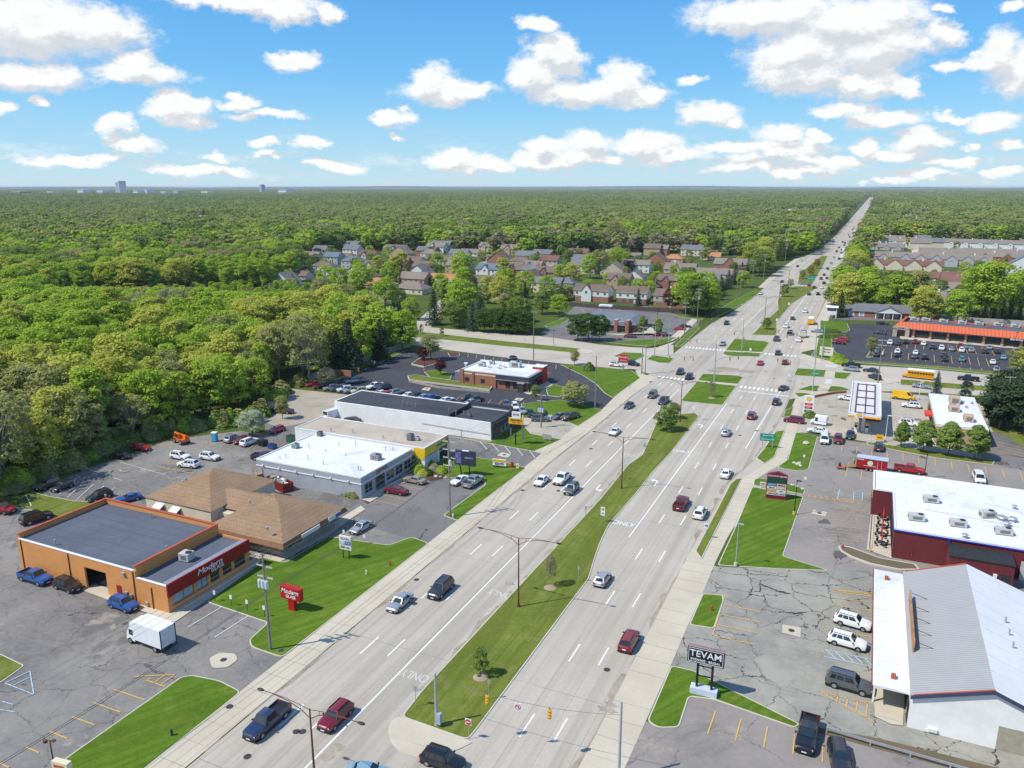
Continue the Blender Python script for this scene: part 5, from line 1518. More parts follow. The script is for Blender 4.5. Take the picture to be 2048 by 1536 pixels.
OPEN=[(-14,20,400,380),(-128,250,-60,352),(-150,40,-60,262)]
HOUSE_SPOTS=[]
def fb(mb,side,pos,a0,a1,z0,z1,d0,d1,m=0):
    if side=='E':mb.box(pos+d0,a0,z0,pos+d1,a1,z1,m)
    elif side=='W':mb.box(pos-d1,a0,z0,pos-d0,a1,z1,m)
    elif side=='S':mb.box(a0,pos-d1,z0,a1,pos-d0,z1,m)
    else:mb.box(a0,pos+d0,z0,a1,pos+d1,z1,m)
    return mb
def window(t,side,pos,a0,a1,z0,z1,n=1,fr=None,gl=None,name='window'):
    mb=MB();w_=0.08
    fb(mb,side,pos,a0,a1,z0,z0+w_,0.0,0.08);fb(mb,side,pos,a0,a1,z1-w_,z1,0.0,0.08)
    for i in range(n+1):
        a=a0+(a1-a0-w_)*i/n
        fb(mb,side,pos,a,a+w_,z0+w_,z1-w_,0.0,0.08)
    f=mb.build(name,fr or whitetrim,t)
    fb(MB(),side,pos,a0+w_,a1-w_,z0+w_,z1-w_,-0.03,0.03).build('pane',gl or win_glass,f)
    return f
def door(t,side,pos,a0,a1,z1,mat,z0=0.1):
    d_=fb(MB(),side,pos,a0,a1,z0,z1,-0.02,0.05).build('door',mat,t)
    mb=MB();fb(mb,side,pos,a1-0.2,a1-0.12,1.0,1.1,0.05,0.1);mb.build('handle',metalg,d_)
def text_mesh(cu):
    q=bpy.data.objects.new('lettering',cu);C.objects.link(q)
    bpy.context.view_layer.update()
    me=bpy.data.meshes.new_from_object(q.evaluated_get(bpy.context.evaluated_depsgraph_get()))
    bpy.data.objects.remove(q)
    return me
def sign(t,side,pos,a,z,txt,size,mat,name='lettering',d=0.06,shear=0.0,sx=1.0):
    cu=bpy.data.curves.new(name,'FONT');cu.body=txt;cu.size=size;cu.align_x='CENTER';cu.align_y='CENTER';cu.extrude=0.03;cu.shear=shear
    cu.offset=size*0.004
    cu.materials.append(mat)
    if side=='E':l,r_=(pos+d,a,z),(math.pi/2,0,math.pi/2)
    elif side=='W':l,r_=(pos-d,a,z),(math.pi/2,0,-math.pi/2)
    elif side=='S':l,r_=(a,pos-d,z),(math.pi/2,0,0)
    else:l,r_=(a,pos+d,z),(math.pi/2,0,math.pi)
    o=link(name,text_mesh(cu),t,l);o.rotation_euler=r_;o.scale=(sx,1,1)
    return o
def roofunit(u,v,z,sz,mat,label,rz=0.0,fan=True,group='units on the flat roofs'):
    x,y=G(u,v,z)
    t=thing('roof_unit',label,'roof unit',(x,y,z),rz,group)
    a,b,h=sz
    MB().box(-a/2,-b/2,0.15,a/2,b/2,h).build('casing',mat,t)
    mb=MB();mb.box(-a/2+0.1,-b/2+0.1,0,a/2-0.1,b/2-0.1,0.15);mb.box(-a/2-0.02,-b/4,0.35,-a/2,b/3,h-0.2);mb.box(-a/4,-b/2-0.02,0.35,a/3,-b/2,h-0.25);mb.build('grille',M('unit grille',(0.16,0.16,0.16),0.7,0.1),t)
    if fan:
        mb=MB();mb.cyl((a/4,0,h),(a/4,0,h+0.1),b*0.32,b*0.32,12);mb.build('fan',darkframe,t)
    return t
def vent(u,v,z,h=0.8,r=0.12,lab='small pipe vent',mat=None):
    x,y=G(u,v,z)
    t=thing('roof_vent',lab,'roof vent',(x,y,z-0.05),0,'pipe vents on the flat roofs')
    mb=MB();mb.cyl((0,0,0),(0,0,h),r,r,8);mb.build('pipe',mat or metalg,t);mb=MB();mb.cyl((0,0,h),(0,0,h+0.15),r*1.8,r*1.5,8);mb.build('cap',mat or metalg,t)
def bld(name,label,x,y,rz=0.0,cat='building',group=None):
    return thing(name,label,cat,(x,y,0),R(rz),group)
def hip(mb,x0,y0,x1,y1,z0,z1,ov=0.0,m=0):
    """hip roof with its ridge along the longer side"""
    x0-=ov;y0-=ov;x1+=ov;y1+=ov
    w,d=x1-x0,y1-y0
    if w>=d:r0,r1=(x0+d/2,(y0+y1)/2,z1),(x1-d/2,(y0+y1)/2,z1)
    else:r0,r1=((x0+x1)/2,y0+w/2,z1),((x0+x1)/2,y1-w/2,z1)
    if (Vector(r0)-Vector(r1)).length<0.3:r1=(r0[0]+(0.3 if w>=d else 0),r0[1]+(0 if w>=d else 0.3),r0[2])
    v=[(x0,y0,z0),(x1,y0,z0),(x1,y1,z0),(x0,y1,z0),r0,r1]
    if w>=d:f=[(0,1,5,4),(1,2,5),(2,3,4,5),(3,0,4),(3,2,1,0)]
    else:f=[(0,1,4),(1,2,5,4),(2,3,5),(3,0,4,5),(3,2,1,0)]
    return mb.add(v,f,m)
def gable(mb,x0,y0,x1,y1,z0,z1,axis='x',ov=0.35,m=0,th=0.14):
    """two sloping slabs; ridge along the given axis"""
    if axis=='x':
        ym=(y0+y1)/2;s=(z1-z0)/(ym-y0);a,b=x0-ov,x1+ov
        for ya in (y0-ov,y1+ov):
            ze=z0-s*ov
            P=[(a,ya,ze),(b,ya,ze),(b,ym,z1),(a,ym,z1)]
            if ya>ym:P=P[::-1]
            mb.add(P+[(p[0],p[1],p[2]-th) for p in P],[(0,1,2,3),(7,6,5,4),(0,4,5,1),(1,5,6,2),(2,6,7,3),(3,7,4,0)],m)
    else:
        xm=(x0+x1)/2;s=(z1-z0)/(xm-x0);a,b=y0-ov,y1+ov
        for xa in (x0-ov,x1+ov):
            ze=z0-s*ov
            P=[(xa,a,ze),(xm,a,z1),(xm,b,z1),(xa,b,ze)]
            if xa>xm:P=P[::-1]
            mb.add(P+[(p[0],p[1],p[2]-th) for p in P],[(0,1,2,3),(7,6,5,4),(0,4,5,1),(1,5,6,2),(2,6,7,3),(3,7,4,0)],m)
    return mb
def gwall(mb,axis,p,a0,a1,z0,z1,th=0.0,m=0,sgn=1):
    """triangular gable wall: axis 'x' ridge -> plane x=p"""
    am=(a0+a1)/2
    if axis=='x':P=[(p,a0,z0),(p,a1,z0),(p,am,z1)]
    else:P=[(a0,p,z0),(a1,p,z0),(am,p,z1)]
    return mb.add(P,[(0,1,2)],m)

# 1. orange glass workshop
t=bld('glass_workshop','orange block workshop with slate grey roof, red coping and a red shop fascia',-115.8,68.5)
mb=MB();W1,D1_=25.6,15.8
mb.box(0,0,0,14.8,0.3,5.2);mb.box(14.8,0,3.6,19.4,0.3,5.2);mb.box(19.4,0,0,W1,0.3,5.2)
mb.box(0,D1_-0.3,0,W1,D1_,5.9);mb.box(0,0.3,0,0.3,D1_-0.3,5.9);mb.box(W1-0.3,0.3,0,W1,D1_-0.3,5.9)
mb.box(W1,0,0,W1+6.0,0.3,4.2);mb.box(W1,D1_-0.3,0,W1+6.0,D1_,4.4);mb.box(W1+5.7,0.3,0,W1+6.0,D1_-0.3,0.9)
for y_ in (0.3,4.6,7.2,9.6,12.0,14.9):mb.box(W1+5.7,y_,0.9,W1+6.0,y_+0.6,2.6)
mb.build('wall',orangeb,t)
r_=MB().box(0.3,0.3,4.95,W1-0.3,D1_-0.3,5.1).build('roof',rf_slate,t)
r2=MB().box(W1,0.3,4.0,W1+5.7,D1_-0.3,4.1).build('roof',rf_slate,t)
mb=MB();mb.box(-0.08,D1_-0.38,5.9,W1+0.08,D1_+0.08,6.0);mb.box(-0.08,-0.05,5.9,0.38,D1_-0.38,6.0);mb.box(W1-0.38,-0.05,5.9,W1+0.08,D1_-0.38,6.0);mb.build('coping',coping,r_)
mb=MB();mb.box(0.38,-0.06,5.2,W1-0.38,0.34,5.27);mb.box(W1+0.1,-0.06,4.2,W1+6.0,0.34,4.27);mb.build('edge_trim',whitetrim,r_)
fa=MB().box(W1+6.0,-0.05,2.55,W1+6.25,D1_+0.05,4.5).build('fascia',redfascia,t)
MB().box(W1+5.1,0.35,4.1,W1+6.24,D1_-0.35,4.49).build('fascia_back',M('grey flashing',(0.25,0.26,0.3),0.6),t)
lw=M('white letters',(0.8,0.8,0.8),0.5,0)
sign(fa,'E',W1+6.25,7.6,3.75,'Modern',1.25,lw,shear=0.25,sx=1.2);sign(fa,'E',W1+6.25,9.0,2.98,'GLASS',0.8,lw,sx=1.1)
for a0,a1 in ((0.9,4.6),(5.2,7.2),(10.2,12.0),(12.6,14.9)):window(t,'E',W1+5.85,a0,a1,0.9,2.55,2,browntrim,pale_glass if a0<6 else win_glass)
door(t,'E',W1+5.85,8.0,9.4,2.4,win_glass)
door(t,'S',0,21.4,22.4,2.2,redfascia)
MB().box(14.9,2.0,0.02,19.3,15.0,0.06).build('garage_floor',walk,t)
MB().box(14.7,0.28,3.5,19.5,0.4,3.62).build('garage_door',metalg,t)
mb=MB()
for x_,z_ in ((0.8,5.1),(11.6,5.1),(25.2,5.1),(28.6,3.4)):mb.cyl((x_,-0.08,0.1),(x_,-0.08,z_),0.07,0.07,6)
mb.build('downpipe',browntrim,t)
mb=MB();mb.box(23.2,-0.3,0.9,23.7,0,1.6);mb.box(24.1,-0.25,0.7,24.6,0,1.4);mb.box(27.2,-0.25,0.4,27.7,0,0.9);mb.build('meter_box',metalg,t)
MB().box(23.0,-0.35,4.3,23.6,0.0,4.6).build('wall_lamp',metalg,t)
roofunit(374,1120,4.1,(1.7,1.5,1.3),unitm,'cream air unit with a funnel base on the front roof of the glass workshop',0.1)
for u,v in ((111,1090),(302,1036),(334,1102)):vent(u,v,5.1,0.8,0.1,'small pipe vent on the slate grey roof')
# 2. twin hip-roofed shops
t=bld('hip_roofed_shop','tan hip-roofed shops with cream walls and a stone front facing the lawn',-115.4,91.6)
mb=MB();mb.box(0.1,0.1,0,15.8,16.2,3.5);mb.build('wall',cream,t)
hip(MB(),0,0,16.0,16.4,3.5,6.6,0.12).build('roof',sh_tan,t)
X2,Y2=19.2,-4.2
mb=MB();mb.box(X2+1.4,Y2+1.4,0.9,X2+14.6,Y2+14.6,2.5);mb.build('wall',M('shop wall',(0.35,0.27,0.18),0.9),t)
mb=MB();mb.box(X2+1.3,Y2+1.3,0,X2+14.7,Y2+14.7,0.9);mb.build('stone_plinth',stone,t)
MB().box(15.4,2,0,X2+2,12,2.6).build('link_wall',cream,t)
mb=MB();hip(mb,X2,Y2,X2+16.2,Y2+16.2,3.15,5.9,0.0)
q=mb.build('roof',sh_tan,t)
mb=MB()
for k_,(z0_,z1_,o0,o1) in enumerate(((2.35,3.15,0.35,0.0),)):
    a_,b_,c_,d_=X2,Y2,X2+16.2,Y2+16.2
    lo=[(a_-o0,b_-o0,z0_),(c_+o0,b_-o0,z0_),(c_+o0,d_+o0,z0_),(a_-o0,d_+o0,z0_)];hi=[(a_,b_,z1_),(c_,b_,z1_),(c_,d_,z1_),(a_,d_,z1_)]
    mb.add(lo+hi,[(0,1,5,4),(1,2,6,5),(2,3,7,6),(3,0,4,7),(3,2,1,0)])
mb.build('mansard_band',shingle('dark tan shingles',(0.25,0.13,0.07),(0.30,0.16,0.09),0.16),q)
mb=MB();gable(mb,13.0,3.0,X2+5,11.0,3.1,4.9,'x',0);mb.build('link_roof',sh_tan,t)
for a0 in (1.0,3.4,5.6):window(t,'S',Y2+1.4,X2+2.0+a0,X2+2.0+a0+2.0,0.95,2.3,1,darkframe,pale_glass)
for a0 in (-1.4,0.6,2.6,5.6,7.6,9.4):window(t,'E',X2+14.6,a0,a0+1.8,0.95,2.3,1,darkframe,pale_glass if a0<4 else win_glass)
door(t,'E',X2+14.6,4.6,5.4,2.2,darkframe)
for x_ in (3.0,7.0):
    window(t,'S',0.1,x_,x_+1.6,1.2,2.3,1,darkframe)
    mb=MB();mb.add([(x_-0.2,0.1,2.9),(x_+1.8,0.1,2.9),(x_+1.8,-1.0,2.3),(x_-0.2,-1.0,2.3),(x_-0.2,-1.0,2.1),(x_+1.8,-1.0,2.1)],[(0,3,2,1),(3,4,5,2)]);mb.build('awning',whitetrim,t)
s_=MB().box(X2+16.4,0.0,2.3,X2+16.55,4.6,3.0).build('sign_board',M('pale sign',(0.68,0.68,0.66),0.5),t)
s_=MB().box(X2+16.4,7.0,2.3,X2+16.55,10.4,3.2).build('sign_board',M('pale sign',(0.68,0.68,0.66),0.5),t);fb(MB(),'E',X2+16.55,8.9,10.3,2.4,3.1,0,0.03).build('blue_panel',PAINT['blue'],s_)
for u,v in ((372,962),(366,967),(500,1006),(536,1012),(535,1060)):vent(u,v,4.6,0.5,0.16,'small vent on the tan shingles')
# 3. white roofed shop
t=bld('white_roofed_shop','grey walled shop with a bright white flat roof and big front windows',-109.4,113.8)
L_,D_=25.6,18.4
MB().box(0,0,0,L_,D_,4.2).build('wall',greywall,t)
r_=MB().box(0.25,0.25,4.2,L_-0.25,D_-0.25,4.32).build('roof',rf_white,t)
mb=MB();mb.box(-0.05,-0.05,4.2,L_+0.05,0.22,4.5);mb.box(-0.05,D_-0.22,4.2,L_+0.05,D_+0.05,4.5);mb.box(-0.05,0.22,4.2,0.22,D_-0.22,4.5);mb.box(L_-0.22,0.22,4.2,L_+0.05,D_-0.22,4.5);mb.build('parapet',whitetrim,r_)
mb=MB();mb.box(-0.12,-0.12,3.0,L_+0.12,0,3.2);mb.box(L_,0,3.0,L_+0.12,D_,3.2);mb.build('band',whitetrim,t)
mb=MB()
for i in range(6):mb.box(1.6+i*4.2,-0.35,3.2,1.95+i*4.2,-0.12,3.5)
mb.build('wall_lamp',whitetrim,t)
for a0,a1 in ((1.0,3.6),(8.6,11.2),(11.8,14.4),(15.0,17.6)):window(t,'E',L_,a0,a1,0.7,2.7,2,greywall,win_glass)
window(t,'E',L_,4.8,7.8,0.2,2.8,3,darkframe)
sb=fb(MB(),'E',L_,5.2,9.0,3.25,4.15,0.0,0.12).build('sign_board',M('slate sign',(0.2,0.23,0.28),0.5),t)
sign(sb,'E',L_+0.12,7.1,3.82,'ZEROREZ',0.6,M('orange letters',(0.62,0.13,0.02),0.5,0),sx=1.15)
sign(sb,'E',L_+0.12,7.1,3.42,'CLEANING',0.32,lw)
roofunit(752,919,4.3,(1.9,1.5,1.2),M('dull lilac unit',(0.28,0.27,0.30),0.7),'dull grey cabinet unit on the white roof')
roofunit(591,896,4.3,(1.3,1.2,1.0),M('green unit',(0.25,0.36,0.30),0.7),'green air unit on the back edge of the white roof')
roofunit(640,872,4.3,(1.0,1.0,1.1),M('unit grille',(0.16,0.16,0.16),0.7,0.1),'dark air unit between the white and beige roofs')
for u,v,h_ in ((572,917,.9),(616,920,.9),(618,897,.9),(647,930,.8),(678,893,.9),(711,891,.9),(717,941,.8),(722,941,.8),(771,902,.9),(786,901,.6),(651,903,.3),(691,912,.3),(560,918,.5)):vent(u,v,4.3,h_,0.07,'thin pipe vent on the white roof')
# 4. beige roofed building with a yellow front
t=bld('oil_change_shop','long low building with a beige gravel roof and a bright yellow front corner',-115.2,132.6)
MB().box(0,0,0,34.2,10.0,4.7).build('wall',whitewall,t)
r_=MB().box(0.25,0.25,4.7,33.9,9.75,4.78).build('roof',rf_beige,t)
mb=MB();mb.box(-0.05,-0.05,4.7,34.25,0.22,4.92);mb.box(-0.05,9.78,4.7,34.25,10.05,4.92);mb.box(-0.05,0.22,4.7,0.22,9.78,4.92);mb.box(33.95,0.22,4.7,34.25,9.78,4.92);mb.build('parapet',whitetrim,r_)
yel=M('yellow fascia',(0.78,0.50,0.01),0.6,0.06)
mb=MB();fb(mb,'E',34.2,-0.1,10.1,3.0,4.7,0,0.15);fb(mb,'S',0,31.6,34.2,2.2,4.7,0,0.1);fa=mb.build('fascia',yel,t)
sign(fa,'E',34.35,6.6,3.9,'GREEN\'S',0.95,M('teal letters',(0.02,0.30,0.33),0.5,0),sx=1.1)
mb=MB();fb(mb,'E',34.35,8.9,9.8,3.3,4.5,0,0.04);mb.build('emblem',M('rust emblem',(0.35,0.08,0.05),0.6),fa)
fb(MB(),'E',34.2,-0.05,10.05,2.85,3.0,0,0.16).build('dark_band',M('teal band',(0.02,0.12,0.14),0.5),t)
fb(MB(),'E',34.2,0.4,5.4,0.1,2.8,0,0.05).build('garage_door',M('pale blue door',(0.42,0.48,0.56),0.5),t)
window(t,'E',34.2,6.2,9.6,0.2,2.8,4,darkframe)
roofunit(821,880,4.8,(1.2,1.2,1.4),M('unit grille',(0.16,0.16,0.16),0.7,0.1),'black condenser on the beige roof');roofunit(833,880,4.8,(1.3,0.9,0.8),unitm,'white box beside the black condenser on the beige roof')
for u,v in ((662,863),(706,866),(766,877)):vent(u,v,4.8,0.8,0.1,'pipe vent on the beige roof')
# 5. long workshop
t=bld('long_workshop','very long low workshop with a white side wall and a black flat roof',-121.9,156.0)
mb=MB();mb.box(0,0,0,44.9,0.4,4.4);mb.box(0,0.4,0,0.4,12.0,4.6);mb.box(0.4,11.6,0,44.9,12.0,4.6);mb.build('wall',whitewall,t)
mb=MB();mb.box(44.5,0.4,0,44.9,11.6,3.9);mb.build('end_wall',brownbrick,t)
mb=MB();mb.box(44.9,0.0,2.4,45.3,12.4,4.6);mb.box(33.2,11.4,4.6,45.3,11.9,5.4);mb.box(33.2,0.5,4.35,33.6,11.4,5.0);mb.build('parapet',rf_black,t)
mb=MB();mb.box(0.4,0.4,4.2,33.2,11.6,4.5);mb.box(33.6,0.4,3.7,44.9,11.4,4.0);mb.build('roof',rf_black,t)
for a0 in (5.6,8.0):window(t,'E',44.9,a0,a0+2.0,0.5,2.3,2,whitetrim)
mb=MB();mb.cyl((26.0,-0.15,2.0),(44.6,-0.15,1.6),0.05,0.05,5);mb.cyl((37,-0.12,0.0),(37,-0.12,1.9),0.05,0.05,5);mb.build('pipe',metalg,t)
for u,v in ((749,800),(806,812),(816,814),(832,815),(898,826),(912,830),(928,830)):vent(u,v,4.4,1.0,0.12,'pipe vent on the black roof',M('rusty pipe',(0.3,0.2,0.16),0.8))
roofunit(939,833,4.0,(0.8,0.8,0.7),M('unit grille',(0.16,0.16,0.16),0.7,0.1),'small black unit on the recessed end of the black roof')
# 6. burger restaurant
t=bld('burger_restaurant','red brick burger restaurant with white roof units and red patio umbrellas',-112.4,200.6)
mb=MB();mb.box(0,2.5,0,3.4,10,3.0);mb.build('store_room',M('slate blue panels',(0.16,0.19,0.23),0.7),t);MB().box(-0.1,2.4,3.0,3.4,10.1,3.15).build('store_roof',metalg,t)
mb=MB();mb.box(3.4,0,0,15.2,13.6,4.4);mb.box(15.2,0.4,0,25.2,13.2,3.0);mb.box(3.2,-0.25,0,4.4,0,4.9);mb.box(7.4,-0.25,0,8.0,0,4.4);mb.build('wall',redbrick,t)
fb(MB(),'S',0,4.4,15.2,3.5,3.9,0,0.04).build('stone_band',cream,t)
mb=MB();mb.box(3.4,0.0,4.4,15.2,0.3,4.7);mb.box(3.4,13.3,4.4,25.3,13.7,5.0);mb.box(3.4,0.3,4.4,3.7,13.3,4.7);mb.build('parapet',whitetrim,t)
MB().box(3.7,0.3,4.35,25.2,13.3,4.45).build('roof',rf_white,t)
mb=MB();mb.box(15.2,-0.2,2.9,25.9,0.3,4.3);mb.box(25.4,0.3,2.9,25.9,10.5,4.3);mb.build('dark_fascia',M('charcoal fascia',(0.06,0.065,0.08),0.5),t)
mb=MB();mb.box(15.1,-0.3,4.3,26.0,0.35,4.42);mb.box(25.35,0.35,4.3,26.0,10.4,4.42);mb.box(15.2,-0.5,2.8,25.9,-0.2,2.9);mb.build('trim_band',metalg,t)
mb=MB();mb.box(22.6,10.2,0,26.0,13.8,5.2);mb.build('red_tower',M('bright red panel',(0.42,0.03,0.03),0.5),t)
MB().box(22.5,10.1,5.2,26.1,13.9,5.3).build('tower_cap',whitetrim,t)
for a0 in (18.2,20.6):window(t,'S',0.4,a0,a0+1.4,0.4,2.6,1,darkframe)
for a0 in (1.2,3.6,6.0,8.2):window(t,'E',25.2,a0,a0+1.9,0.4,2.6,1,darkframe)
for a0 in (4.9,10.2):window(t,'S',0.0,a0,a0+1.3,1.2,2.4,1,darkframe)
mb=MB();mb.box(22.8,-1.4,0,24.6,0.2,2.6);mb.build('porch',M('porch glass',(0.05,0.06,0.06),0.2,spec=0.8),t);MB().box(22.6,-1.6,2.6,24.8,0.2,2.75).build('porch_roof',metalg,t)
for u,v,s_ in ((964,732,(2.2,1.8,1.2)),(984,728,(1.6,1.4,1.1)),(1031,734,(3.4,2.2,1.7))):roofunit(u,v,4.45,s_,M('pale green unit',(0.45,0.52,0.48),0.6),'pale green air unit on the burger restaurant roof',0.1)
for u,v in ((932,731),(976,735),(996,737),(999,732),(1008,735)):vent(u,v,4.45,0.8,0.4,'white extractor cowl on the burger restaurant roof',white_m)
redc=M('red canvas',(0.62,0.05,0.04),0.8,0.05)
for i,(u,v) in enumerate(((1071,771),(1079,768),(1086,764),(1091,759))):
    t=place('patio_umbrella','red patio umbrella on the restaurant terrace, number %s from the camera side'%('one','two','three','four')[i],'umbrella',u,v,0,'patio umbrellas')
    mb=MB();mb.cyl((0,0,2.0),(0,0,2.75),1.5,0.05,8);mb.build('canopy',redc,t);mb=MB();mb.cyl((0,0,0),(0,0,2.7),0.04,0.04,6);mb.cyl((0,0,0.7),(0,0,0.75),0.55,0.55,10);mb.build('pole',metalg,t)
t=bld('bin_enclosure','low red brick bin enclosure beside the spruces',*G(658,748));mb=MB();mb.box(0,0,0,8.5,0.25,1.8);mb.box(0,4.5,0,8.5,4.75,1.8);mb.box(0,0.25,0,0.25,4.5,1.8);mb.build('wall',redbrick,t);mb=MB();mb.box(6.2,0.6,0.1,8.2,2.0,1.4);mb.build('green_bin',PAINT['green'],t)
# 7. bank
t=bld('bank','low bank with a dark grey hipped roof and a brick entrance portal',-111.5,304.8)
mb=MB();mb.box(0.8,0.8,0,26.5,22,3.4);mb.build('wall',brownbrick,t)
mb=MB();mb.box(8.5,0.7,0.4,19.5,0.8,3.0);mb.build('window_wall',win_glass,t)
mb=MB();a_,b_,c_,d_=0,0,27.5,23
mb.add([(a_,b_,3.3),(c_,b_,3.3),(c_,d_,3.3),(a_,d_,3.3),(a_+5,b_+5.5,5.2),(c_-4,b_+5.5,5.2),(c_-4,d_-4,5.2),(a_+5,d_-4,5.2)],[(0,1,5,4),(1,2,6,5),(2,3,7,6),(3,0,4,7),(4,5,6,7),(3,2,1,0)])
mb.build('roof',shingle('bank roof',(0.17,0.19,0.23),(0.20,0.22,0.26)),t)
MB().box(0.2,-0.1,2.7,19.5,0.5,3.5).build('fascia',M('silver fascia',(0.4,0.43,0.46),0.4),t)
mb=MB();mb.box(18.5,-1.2,0,19.9,2.2,5.2);mb.box(23.2,-1.2,0,24.6,2.2,5.2);mb.build('portal',redbrick,t)
p_=MB().box(19.9,-0.9,3.0,23.2,-0.3,4.8).build('portal_panel',M('tan panel',(0.42,0.36,0.3),0.7),t)
sb=fb(MB(),'S',-0.9,20.0,23.1,3.5,4.4,0,0.08).build('sign_board',M('bank blue',(0.03,0.16,0.36),0.5),p_)
sign(sb,'S',-0.98,21.55,3.95,'COMERICA',0.5,lw)
window(t,'S',0.7,20.4,22.8,0.1,2.6,2,whitetrim)
roofunit(1212,613,5.2,(6,3,0.8),white_m,'white roof box on the back of the bank',0.0,False)
# 8. petrol canopy
t=bld('fuel_canopy','white fuel canopy with brown roof beams and a yellow and red edge',-1.0,196.0,0,'canopy')
MB().box(0.25,0.25,5.1,6.95,34.25,5.3).build('deck',M('canopy deck',(0.60,0.60,0.58),0.9,0.05,0.3),t)
mb=MB();mb.box(0,0,4.6,0.25,34.5,5.6);mb.box(6.95,0,4.6,7.2,34.5,5.6);mb.box(0.25,34.25,4.6,6.95,34.5,5.6);mb.box(0.25,0,4.6,6.95,0.25,5.6);mb.build('edge',white_m,t)
mb=MB();mb.box(-0.03,-0.04,4.6,7.23,0,5.0);mb.build('yellow_edge',M('canopy yellow',(0.85,0.42,0.01),0.4),t)
mb=MB();mb.box(-0.03,-0.05,4.5,7.23,0.01,4.6);mb.build('red_edge',M('canopy red',(0.5,0.03,0.02),0.4),t)
bm_=M('brown beam',(0.10,0.035,0.035),0.7)
mb=MB();mb.box(1.3,1.0,5.3,1.55,33,5.5);mb.box(5.6,1.0,5.3,5.85,33,5.5);mb.box(3.5,1.0,5.3,3.7,33,5.5)
for i in range(5):mb.box(1.55,1.4+i*7.6,5.3,5.6,1.75+i*7.6,5.52)
mb.build('beam',bm_,t)
mb=MB()
for i in range(30):mb.box(0.3,1+i*1.12,5.3,1.2,1.12+i*1.12,5.36);mb.box(6.0,1+i*1.12,5.3,6.9,1.12+i*1.12,5.36)
mb.build('rib',unitm,t)
for y_ in (4,15.5,27):MB().box(3.2,y_,0,3.9,y_+0.7,5.1).build('column',white_m,t)
def pecten(t,side,pos,a,z,r):
    """red and yellow scallop emblem"""
    for sc_,d0_,mm in ((1.0,0.03,M('emblem red',(0.6,0.03,0.02),0.4,0)),(0.84,0.06,M('emblem yellow',(0.85,0.55,0.01),0.4,0))):
        P=[(-0.35*r*sc_,-0.85*r*sc_)]
        for i in range(13):
            an=math.pi*(1.12-i*1.24/12)
            P.append((r*sc_*math.cos(an)*1.05,r*sc_*math.sin(an)*0.95))
        P.append((0.35*r*sc_,-0.85*r*sc_))
        P=P[::-1]
        vs=[(a+x_,pos-d0_,z+y_) for x_,y_ in P] if side=='S' else [(pos-d0_,a-x_,z+y_) for x_,y_ in P]
        MB().add(vs,[tuple(range(len(vs)))]).build('emblem',mm,t)
b_=MB().box(1.5,-0.12,4.55,3.4,-0.05,5.75).build('emblem_board',white_m,t);pecten(b_,'S',-0.12,2.45,5.15,0.55)
for i,(x_,y_) in enumerate(((1.0,199.0),(3.4,199.4),(1.5,212),(1.5,224))):
    p=thing('fuel_pump','white and red fuel pump on its island under the canopy, %s'%('nearest left','nearest right','in the middle','at the far end')[i],'fuel pump',(x_,y_,0.03),0,'fuel pumps')
    MB().box(-0.9,-1.0,0,1.2,1.0,0.15).build('island',walk,p);MB().box(-0.35,-0.3,0.15,0.35,0.3,2.1).build('cabinet',white_m,p);MB().box(-0.36,-0.32,1.3,0.36,-0.3,1.9).build('screen',darkframe,p);MB().box(-0.4,-0.35,2.1,0.4,0.35,2.4).build('topper',M('canopy yellow',(0.85,0.42,0.01),0.4),p)
# 9. shop
t=bld('petrol_station_shop','tan petrol station shop with a white flat roof and brown roof boxes',18.0,198.2)
MB().box(0,0,0,10.4,30.4,4.3).build('wall',tanbrick,t)
MB().box(0.2,0.2,4.3,10.2,30.2,4.42).build('roof',rf_white,t)
mb=MB();mb.box(-0.1,-0.1,3.9,10.5,0.15,4.55);mb.box(-0.1,0.15,3.9,0.15,30.5,4.55);mb.box(10.25,0.15,3.9,10.5,30.5,4.55);mb.box(0.15,30.25,3.9,10.25,30.5,4.55);mb.build('parapet',whitetrim,t)
fb(MB(),'S',0,0,10.4,3.3,3.6,0,0.06).build('band',M('yellow fascia',(0.78,0.50,0.01),0.6),t)
for a0 in (3,8,13,18,23):window(t,'W',0,a0,a0+3.4,0.5,2.9,3,darkframe)
MB().box(-1.6,13.2,2.6,0,17.2,3.2).build('awning',redc,t)
roofunit(1908,806,4.4,(2.4,3.0,1.7),tanunit,'largest brown box unit, at the back of the station shop roof',0,False);roofunit(1907,822,4.4,(2.3,2.6,1.4),tanunit,'brown box unit in the middle of the station shop roof',0,False);roofunit(1936,842,4.4,(2.0,2.6,1.5),tanunit,'brown box unit nearest the front of the station shop roof',0,False)
for u,v in ((1916,812),(1925,806),(1932,816),(1943,808)):vent(u,v,4.4,0.5,0.25,'low vent on the station shop roof')
# 10. shopping strip
t=bld('shopping_strip','long shopping strip with an orange metal mansard and stone column bases',12.0,343.2,-10.1)
LL=92
MB().box(0,0.5,0,LL,20,4.3).build('wall',brickmat('strip brick',(0.24,0.13,0.085),(0.21,0.11,0.07)),t)
r_=MB().box(0.5,2.6,4.3,LL,19.6,4.45).build('roof',flatroof('strip roof',(0.10,0.105,0.12),(0.14,0.145,0.16),6),t)
orr=ribbed('orange metal roof',(0.62,0.13,0.045),1.2,0)
mb=MB();mb.add([(-1.0,-1.6,3.6),(LL,-1.6,3.6),(LL,1.9,5.7),(2.0,1.9,5.7),(LL,2.5,4.4),(2.4,2.5,4.4)],[(0,1,2,3),(3,2,4,5)])
mb.add([(-1.0,-1.6,3.6),(2.0,1.9,5.7),(2.0,20.4,5.7),(-1.0,20.4,3.6)],[(0,1,2,3)])
mb.build('mansard_roof',orr,t)
MB().box(0,19.6,4.3,LL,19.9,4.9).build('back_parapet',orr,t)
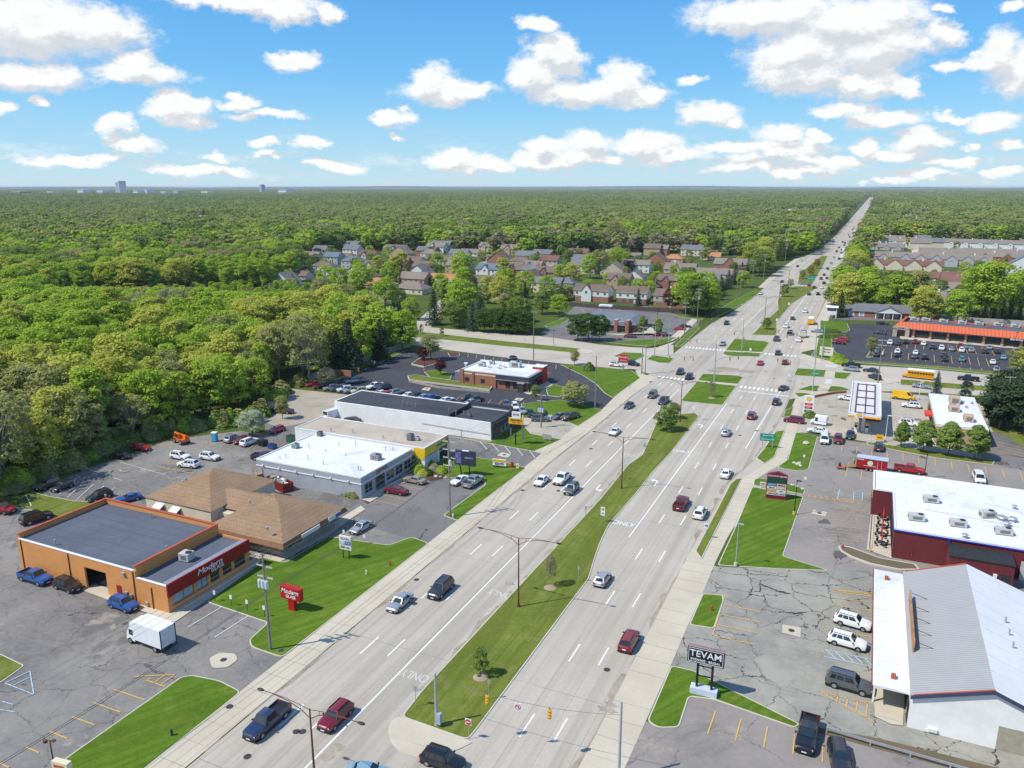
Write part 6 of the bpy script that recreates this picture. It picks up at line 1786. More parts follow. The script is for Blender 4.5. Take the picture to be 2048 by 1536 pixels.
MB().box(-0.9,-1.5,3.35,LL,0.5,3.6).build('soffit',M('soffit',(0.3,0.2,0.15),0.9),t)
for i in range(15):
    x_=6.5+i*6.0
    c_=MB().box(x_,-1.3,1.0,x_+0.7,-0.6,3.35).build('column',brownbrick,t);MB().box(x_-0.12,-1.42,0,x_+0.82,-0.48,1.0).build('base',stone,c_)
    window(t,'S',0.5,x_+0.9,x_+5.8,0.3,2.9,4,darkframe)
mb=MB();mb.box(-0.6,-1.8,0,1.0,-0.4,3.4);mb.box(3.9,-1.8,0,5.4,-0.4,3.4);mb.box(-0.6,-1.8,2.9,5.4,-0.4,4.1);mb.build('entrance_arch',stone,t)
sign(t,'S',-1.6,42.5,3.2,'Bedtime Edge',1.1,lw,shear=0.2,d=0.1,sx=1.1)
sign(t,'S',-1.6,60.5,3.1,'Kilwins',1.4,lw,shear=0.3,d=0.1,sx=1.2)
sign(t,'S',-1.8,2.3,3.6,'CHINESE',0.6,M('red letters',(0.5,0.03,0.03),0.5,0),d=0.06)
sign(t,'S',-1.6,24,3.2,'NAILS & SPA',0.7,M('red letters',(0.5,0.03,0.03),0.5,0),d=0.1)
for i,(u,v) in enumerate(((1829,641),(1852,642),(1887,645),(1924,648),(1958,650),(1996,652),(2030,655))):roofunit(u,v,4.5,(3.2,2.0,1.3),unitm,'pale air unit on the dark roof of the shopping strip',-0.17)
# 11. colonial office
t=bld('colonial_office','brick office with a long grey roof and a white columned pediment',-8.0,387.0,4.5)
MB().box(0,0,0,38,13,3.0).build('wall',redbrick,t)
mb=MB();gable(mb,0,0,38,13,3.0,5.6,'x',0.5);mb.build('roof',sh_grey,t)
mb=MB();gwall(mb,'x',0,0,13,3,5.6);gwall(mb,'x',38,0,13,3,5.6);mb.build('gable_wall',whitetrim,t)
mb=MB();gable(mb,12.5,-2.6,23.5,5.5,3.0,5.6,'y',0.3);mb.build('porch_roof',sh_grey,t)
mb=MB();gwall(mb,'y',-2.6,12.4,23.6,2.95,5.45);mb.box(12.3,-2.7,2.7,23.7,-2.3,2.98);mb.build('pediment',whitetrim,t)
for x_ in (12.6,16.0,19.6,23.0):mb=MB();mb.cyl((x_+0.2,-2.4,0),(x_+0.2,-2.4,2.7),0.22,0.2,10);mb.build('column',whitetrim,t)
for x_ in (2,6.2,13.4,20.8,27,31,34.5):window(t,'S',0,x_,x_+1.4,0.5,2.5,2,whitetrim,pale_glass)
mb=MB()
for x_ in (1.5,5.7,26.5,30.5,34):mb.box(x_,-0.05,0.4,x_+0.45,0,2.6);mb.box(x_+1.95,-0.05,0.4,x_+2.4,0,2.6)
mb.build('shutter',whitetrim,t)
door(t,'S',0,17.2,18.8,2.4,whitetrim)
# 12. maroon restaurant
t=bld('plaza_restaurant','maroon block building with a broad white roof and blue edge pipe',8.0,129.6)
mb=MB();mb.box(0,0,0,34,17,4.9);mb.box(-3.2,17,0,34,27,4.9);mb.build('wall',maroonb,t)
mb=MB();mb.box(0.2,0.2,4.9,34,17,5.02);mb.box(-3.0,17,4.9,34,26.8,5.02);mb.build('roof',rf_white,t)
mb=MB();mb.box(-0.08,-0.08,4.9,34,0.2,5.16);mb.box(-0.08,0.2,4.9,0.2,16.9,5.16);mb.box(-3.28,16.9,4.9,-0.08,17.2,5.16);mb.box(-3.28,17.2,4.9,-3.0,27.1,5.3);mb.box(-3.0,26.8,4.9,34,27.1,5.3);mb.build('parapet',whitetrim,t)
bl=M('blue pipe',(0.02,0.035,0.36),0.4)
mb=MB();mb.box(-0.16,-0.18,4.72,34,-0.08,4.9);mb.box(-0.18,-0.08,4.72,-0.08,16.9,4.9);mb.box(7.6,-0.2,0.1,7.85,0,4.72);mb.build('blue_edge',bl,t)
MB().box(-3.34,17.4,3.2,-3.2,27.0,4.9).build('stone_front',tanbrick,t)
a_=MB().box(7.6,-4.6,0,16.0,0,3.9).build('annex',maroonb,t);MB().box(7.5,-4.7,3.9,16.1,-0.1,4.1).build('annex_roof',M('black felt',(0.025,0.027,0.028),0.8,0.3,2),a_)
for a0 in (1.6,7.5):door(t,'S',0,a0,a0+1.4,2.5,maroonb)
door(a_,'S',-4.6,14.4,15.6,2.4,darkframe)
MB().box(17.5,-0.35,0,19.0,0,3.0).build('duct',unitm,t)
MB().box(13.4,-4.9,1.8,13.9,-4.6,2.3).build('wall_lamp',whitetrim,a_)
for a0 in (2.6,6.2,9.8,13.2):window(t,'W',0,a0,a0+2.6,0.6,2.8,3,darkframe)
for i,(u,v,r_) in enumerate(((1861,1004,.1),(1832,1040,.1),(1915,1052,.1),(2006,1068,.1),(1974,1034,.5))):roofunit(u,v,5.02,(2.4,1.3,1.1),unitm,'long grey air unit on the white plaza roof, '+('nearest the north edge','nearest the patio','in the middle','nearest the right edge','squarish and set at an angle')[i],r_)
for u,v,r_ in ((2003,1040,.5),(2013,1052,.35),(2025,1043,.4),(1929,1076,.3),(2028,1018,.25)):vent(u,v,5.02,0.6,r_,'round cowl on the white plaza roof')
mb=MB();mb.tube([(G(1850,1020,5)[0],G(1850,1020,5)[1],5.08),(G(1942,1036,5)[0],G(1942,1036,5)[1],5.08),(G(2040,1055,5)[0],G(2040,1055,5)[1],5.08)],0.04,4)
tag(mb.build('gas_pipe',metalg),'thin grey pipe running across the white plaza roof','pipe')
# patio
t=bld('patio_fence','black metal fence round the restaurant patio',*G(1737,1105));X0,Y0=G(1737,1105)
pp=[G(1738,1100),G(1745,1012),G(1783,1016)];mb=MB()
for a,b in zip(pp,pp[1:]):
    n_=14
    for z_ in (0.3,1.0):mb.cyl((a[0]-X0,a[1]-Y0,z_),(b[0]-X0,b[1]-Y0,z_),0.03,0.03,4)
    for i in range(n_+1):
        x_,y_=a[0]+(b[0]-a[0])*i/n_-X0,a[1]+(b[1]-a[1])*i/n_-Y0
        mb.cyl((x_,y_,0),(x_,y_,1.05),0.02,0.02,4)
mb.build('railing',darkframe,t)
for i,(u,v) in enumerate(((1762,1092),(1762,1074),(1764,1058),(1766,1042))):
    t=place('patio_table','round black patio table with chairs and a folded red umbrella, number %s from the camera'%('one','two','three','four')[i],'patio table',u,v,0,'patio tables',0.06)
    mb=MB();mb.cyl((0,0,0.7),(0,0,0.75),0.6,0.6,12);mb.cyl((0,0,0),(0,0,0.7),0.05,0.05,6);mb.build('tabletop',darkframe,t)
    mb=MB();mb.cyl((0,0,0.75),(0,0,1.2),0.03,0.03,5);mb.cyl((0,0,1.1),(0,0,2.5),0.16,0.05,6);mb.build('folded_umbrella',redc,t)
    for k_ in range(4):
        an=k_*1.57+0.6;cx_,cy_=math.cos(an)*0.95,math.sin(an)*0.95
        mb=MB();mb.cbox((cx_,cy_,0.43),(0.45,0.45,0.05),0,an);mb.cbox((cx_*1.22,cy_*1.22,0.7),(0.05,0.45,0.5),0,an)
        for q1,q2 in ((-.18,-.18),(.18,-.18),(.18,.18),(-.18,.18)):mb.cyl((cx_+q1,cy_+q2,0),(cx_+q1,cy_+q2,0.43),0.02,0.02,4)
        mb.build('chair',darkframe,t)
# 13. bridal shop
t=bld('bridal_shop','white gabled shop with a ribbed grey roof slope and a flat white canopy',9.0,85.4)
mb=MB();mb.box(0,0,0,15,30.5,4.1);mb.build('wall',whitewall,t)
mb=MB();gwall(mb,'y',-0.004,0,15,4.1,6.9);gwall(mb,'y',30.5,0,15,4.1,6.9);mb.build('gable_wall',whitewall,t)
gr=ribbed('grey ribbed roof',(0.38,0.38,0.365),0.42,1)
mb=MB();mb.add([(-0.1,-0.3,4.15),(7.5,-0.3,7.0),(7.5,30.8,7.0),(-0.1,30.8,4.15),(-0.1,-0.3,4.0),(7.5,-0.3,6.85),(7.5,30.8,6.85),(-0.1,30.8,4.0)],[(0,1,2,3),(7,6,5,4),(0,4,5,1),(3,2,6,7),(0,3,7,4)]);mb.build('roof',gr,t)
mb=MB();mb.add([(7.5,-0.3,7.0),(15.3,-0.3,4.1),(15.3,30.8,4.1),(7.5,30.8,7.0),(7.5,-0.3,6.85),(15.3,-0.3,3.95),(15.3,30.8,3.95),(7.5,30.8,6.85)],[(0,1,2,3),(7,6,5,4),(0,4,5,1),(3,2,6,7),(1,5,6,2)]);mb.build('roof',rf_white,t)
mb=MB();mb.add([(-0.1,-0.36,4.2),(7.5,-0.36,7.05),(7.5,-0.30,7.05),(-0.1,-0.30,4.2),(-0.1,-0.36,3.75),(7.5,-0.36,6.6),(7.5,-0.30,6.6),(-0.1,-0.30,3.75)],[(0,3,2,1),(0,1,5,4),(3,7,6,2),(4,5,6,7)])
mb.add([(7.5,-0.36,7.05),(15.3,-0.36,4.15),(15.3,-0.30,4.15),(7.5,-0.30,7.05),(7.5,-0.36,6.6),(15.3,-0.36,3.7),(15.3,-0.30,3.7),(7.5,-0.30,6.6)],[(0,3,2,1),(0,1,5,4),(3,7,6,2),(4,5,6,7)]);mb.build('bargeboard',M('navy trim',(0.05,0.06,0.11),0.6),t)
mb=MB();mb.add([(0.2,-0.3,4.24),(7.5,-0.3,7.02),(7.5,-0.1,7.02),(0.2,-0.1,4.24),(0.2,-0.3,4.34),(7.5,-0.3,7.12),(7.5,-0.1,7.12),(0.2,-0.1,4.34)],[(4,5,6,7),(0,1,5,4),(3,7,6,2)]);mb.add([(0.2,30.6,4.24),(7.5,30.6,7.02),(7.5,30.8,7.02),(0.2,30.8,4.24),(0.2,30.6,4.34),(7.5,30.6,7.12),(7.5,30.8,7.12),(0.2,30.8,4.34)],[(4,5,6,7),(0,1,5,4),(3,7,6,2)]);mb.build('red_flashing',coping,t)
cn_=MB().box(-3.8,1.6,3.0,0.3,31.8,3.25).build('canopy',rf_white,t)
MB().box(-3.9,1.5,2.85,-3.8,31.9,3.2).build('canopy_edge',M('maroon edge',(0.2,0.03,0.04),0.6),cn_)
for y_ in (3,10,17,24,31):MB().box(-3.6,y_,0,-3.4,y_+0.2,3.0).build('post',whitetrim,t)
for a0 in (3,8,13,18,23):window(t,'W',0,a0,a0+4.2,0.4,2.7,4,darkframe)
window(t,'W',0,0.5,2.0,0.1,2.6,1,darkframe)
fb(MB(),'S',0,8.4,12.4,0.1,2.9,0,0.05).build('garage_door',M('tan door',(0.36,0.32,0.24),0.7),t)
mb=MB();fb(mb,'S',0,2.0,2.9,0.3,0.7,0,0.3);mb.build('wall_unit',whitetrim,t)
mb=MB();mb.box(-1.9,3.6,3.25,-1.4,4.2,3.7);mb.box(-2.4,28.8,3.25,-1.9,29.4,3.7);mb.build('roof_box',M('rust box',(0.38,0.10,0.04),0.8),cn_)
for y_ in (12,15,18):mb=MB();mb.cyl((10.8,y_,5.7),(10.8,y_,6.5),0.12,0.12,8);mb.build('vent',metalg,t)
tt=thing('rooftop_sign_frame','rusty sign frame braced on the ribbed grey roof','sign frame',(9.0,85.4,4.3))
mb=MB();mb.box(0.35,8.5,0.0,0.5,22.0,1.5);mb.build('board',M('rusty board',(0.42,0.20,0.09),0.85,0.3,1.5),tt)
mb=MB()
for y_ in (9,12,15,18,21.5):mb.cyl((0.5,y_,1.3),(2.6,y_,0.8),0.04,0.04,4)
mb.build('brace',darkframe,tt)
# boundary walls and fences
def wallrun(name,label,cat,pts,h,th,mat,cap=None):
    x0,y0=pts[0]
    t=thing(name,label,cat,(x0,y0,0))
    mb,mc=MB(),MB()
    for (ax,ay),(bx,by) in zip(pts,pts[1:]):
        L=math.hypot(bx-ax,by-ay);an=math.atan2(by-ay,bx-ax)
        mb.cbox(((ax+bx)/2-x0,(ay+by)/2-y0,h/2),(L,th,h),0,an)
        if cap:mc.cbox(((ax+bx)/2-x0,(ay+by)/2-y0,h+0.05),(L,th+0.1,0.1),0,an)
    mb.build('wall' if 'wall' in name else 'panel',mat,t)
    if cap:mc.build('cap',cap,t)
    return t
fen=M('brown board fence',(0.085,0.065,0.06),0.9,0.2,2)
wallrun('board_fence','long dark board fence between the bank car park and the houses','fence',gp((1138,612),(1200,617),(1300,623),(1400,629)),2.0,0.12,fen)
cw=M('grey screen wall',(0.30,0.28,0.26),0.95,0.15,0.8)
wallrun('screen_wall','grey concrete screen wall behind the spruces','wall',gp((622,762),(665,745),(700,735),(790,703),(822,693)),2.2,0.25,cw)
wallrun('screen_wall','long pale concrete wall behind the shopping strip','wall',gp((1868,640),(1960,646),(2060,652)),2.2,0.25,M('pale screen wall',(0.42,0.38,0.33),0.95,0.15,0.8))
wallrun('retaining_wall','low pale stone wall along the drive-through planting','wall',gp((818,764),(880,777),(980,786)),0.6,0.3,stone)
wallrun('retaining_wall','low brick wall curving along the petrol station corner','wall',gp((1622,797),(1640,793),(1668,788),(1692,786)),0.7,0.3,redbrick)
wallrun('retaining_wall','low dark brick wall on the bank corner lawn','wall',gp((1290,697),(1320,692),(1345,684),(1358,676)),0.5,0.25,brownbrick)
gr_=thing('guard_rail','bent galvanised guard rail below the bridal shop lot','guard rail',(*G(1653,1468),0));gx,gy=G(1653,1468)
gpnts=[G(1653,1466),G(1740,1492),G(1820,1515),G(1900,1538),G(2000,1568)]
mb,mp_=MB(),MB()
for (ax,ay),(bx,by) in zip(gpnts,gpnts[1:]):
    L=math.hypot(bx-ax,by-ay);an=math.atan2(by-ay,bx-ax)
    for z_,th in ((0.68,0.05),(0.6,0.02),(0.52,0.05)):mb.cbox(((ax+bx)/2-gx,(ay+by)/2-gy,z_),(L,0.04+th,0.09),0,an)
    mp_.cbox((ax-gx,ay-gy,0.35),(0.15,0.15,0.7),0,an)
mb.build('rail',metalg,gr_);mp_.build('post',metalg,gr_)

# ---------------- houses ----------------
WC={'tan':tanbrick,'red':redbrick,'white':M('white siding',(0.66,0.66,0.64),0.8,0.05),'cream':cream,'beige':M('beige siding',(0.48,0.42,0.35),0.8,0.06),'brown':brownbrick,'greys':M('grey siding',(0.40,0.42,0.43),0.8,0.06)}
RC={'brown':sh_brown,'grey':sh_grey,'blue':sh_blue,'orange':sh_orange,'taupe':sh_taupe,'rust':shingle('rust shingles',(0.20,0.10,0.08),(0.25,0.13,0.10))}
RN={'brown':'brown','grey':'grey','blue':'blue-grey','orange':'orange','taupe':'taupe','rust':'rust-brown'}
WN={'tan':'tan brick','red':'red brick','white':'white','cream':'cream','beige':'beige','brown':'brown brick','greys':'grey'}
def house(u,v,w,d,st,wall,rf,kind,label,rz=0.0,lower=None):
    """u,v = middle of the front wall foot; kind: g gable along x, h hip, f front gable, c cross gable"""
    x,y=G(u,v)
    t=bld('house',label,x,y,rz,'house','houses of the suburb')
    HOUSE_SPOTS.append((x,y+d/2,max(w,d)*0.5+1.5)); 
    w*=1.12;hw=w/2;z1=2.9*st;pk=z1+min(w,d)*0.32
    if lower:MB().box(-hw,0,0,hw,d,2.7).build('wall',WC[lower],t);MB().box(-hw-0.1,-0.1,2.7,hw+0.1,d+0.1,z1).build('upper_wall',WC[wall],t)
    else:MB().box(-hw,0,0,hw,d,z1).build('wall',WC[wall],t)
    mb,gw=MB(),MB()
    if kind=='h':hip(mb,-hw,0,hw,d,z1,pk,0.4)
    elif kind=='f':gable(mb,-hw,0,hw,d,z1,z1+w*0.34,'y',0.35);gwall(gw,'y',-0.02,-hw,hw,z1,z1+w*0.34);gwall(gw,'y',d,-hw,hw,z1,z1+w*0.34)
    else:
        gable(mb,-hw,0,hw,d,z1,pk,'x',0.4);gwall(gw,'x',-hw,0,d,z1,pk);gwall(gw,'x',hw,0,d,z1,pk)
        if kind=='c':
            a=w*0.14;c0=-w*0.12
            gable(mb,c0-a,-0.8,c0+a,d/2,z1,z1+a*1.2,'y',0.3);gwall(gw,'y',-0.82,c0-a,c0+a,z1,z1+a*1.2);gw.box(c0-a,-0.8,0,c0+a,-0.1 if lower else 0,z1)
    r_=mb.build('roof',RC[rf],t)
    if gw.v:gw.build('gable_wall',WC[wall],t)
    MB().box(hw*0.45,d*0.55,z1+0.5,hw*0.45+0.9,d*0.55+0.7,pk+0.9).build('chimney',redbrick,r_)
    n_=max(2,int(w/3.2));yp=-0.1 if lower else 0
    for s_ in range(st):
        for i in range(n_):
            xx=-hw+(i+0.5)*w/n_-0.6
            if kind=='c' and-w*0.30<xx+0.6<w*0.06:continue
            if s_==0 and i==n_ // 2:door(t,'S',0,xx,xx+1.1,2.2,whitetrim);continue
            window(t,'S',yp if s_ else 0,xx,xx+1.3,0.9+s_*2.8,2.2+s_*2.8,2)
    if kind=='c':window(t,'S',-0.8,-w*0.12-0.7,-w*0.12+0.7,z1-1.6,z1-0.2,2)
    return t
HL=[(748,591,16,11,2,'tan','orange','h'),(755,616,20,10,1,'greys','taupe','g'),(815,588,17,11,1,'cream','taupe','h'),(670,563,13,10,1,'cream','taupe','h'),(708,562,11,12,2,'beige','blue','f'),(700,538,14,10,2,'greys','blue','h'),
 (661,528,12,10,2,'greys','blue','g'),(617,527,14,10,2,'beige','taupe','c'),(743,548,13,10,2,'cream','brown','c'),(793,544,14,11,2,'red','rust','c'),(834,566,14,10,2,'white','grey','f'),(882,570,17,11,1,'white','orange','c'),
 (912,548,15,11,2,'tan','taupe','c'),(896,585,16,11,1,'greys','taupe','c'),(976,556,16,11,2,'white','blue','c'),(978,597,14,11,1,'cream','grey','f'),(966,572,15,10,1,'beige','brown','g'),(1028,556,16,11,2,'red','brown','c'),(1060,558,12,10,2,'greys','grey','h'),
 (1092,562,14,10,2,'red','brown','c'),(1127,563,10,10,2,'tan','taupe','h'),(1092,586,15,9,2,'cream','grey','g'),(1128,587,9,9,2,'greys','grey','h'),(1181,603,17,9,2,'white','brown','c','red'),(1262,608,14,9,2,'white','brown','g','brown'),(1340,615,15,9,2,'beige','brown','g','red'),
 (1235,578,12,10,2,'tan','brown','c'),(1266,573,10,10,2,'white','taupe','f'),(1296,583,9,9,1,'red','brown','f'),(1336,580,12,9,2,'red','brown','c'),(1406,580,15,11,2,'cream','grey','c'),(1358,547,19,12,1,'beige','taupe','c'),(1467,545,25,11,2,'red','taupe','c'),(1425,556,25,10,1,'beige','taupe','g'),
 (1263,520,12,9,1,'beige','taupe','g'),(1250,536,12,10,1,'white','brown','h'),(1545,505,16,10,1,'cream','taupe','g'),(1497,500,16,10,1,'white','taupe','h'),(1420,520,14,10,1,'cream','orange','g'),(1345,525,14,10,1,'tan','orange','h'),
 (150,566,18,12,1,'beige','blue','h'),(205,562,13,10,1,'cream','blue','h'),(243,560,15,11,1,'beige','blue','h'),(290,557,18,11,1,'cream','grey','f'),(345,552,15,11,1,'beige','blue','h'),(403,545,10,10,1,'beige','taupe','h'),(560,572,14,11,1,'white','grey','f'),(597,560,10,9,1,'cream','brown','c'),(575,535,13,10,2,'beige','blue','h')]
rg=random.Random(17)
for v_,us in ((574,range(650,1400,58)),(548,range(640,1360,52)),(536,range(600,1330,55)),(524,range(560,1360,60)),(513,range(560,1420,75)),(503,range(700,1500,90))):
    for u_ in us:
        uu,vv=u_+rg.uniform(-12,12),v_+rg.uniform(-3,3)
        x_,y_=G(uu,vv)
        if any(math.hypot(G(q[0],q[1])[0]-x_,G(q[0],q[1])[1]-y_)<21 for q in HL) or v_>560 and uu<700:continue
        HL.append((uu,vv,rg.uniform(12,17),rg.uniform(9,11),rg.choice((1,2,2)),rg.choice(('tan','red','white','cream','beige','tan')),rg.choice(('brown','grey','taupe','taupe','brown','taupe','rust')),rg.choice('hgfcc')))
seen={}
NTH=('','second ','third ','fourth ','fifth ')
for h_ in HL:
    u,v,w,d,st,wl,rf,kd=h_[:8]
    lab='%s house, %s %s roof%s'%(WN[wl],RN[rf],{'h':'hipped','g':'gabled','f':'steep front-gabled','c':'cross-gabled'}[kd],'' if st==1 else ' and two storeys')
    u0='behind the bank fence' if v>600 else 'among trees left of centre' if u<600 else 'in mid rows' if u<1000 else 'near roadside conifers' if u>1380 else 'in rows behind the bank'
    lab+=', '+u0
    k_=seen.get(lab,0);seen[lab]=k_+1
    if k_:lab=NTH[k_]+lab
    house(u,v,w,d,st,wl,rf,kd,lab,0,h_[8] if len(h_)>8 else None)
t=bld('house','old brick house half hidden in the wood beside the gravel yard',*G(545,735));HOUSE_SPOTS.append((*G(545,730),9));MB().box(-7,0,0,7,9,3).build('wall',tanbrick,t);mb=MB();gable(mb,-7,0,7,9,3,5.2,'x');r_=mb.build('roof',RC['orange'],t);MB().box(-6.4,2,3.2,-5.4,3,6).build('chimney',redbrick,r_)
# terraces on the right
def terrace(u,v,L,d,st,wall,rf,n,label,rz=0.0,gw_=0.62,flip=False,gables=True):
    x,y=G(u,v)
    t=bld('terrace',label,x,y,rz,'terraced houses','terraces east of the road')
    for q_ in range(int(L/9)+1):HOUSE_SPOTS.append((x-L/2+q_*9,y+d/2,d*0.6))
    h=L/2;z1=2.8*st;pk=z1+d*0.26
    MB().box(-h,0,0,h,d,z1).build('wall',WC[wall],t)
    mb=MB();gable(mb,-h,0,h,d,z1,pk,'x',0.4)
    gm=MB();gwall(gm,'x',-h,0,d,z1,pk);gwall(gm,'x',h,0,d,z1,pk)
    if gables:
        for i in range(n):
            c=-h+(i+0.5)*L/n;a=L/n*gw_/2
            gable(mb,c-a,-1.6,c+a,d*0.5,z1-0.6,z1-0.6+a*0.85,'y',0.25)
            gwall(gm,'y',-1.62,c-a,c+a,z1-0.6,z1-0.6+a*0.85);gm.box(c-a,-1.6,0,c+a,0,z1-0.6)
            if a<5:window(t,'S',-1.6,c-0.6,c+0.6,z1-1.7,z1-0.7,2)
    r_=mb.build('roof',RC[rf],t);gm.build('gable_wall',WC[wall],t)
    for i in range(n):
        c=-h+(i+0.5)*L/n+L/n*0.42
        window(t,'S',0,c-0.6,c+0.6,0.9,2.1,2)
        if i%2==0:MB().box(c-0.5,d*0.42,pk-1.2,c+0.5,d*0.42+0.9,pk+0.9).build('chimney',whitetrim,r_)
    return t
terrace(1828,606,47,13,1,'white','taupe',4,'taupe roofed terrace directly behind the colonial office',-2,gables=False)
terrace(1822,584,48,13,1,'white','taupe',4,'taupe roofed terrace with small white gables, second row behind the office',-3,0.4)
terrace(1815,562,46,12,1,'brown','rust',3,'rust-brown roofed terrace with plain front and white chimneys',-3,gables=False)
terrace(1807,546,48,12,2,'cream','rust',4,'rust-brown roofed terrace with broad cream gables',-3,0.85)
terrace(1912,576,17,22,1,'red','rust',1,'rust-brown roofed block with a white garage door beside the cottonwoods',-3,0.5,gables=False)
terrace(1886,533,62,14,2,'greys','taupe',6,'taupe roofed terrace with five stepped grey gables',-4,0.8)
terrace(1785,520,28,14,1,'greys','taupe',2,'taupe roofed terrace end beside the drive of pale concrete',-4,0.5)
terrace(1772,500,30,14,1,'greys','taupe',3,'taupe roofed stack of terraces at the roadside hedge',-4,0.6)
terrace(1780,488,26,12,2,'white','taupe',2,'taupe roofed terrace with one white gable at the hedge',-4,0.5)
terrace(1823,495,42,12,2,'white','taupe',4,'short terrace with four narrow white gables',-4,0.45)
terrace(1935,515,75,15,1,'greys','taupe',3,'broad taupe roofed terrace in front of the row of white gables',-4,0.4,gables=False)
terrace(1930,497,110,13,2,'white','taupe',9,'long terrace with a row of small white gables',-5,0.4)
terrace(2020,518,70,18,1,'red','taupe',4,'broad taupe roofed terrace at the right edge of the picture',-5,0.5,gables=False)
terrace(1990,528,30,12,2,'red','taupe',2,'small brick ended terrace between the broad taupe roofs',-5,0.5)
struct(MB().sheet(gp((1822,500),(1838,498),(1850,508),(1860,516),(1822,516),(1826,508)),0.08).build('driveway',walk))
house(2050,548,20,14,2,'white','blue','f','large white house with a blue-grey roof at the right edge',-5)
for i,(u,v,w,wl,rf,kd) in enumerate(((1762,447,26,'white','grey','c'),(1776,453,24,'white','blue','c'),(1768,470,22,'white','orange','g'),(1812,468,28,'cream','taupe','c'),(1828,455,32,'white','blue','f'),(1850,463,18,'beige','taupe','c'),(1965,465,16,'white','rust','f'),(1950,452,16,'cream','taupe','f'),(1765,436,18,'cream','orange','g'),(1995,447,26,'greys','grey','g'))):
    house(u,v,w,13,2,wl,rf,kd,'%s house with a %s roof far up the right side, number %s'%(WN[wl],RN[rf],('one','two','three','four','five','six','seven','eight','nine','ten')[i]))
# roofs glimpsed between far trees
rg=random.Random(33)
n_=0
while n_<70:
    x_,y_=rg.uniform(-1100,420),rg.uniform(620,1450)
    u_,v_,z_=PJ(x_,y_,6)
    if not (0<u_<2048) or-80<x_<20:continue
    n_+=1
    HOUSE_SPOTS.append((x_,y_,13));HOUSE_SPOTS.append((x_*0.965,y_*0.965,11));HOUSE_SPOTS.append((x_*0.94,y_*0.94,8))
    t=bld('house','small distant house with a pale wall among the far treetops',x_,y_,rg.uniform(-8,8),'house','distant houses among the far trees')
    w_=rg.uniform(7,11);MB().box(-w_,0,0,w_,10,6.5).build('wall',WC[rg.choice(('white','cream','beige','tan'))],t)
    mb=MB();gable(mb,-w_,0,w_,10,6.5,10.0,'x',0.5);mb.build('roof',RC[rg.choice(('grey','taupe','brown'))],t)
# distant commercial and office buildings
def far_block(u,dist,w,d,z1,mat,label,name='office_block',floors=0,rz=None,z0=0.0):
    th=math.atan2(u-1024,FPX*math.cos(PIT)+(768-380)*math.sin(PIT))
    x,y=-math.sin(AZ-th)*dist,math.cos(AZ-th)*dist
    t=thing(name,label,'building',(x,y,0),-0.4 if rz is None else rz)
    HOUSE_SPOTS.append((x,y,max(w,d)*0.55+25))
    HOUSE_SPOTS.append((x+math.sin(AZ)*60,y-70,w*0.4))
    MB().box(-w/2,0,z0,w/2,d,z1).build('wall',mat,t)
    MB().box(-w/2-0.3,-0.3,z1,w/2+0.3,d+0.3,z1+0.6).build('roof',rf_white,t)
    if floors:
        mb=MB();fh=z1/floors
        for i in range(floors):mb.box(-w/2+2,-0.3,i*fh+fh*0.35,w/2-2,0,i*fh+fh*0.75)
        mb.build('window_band',M('far glass',(0.12,0.16,0.2),0.3),t)
    return t
wf,bf,rfm=M('far white',(0.72,0.73,0.73),0.8,0.04),M('far brick',(0.26,0.10,0.09),0.9),M('far tan',(0.55,0.46,0.34),0.8)
t=far_block(235,5200,66,40,92,wf,'tall white office tower on the horizon','office_tower');mb=MB()
for i in range(4):mb.box(-26+i*14.5,-0.6,6,-17+i*14.5,0,86)
mb.build('window_strip',M('far blue glass',(0.16,0.22,0.3),0.3),t)
far_block(160,5000,110,40,44,wf,'wide white stepped office block left of the tower',floors=5);far_block(199,4950,110,40,40,wf,'white office block touching the tower',floors=5)
far_block(270,4900,70,40,38,wf,'white office block right of the tower',floors=4);far_block(290,5000,50,40,42,wf,'small white office block right of the tower',floors=4)
far_block(30,5000,210,50,36,bf,'long brick office block at the left edge of the horizon',floors=4);far_block(98,5300,110,40,32,wf,'thin white office block left of the white group',floors=3)
far_block(350,5600,90,40,34,M('far grey',(0.4,0.42,0.45),0.8),'grey office block between tower and slab',floors=4);far_block(325,5400,80,40,30,wf,'low pale block right of the tower group',floors=3)
far_block(521,6500,36,30,76,M('far blue',(0.3,0.38,0.45),0.6),'lone blue-grey tower on the horizon','office_tower');far_block(564,5200,106,40,40,wf,'white slab block right of the lone tower',floors=4);far_block(408,5900,110,40,30,wf,'low pale block far left of centre',floors=3)
for i,(u,dist,w,z1,m_) in enumerate(((1418,1500,60,7,rfm),(1445,1480,70,8,wf),(1500,1450,110,7,wf),(1395,1560,40,9,wf),(1560,1420,50,6,wf),(1595,1750,60,12,wf),(1625,1800,50,10,M('far grey',(0.4,0.42,0.45),0.8)),(1650,1900,40,11,M('far grey',(0.4,0.42,0.45),0.8)),(1570,1680,40,9,wf),(390,1450,70,9,wf),(425,1430,60,9,rfm),(1790,1500,50,9,wf),(1815,1400,46,8,M('far teal roof',(0.35,0.5,0.52),0.6)),(1840,1600,40,9,wf),(50,1350,40,9,wf))):
    far_block(u,dist,w,30,z1,m_,'pale low commercial building across the treetops, number %s from the nearest'%('one','two','three','four','five','six','seven','eight','nine','ten','eleven','twelve','thirteen','fourteen','fifteen')[i],'commercial_building')
for i,(u,dist) in enumerate(((1655,6200),(1850,5200),(1810,6900),(1600,5800),(1950,6800))):far_block(u,dist,130,60,22,wf,'white shed on the horizon by the end of the road, number %s'%('one','two','three','four','five')[i],'commercial_building')
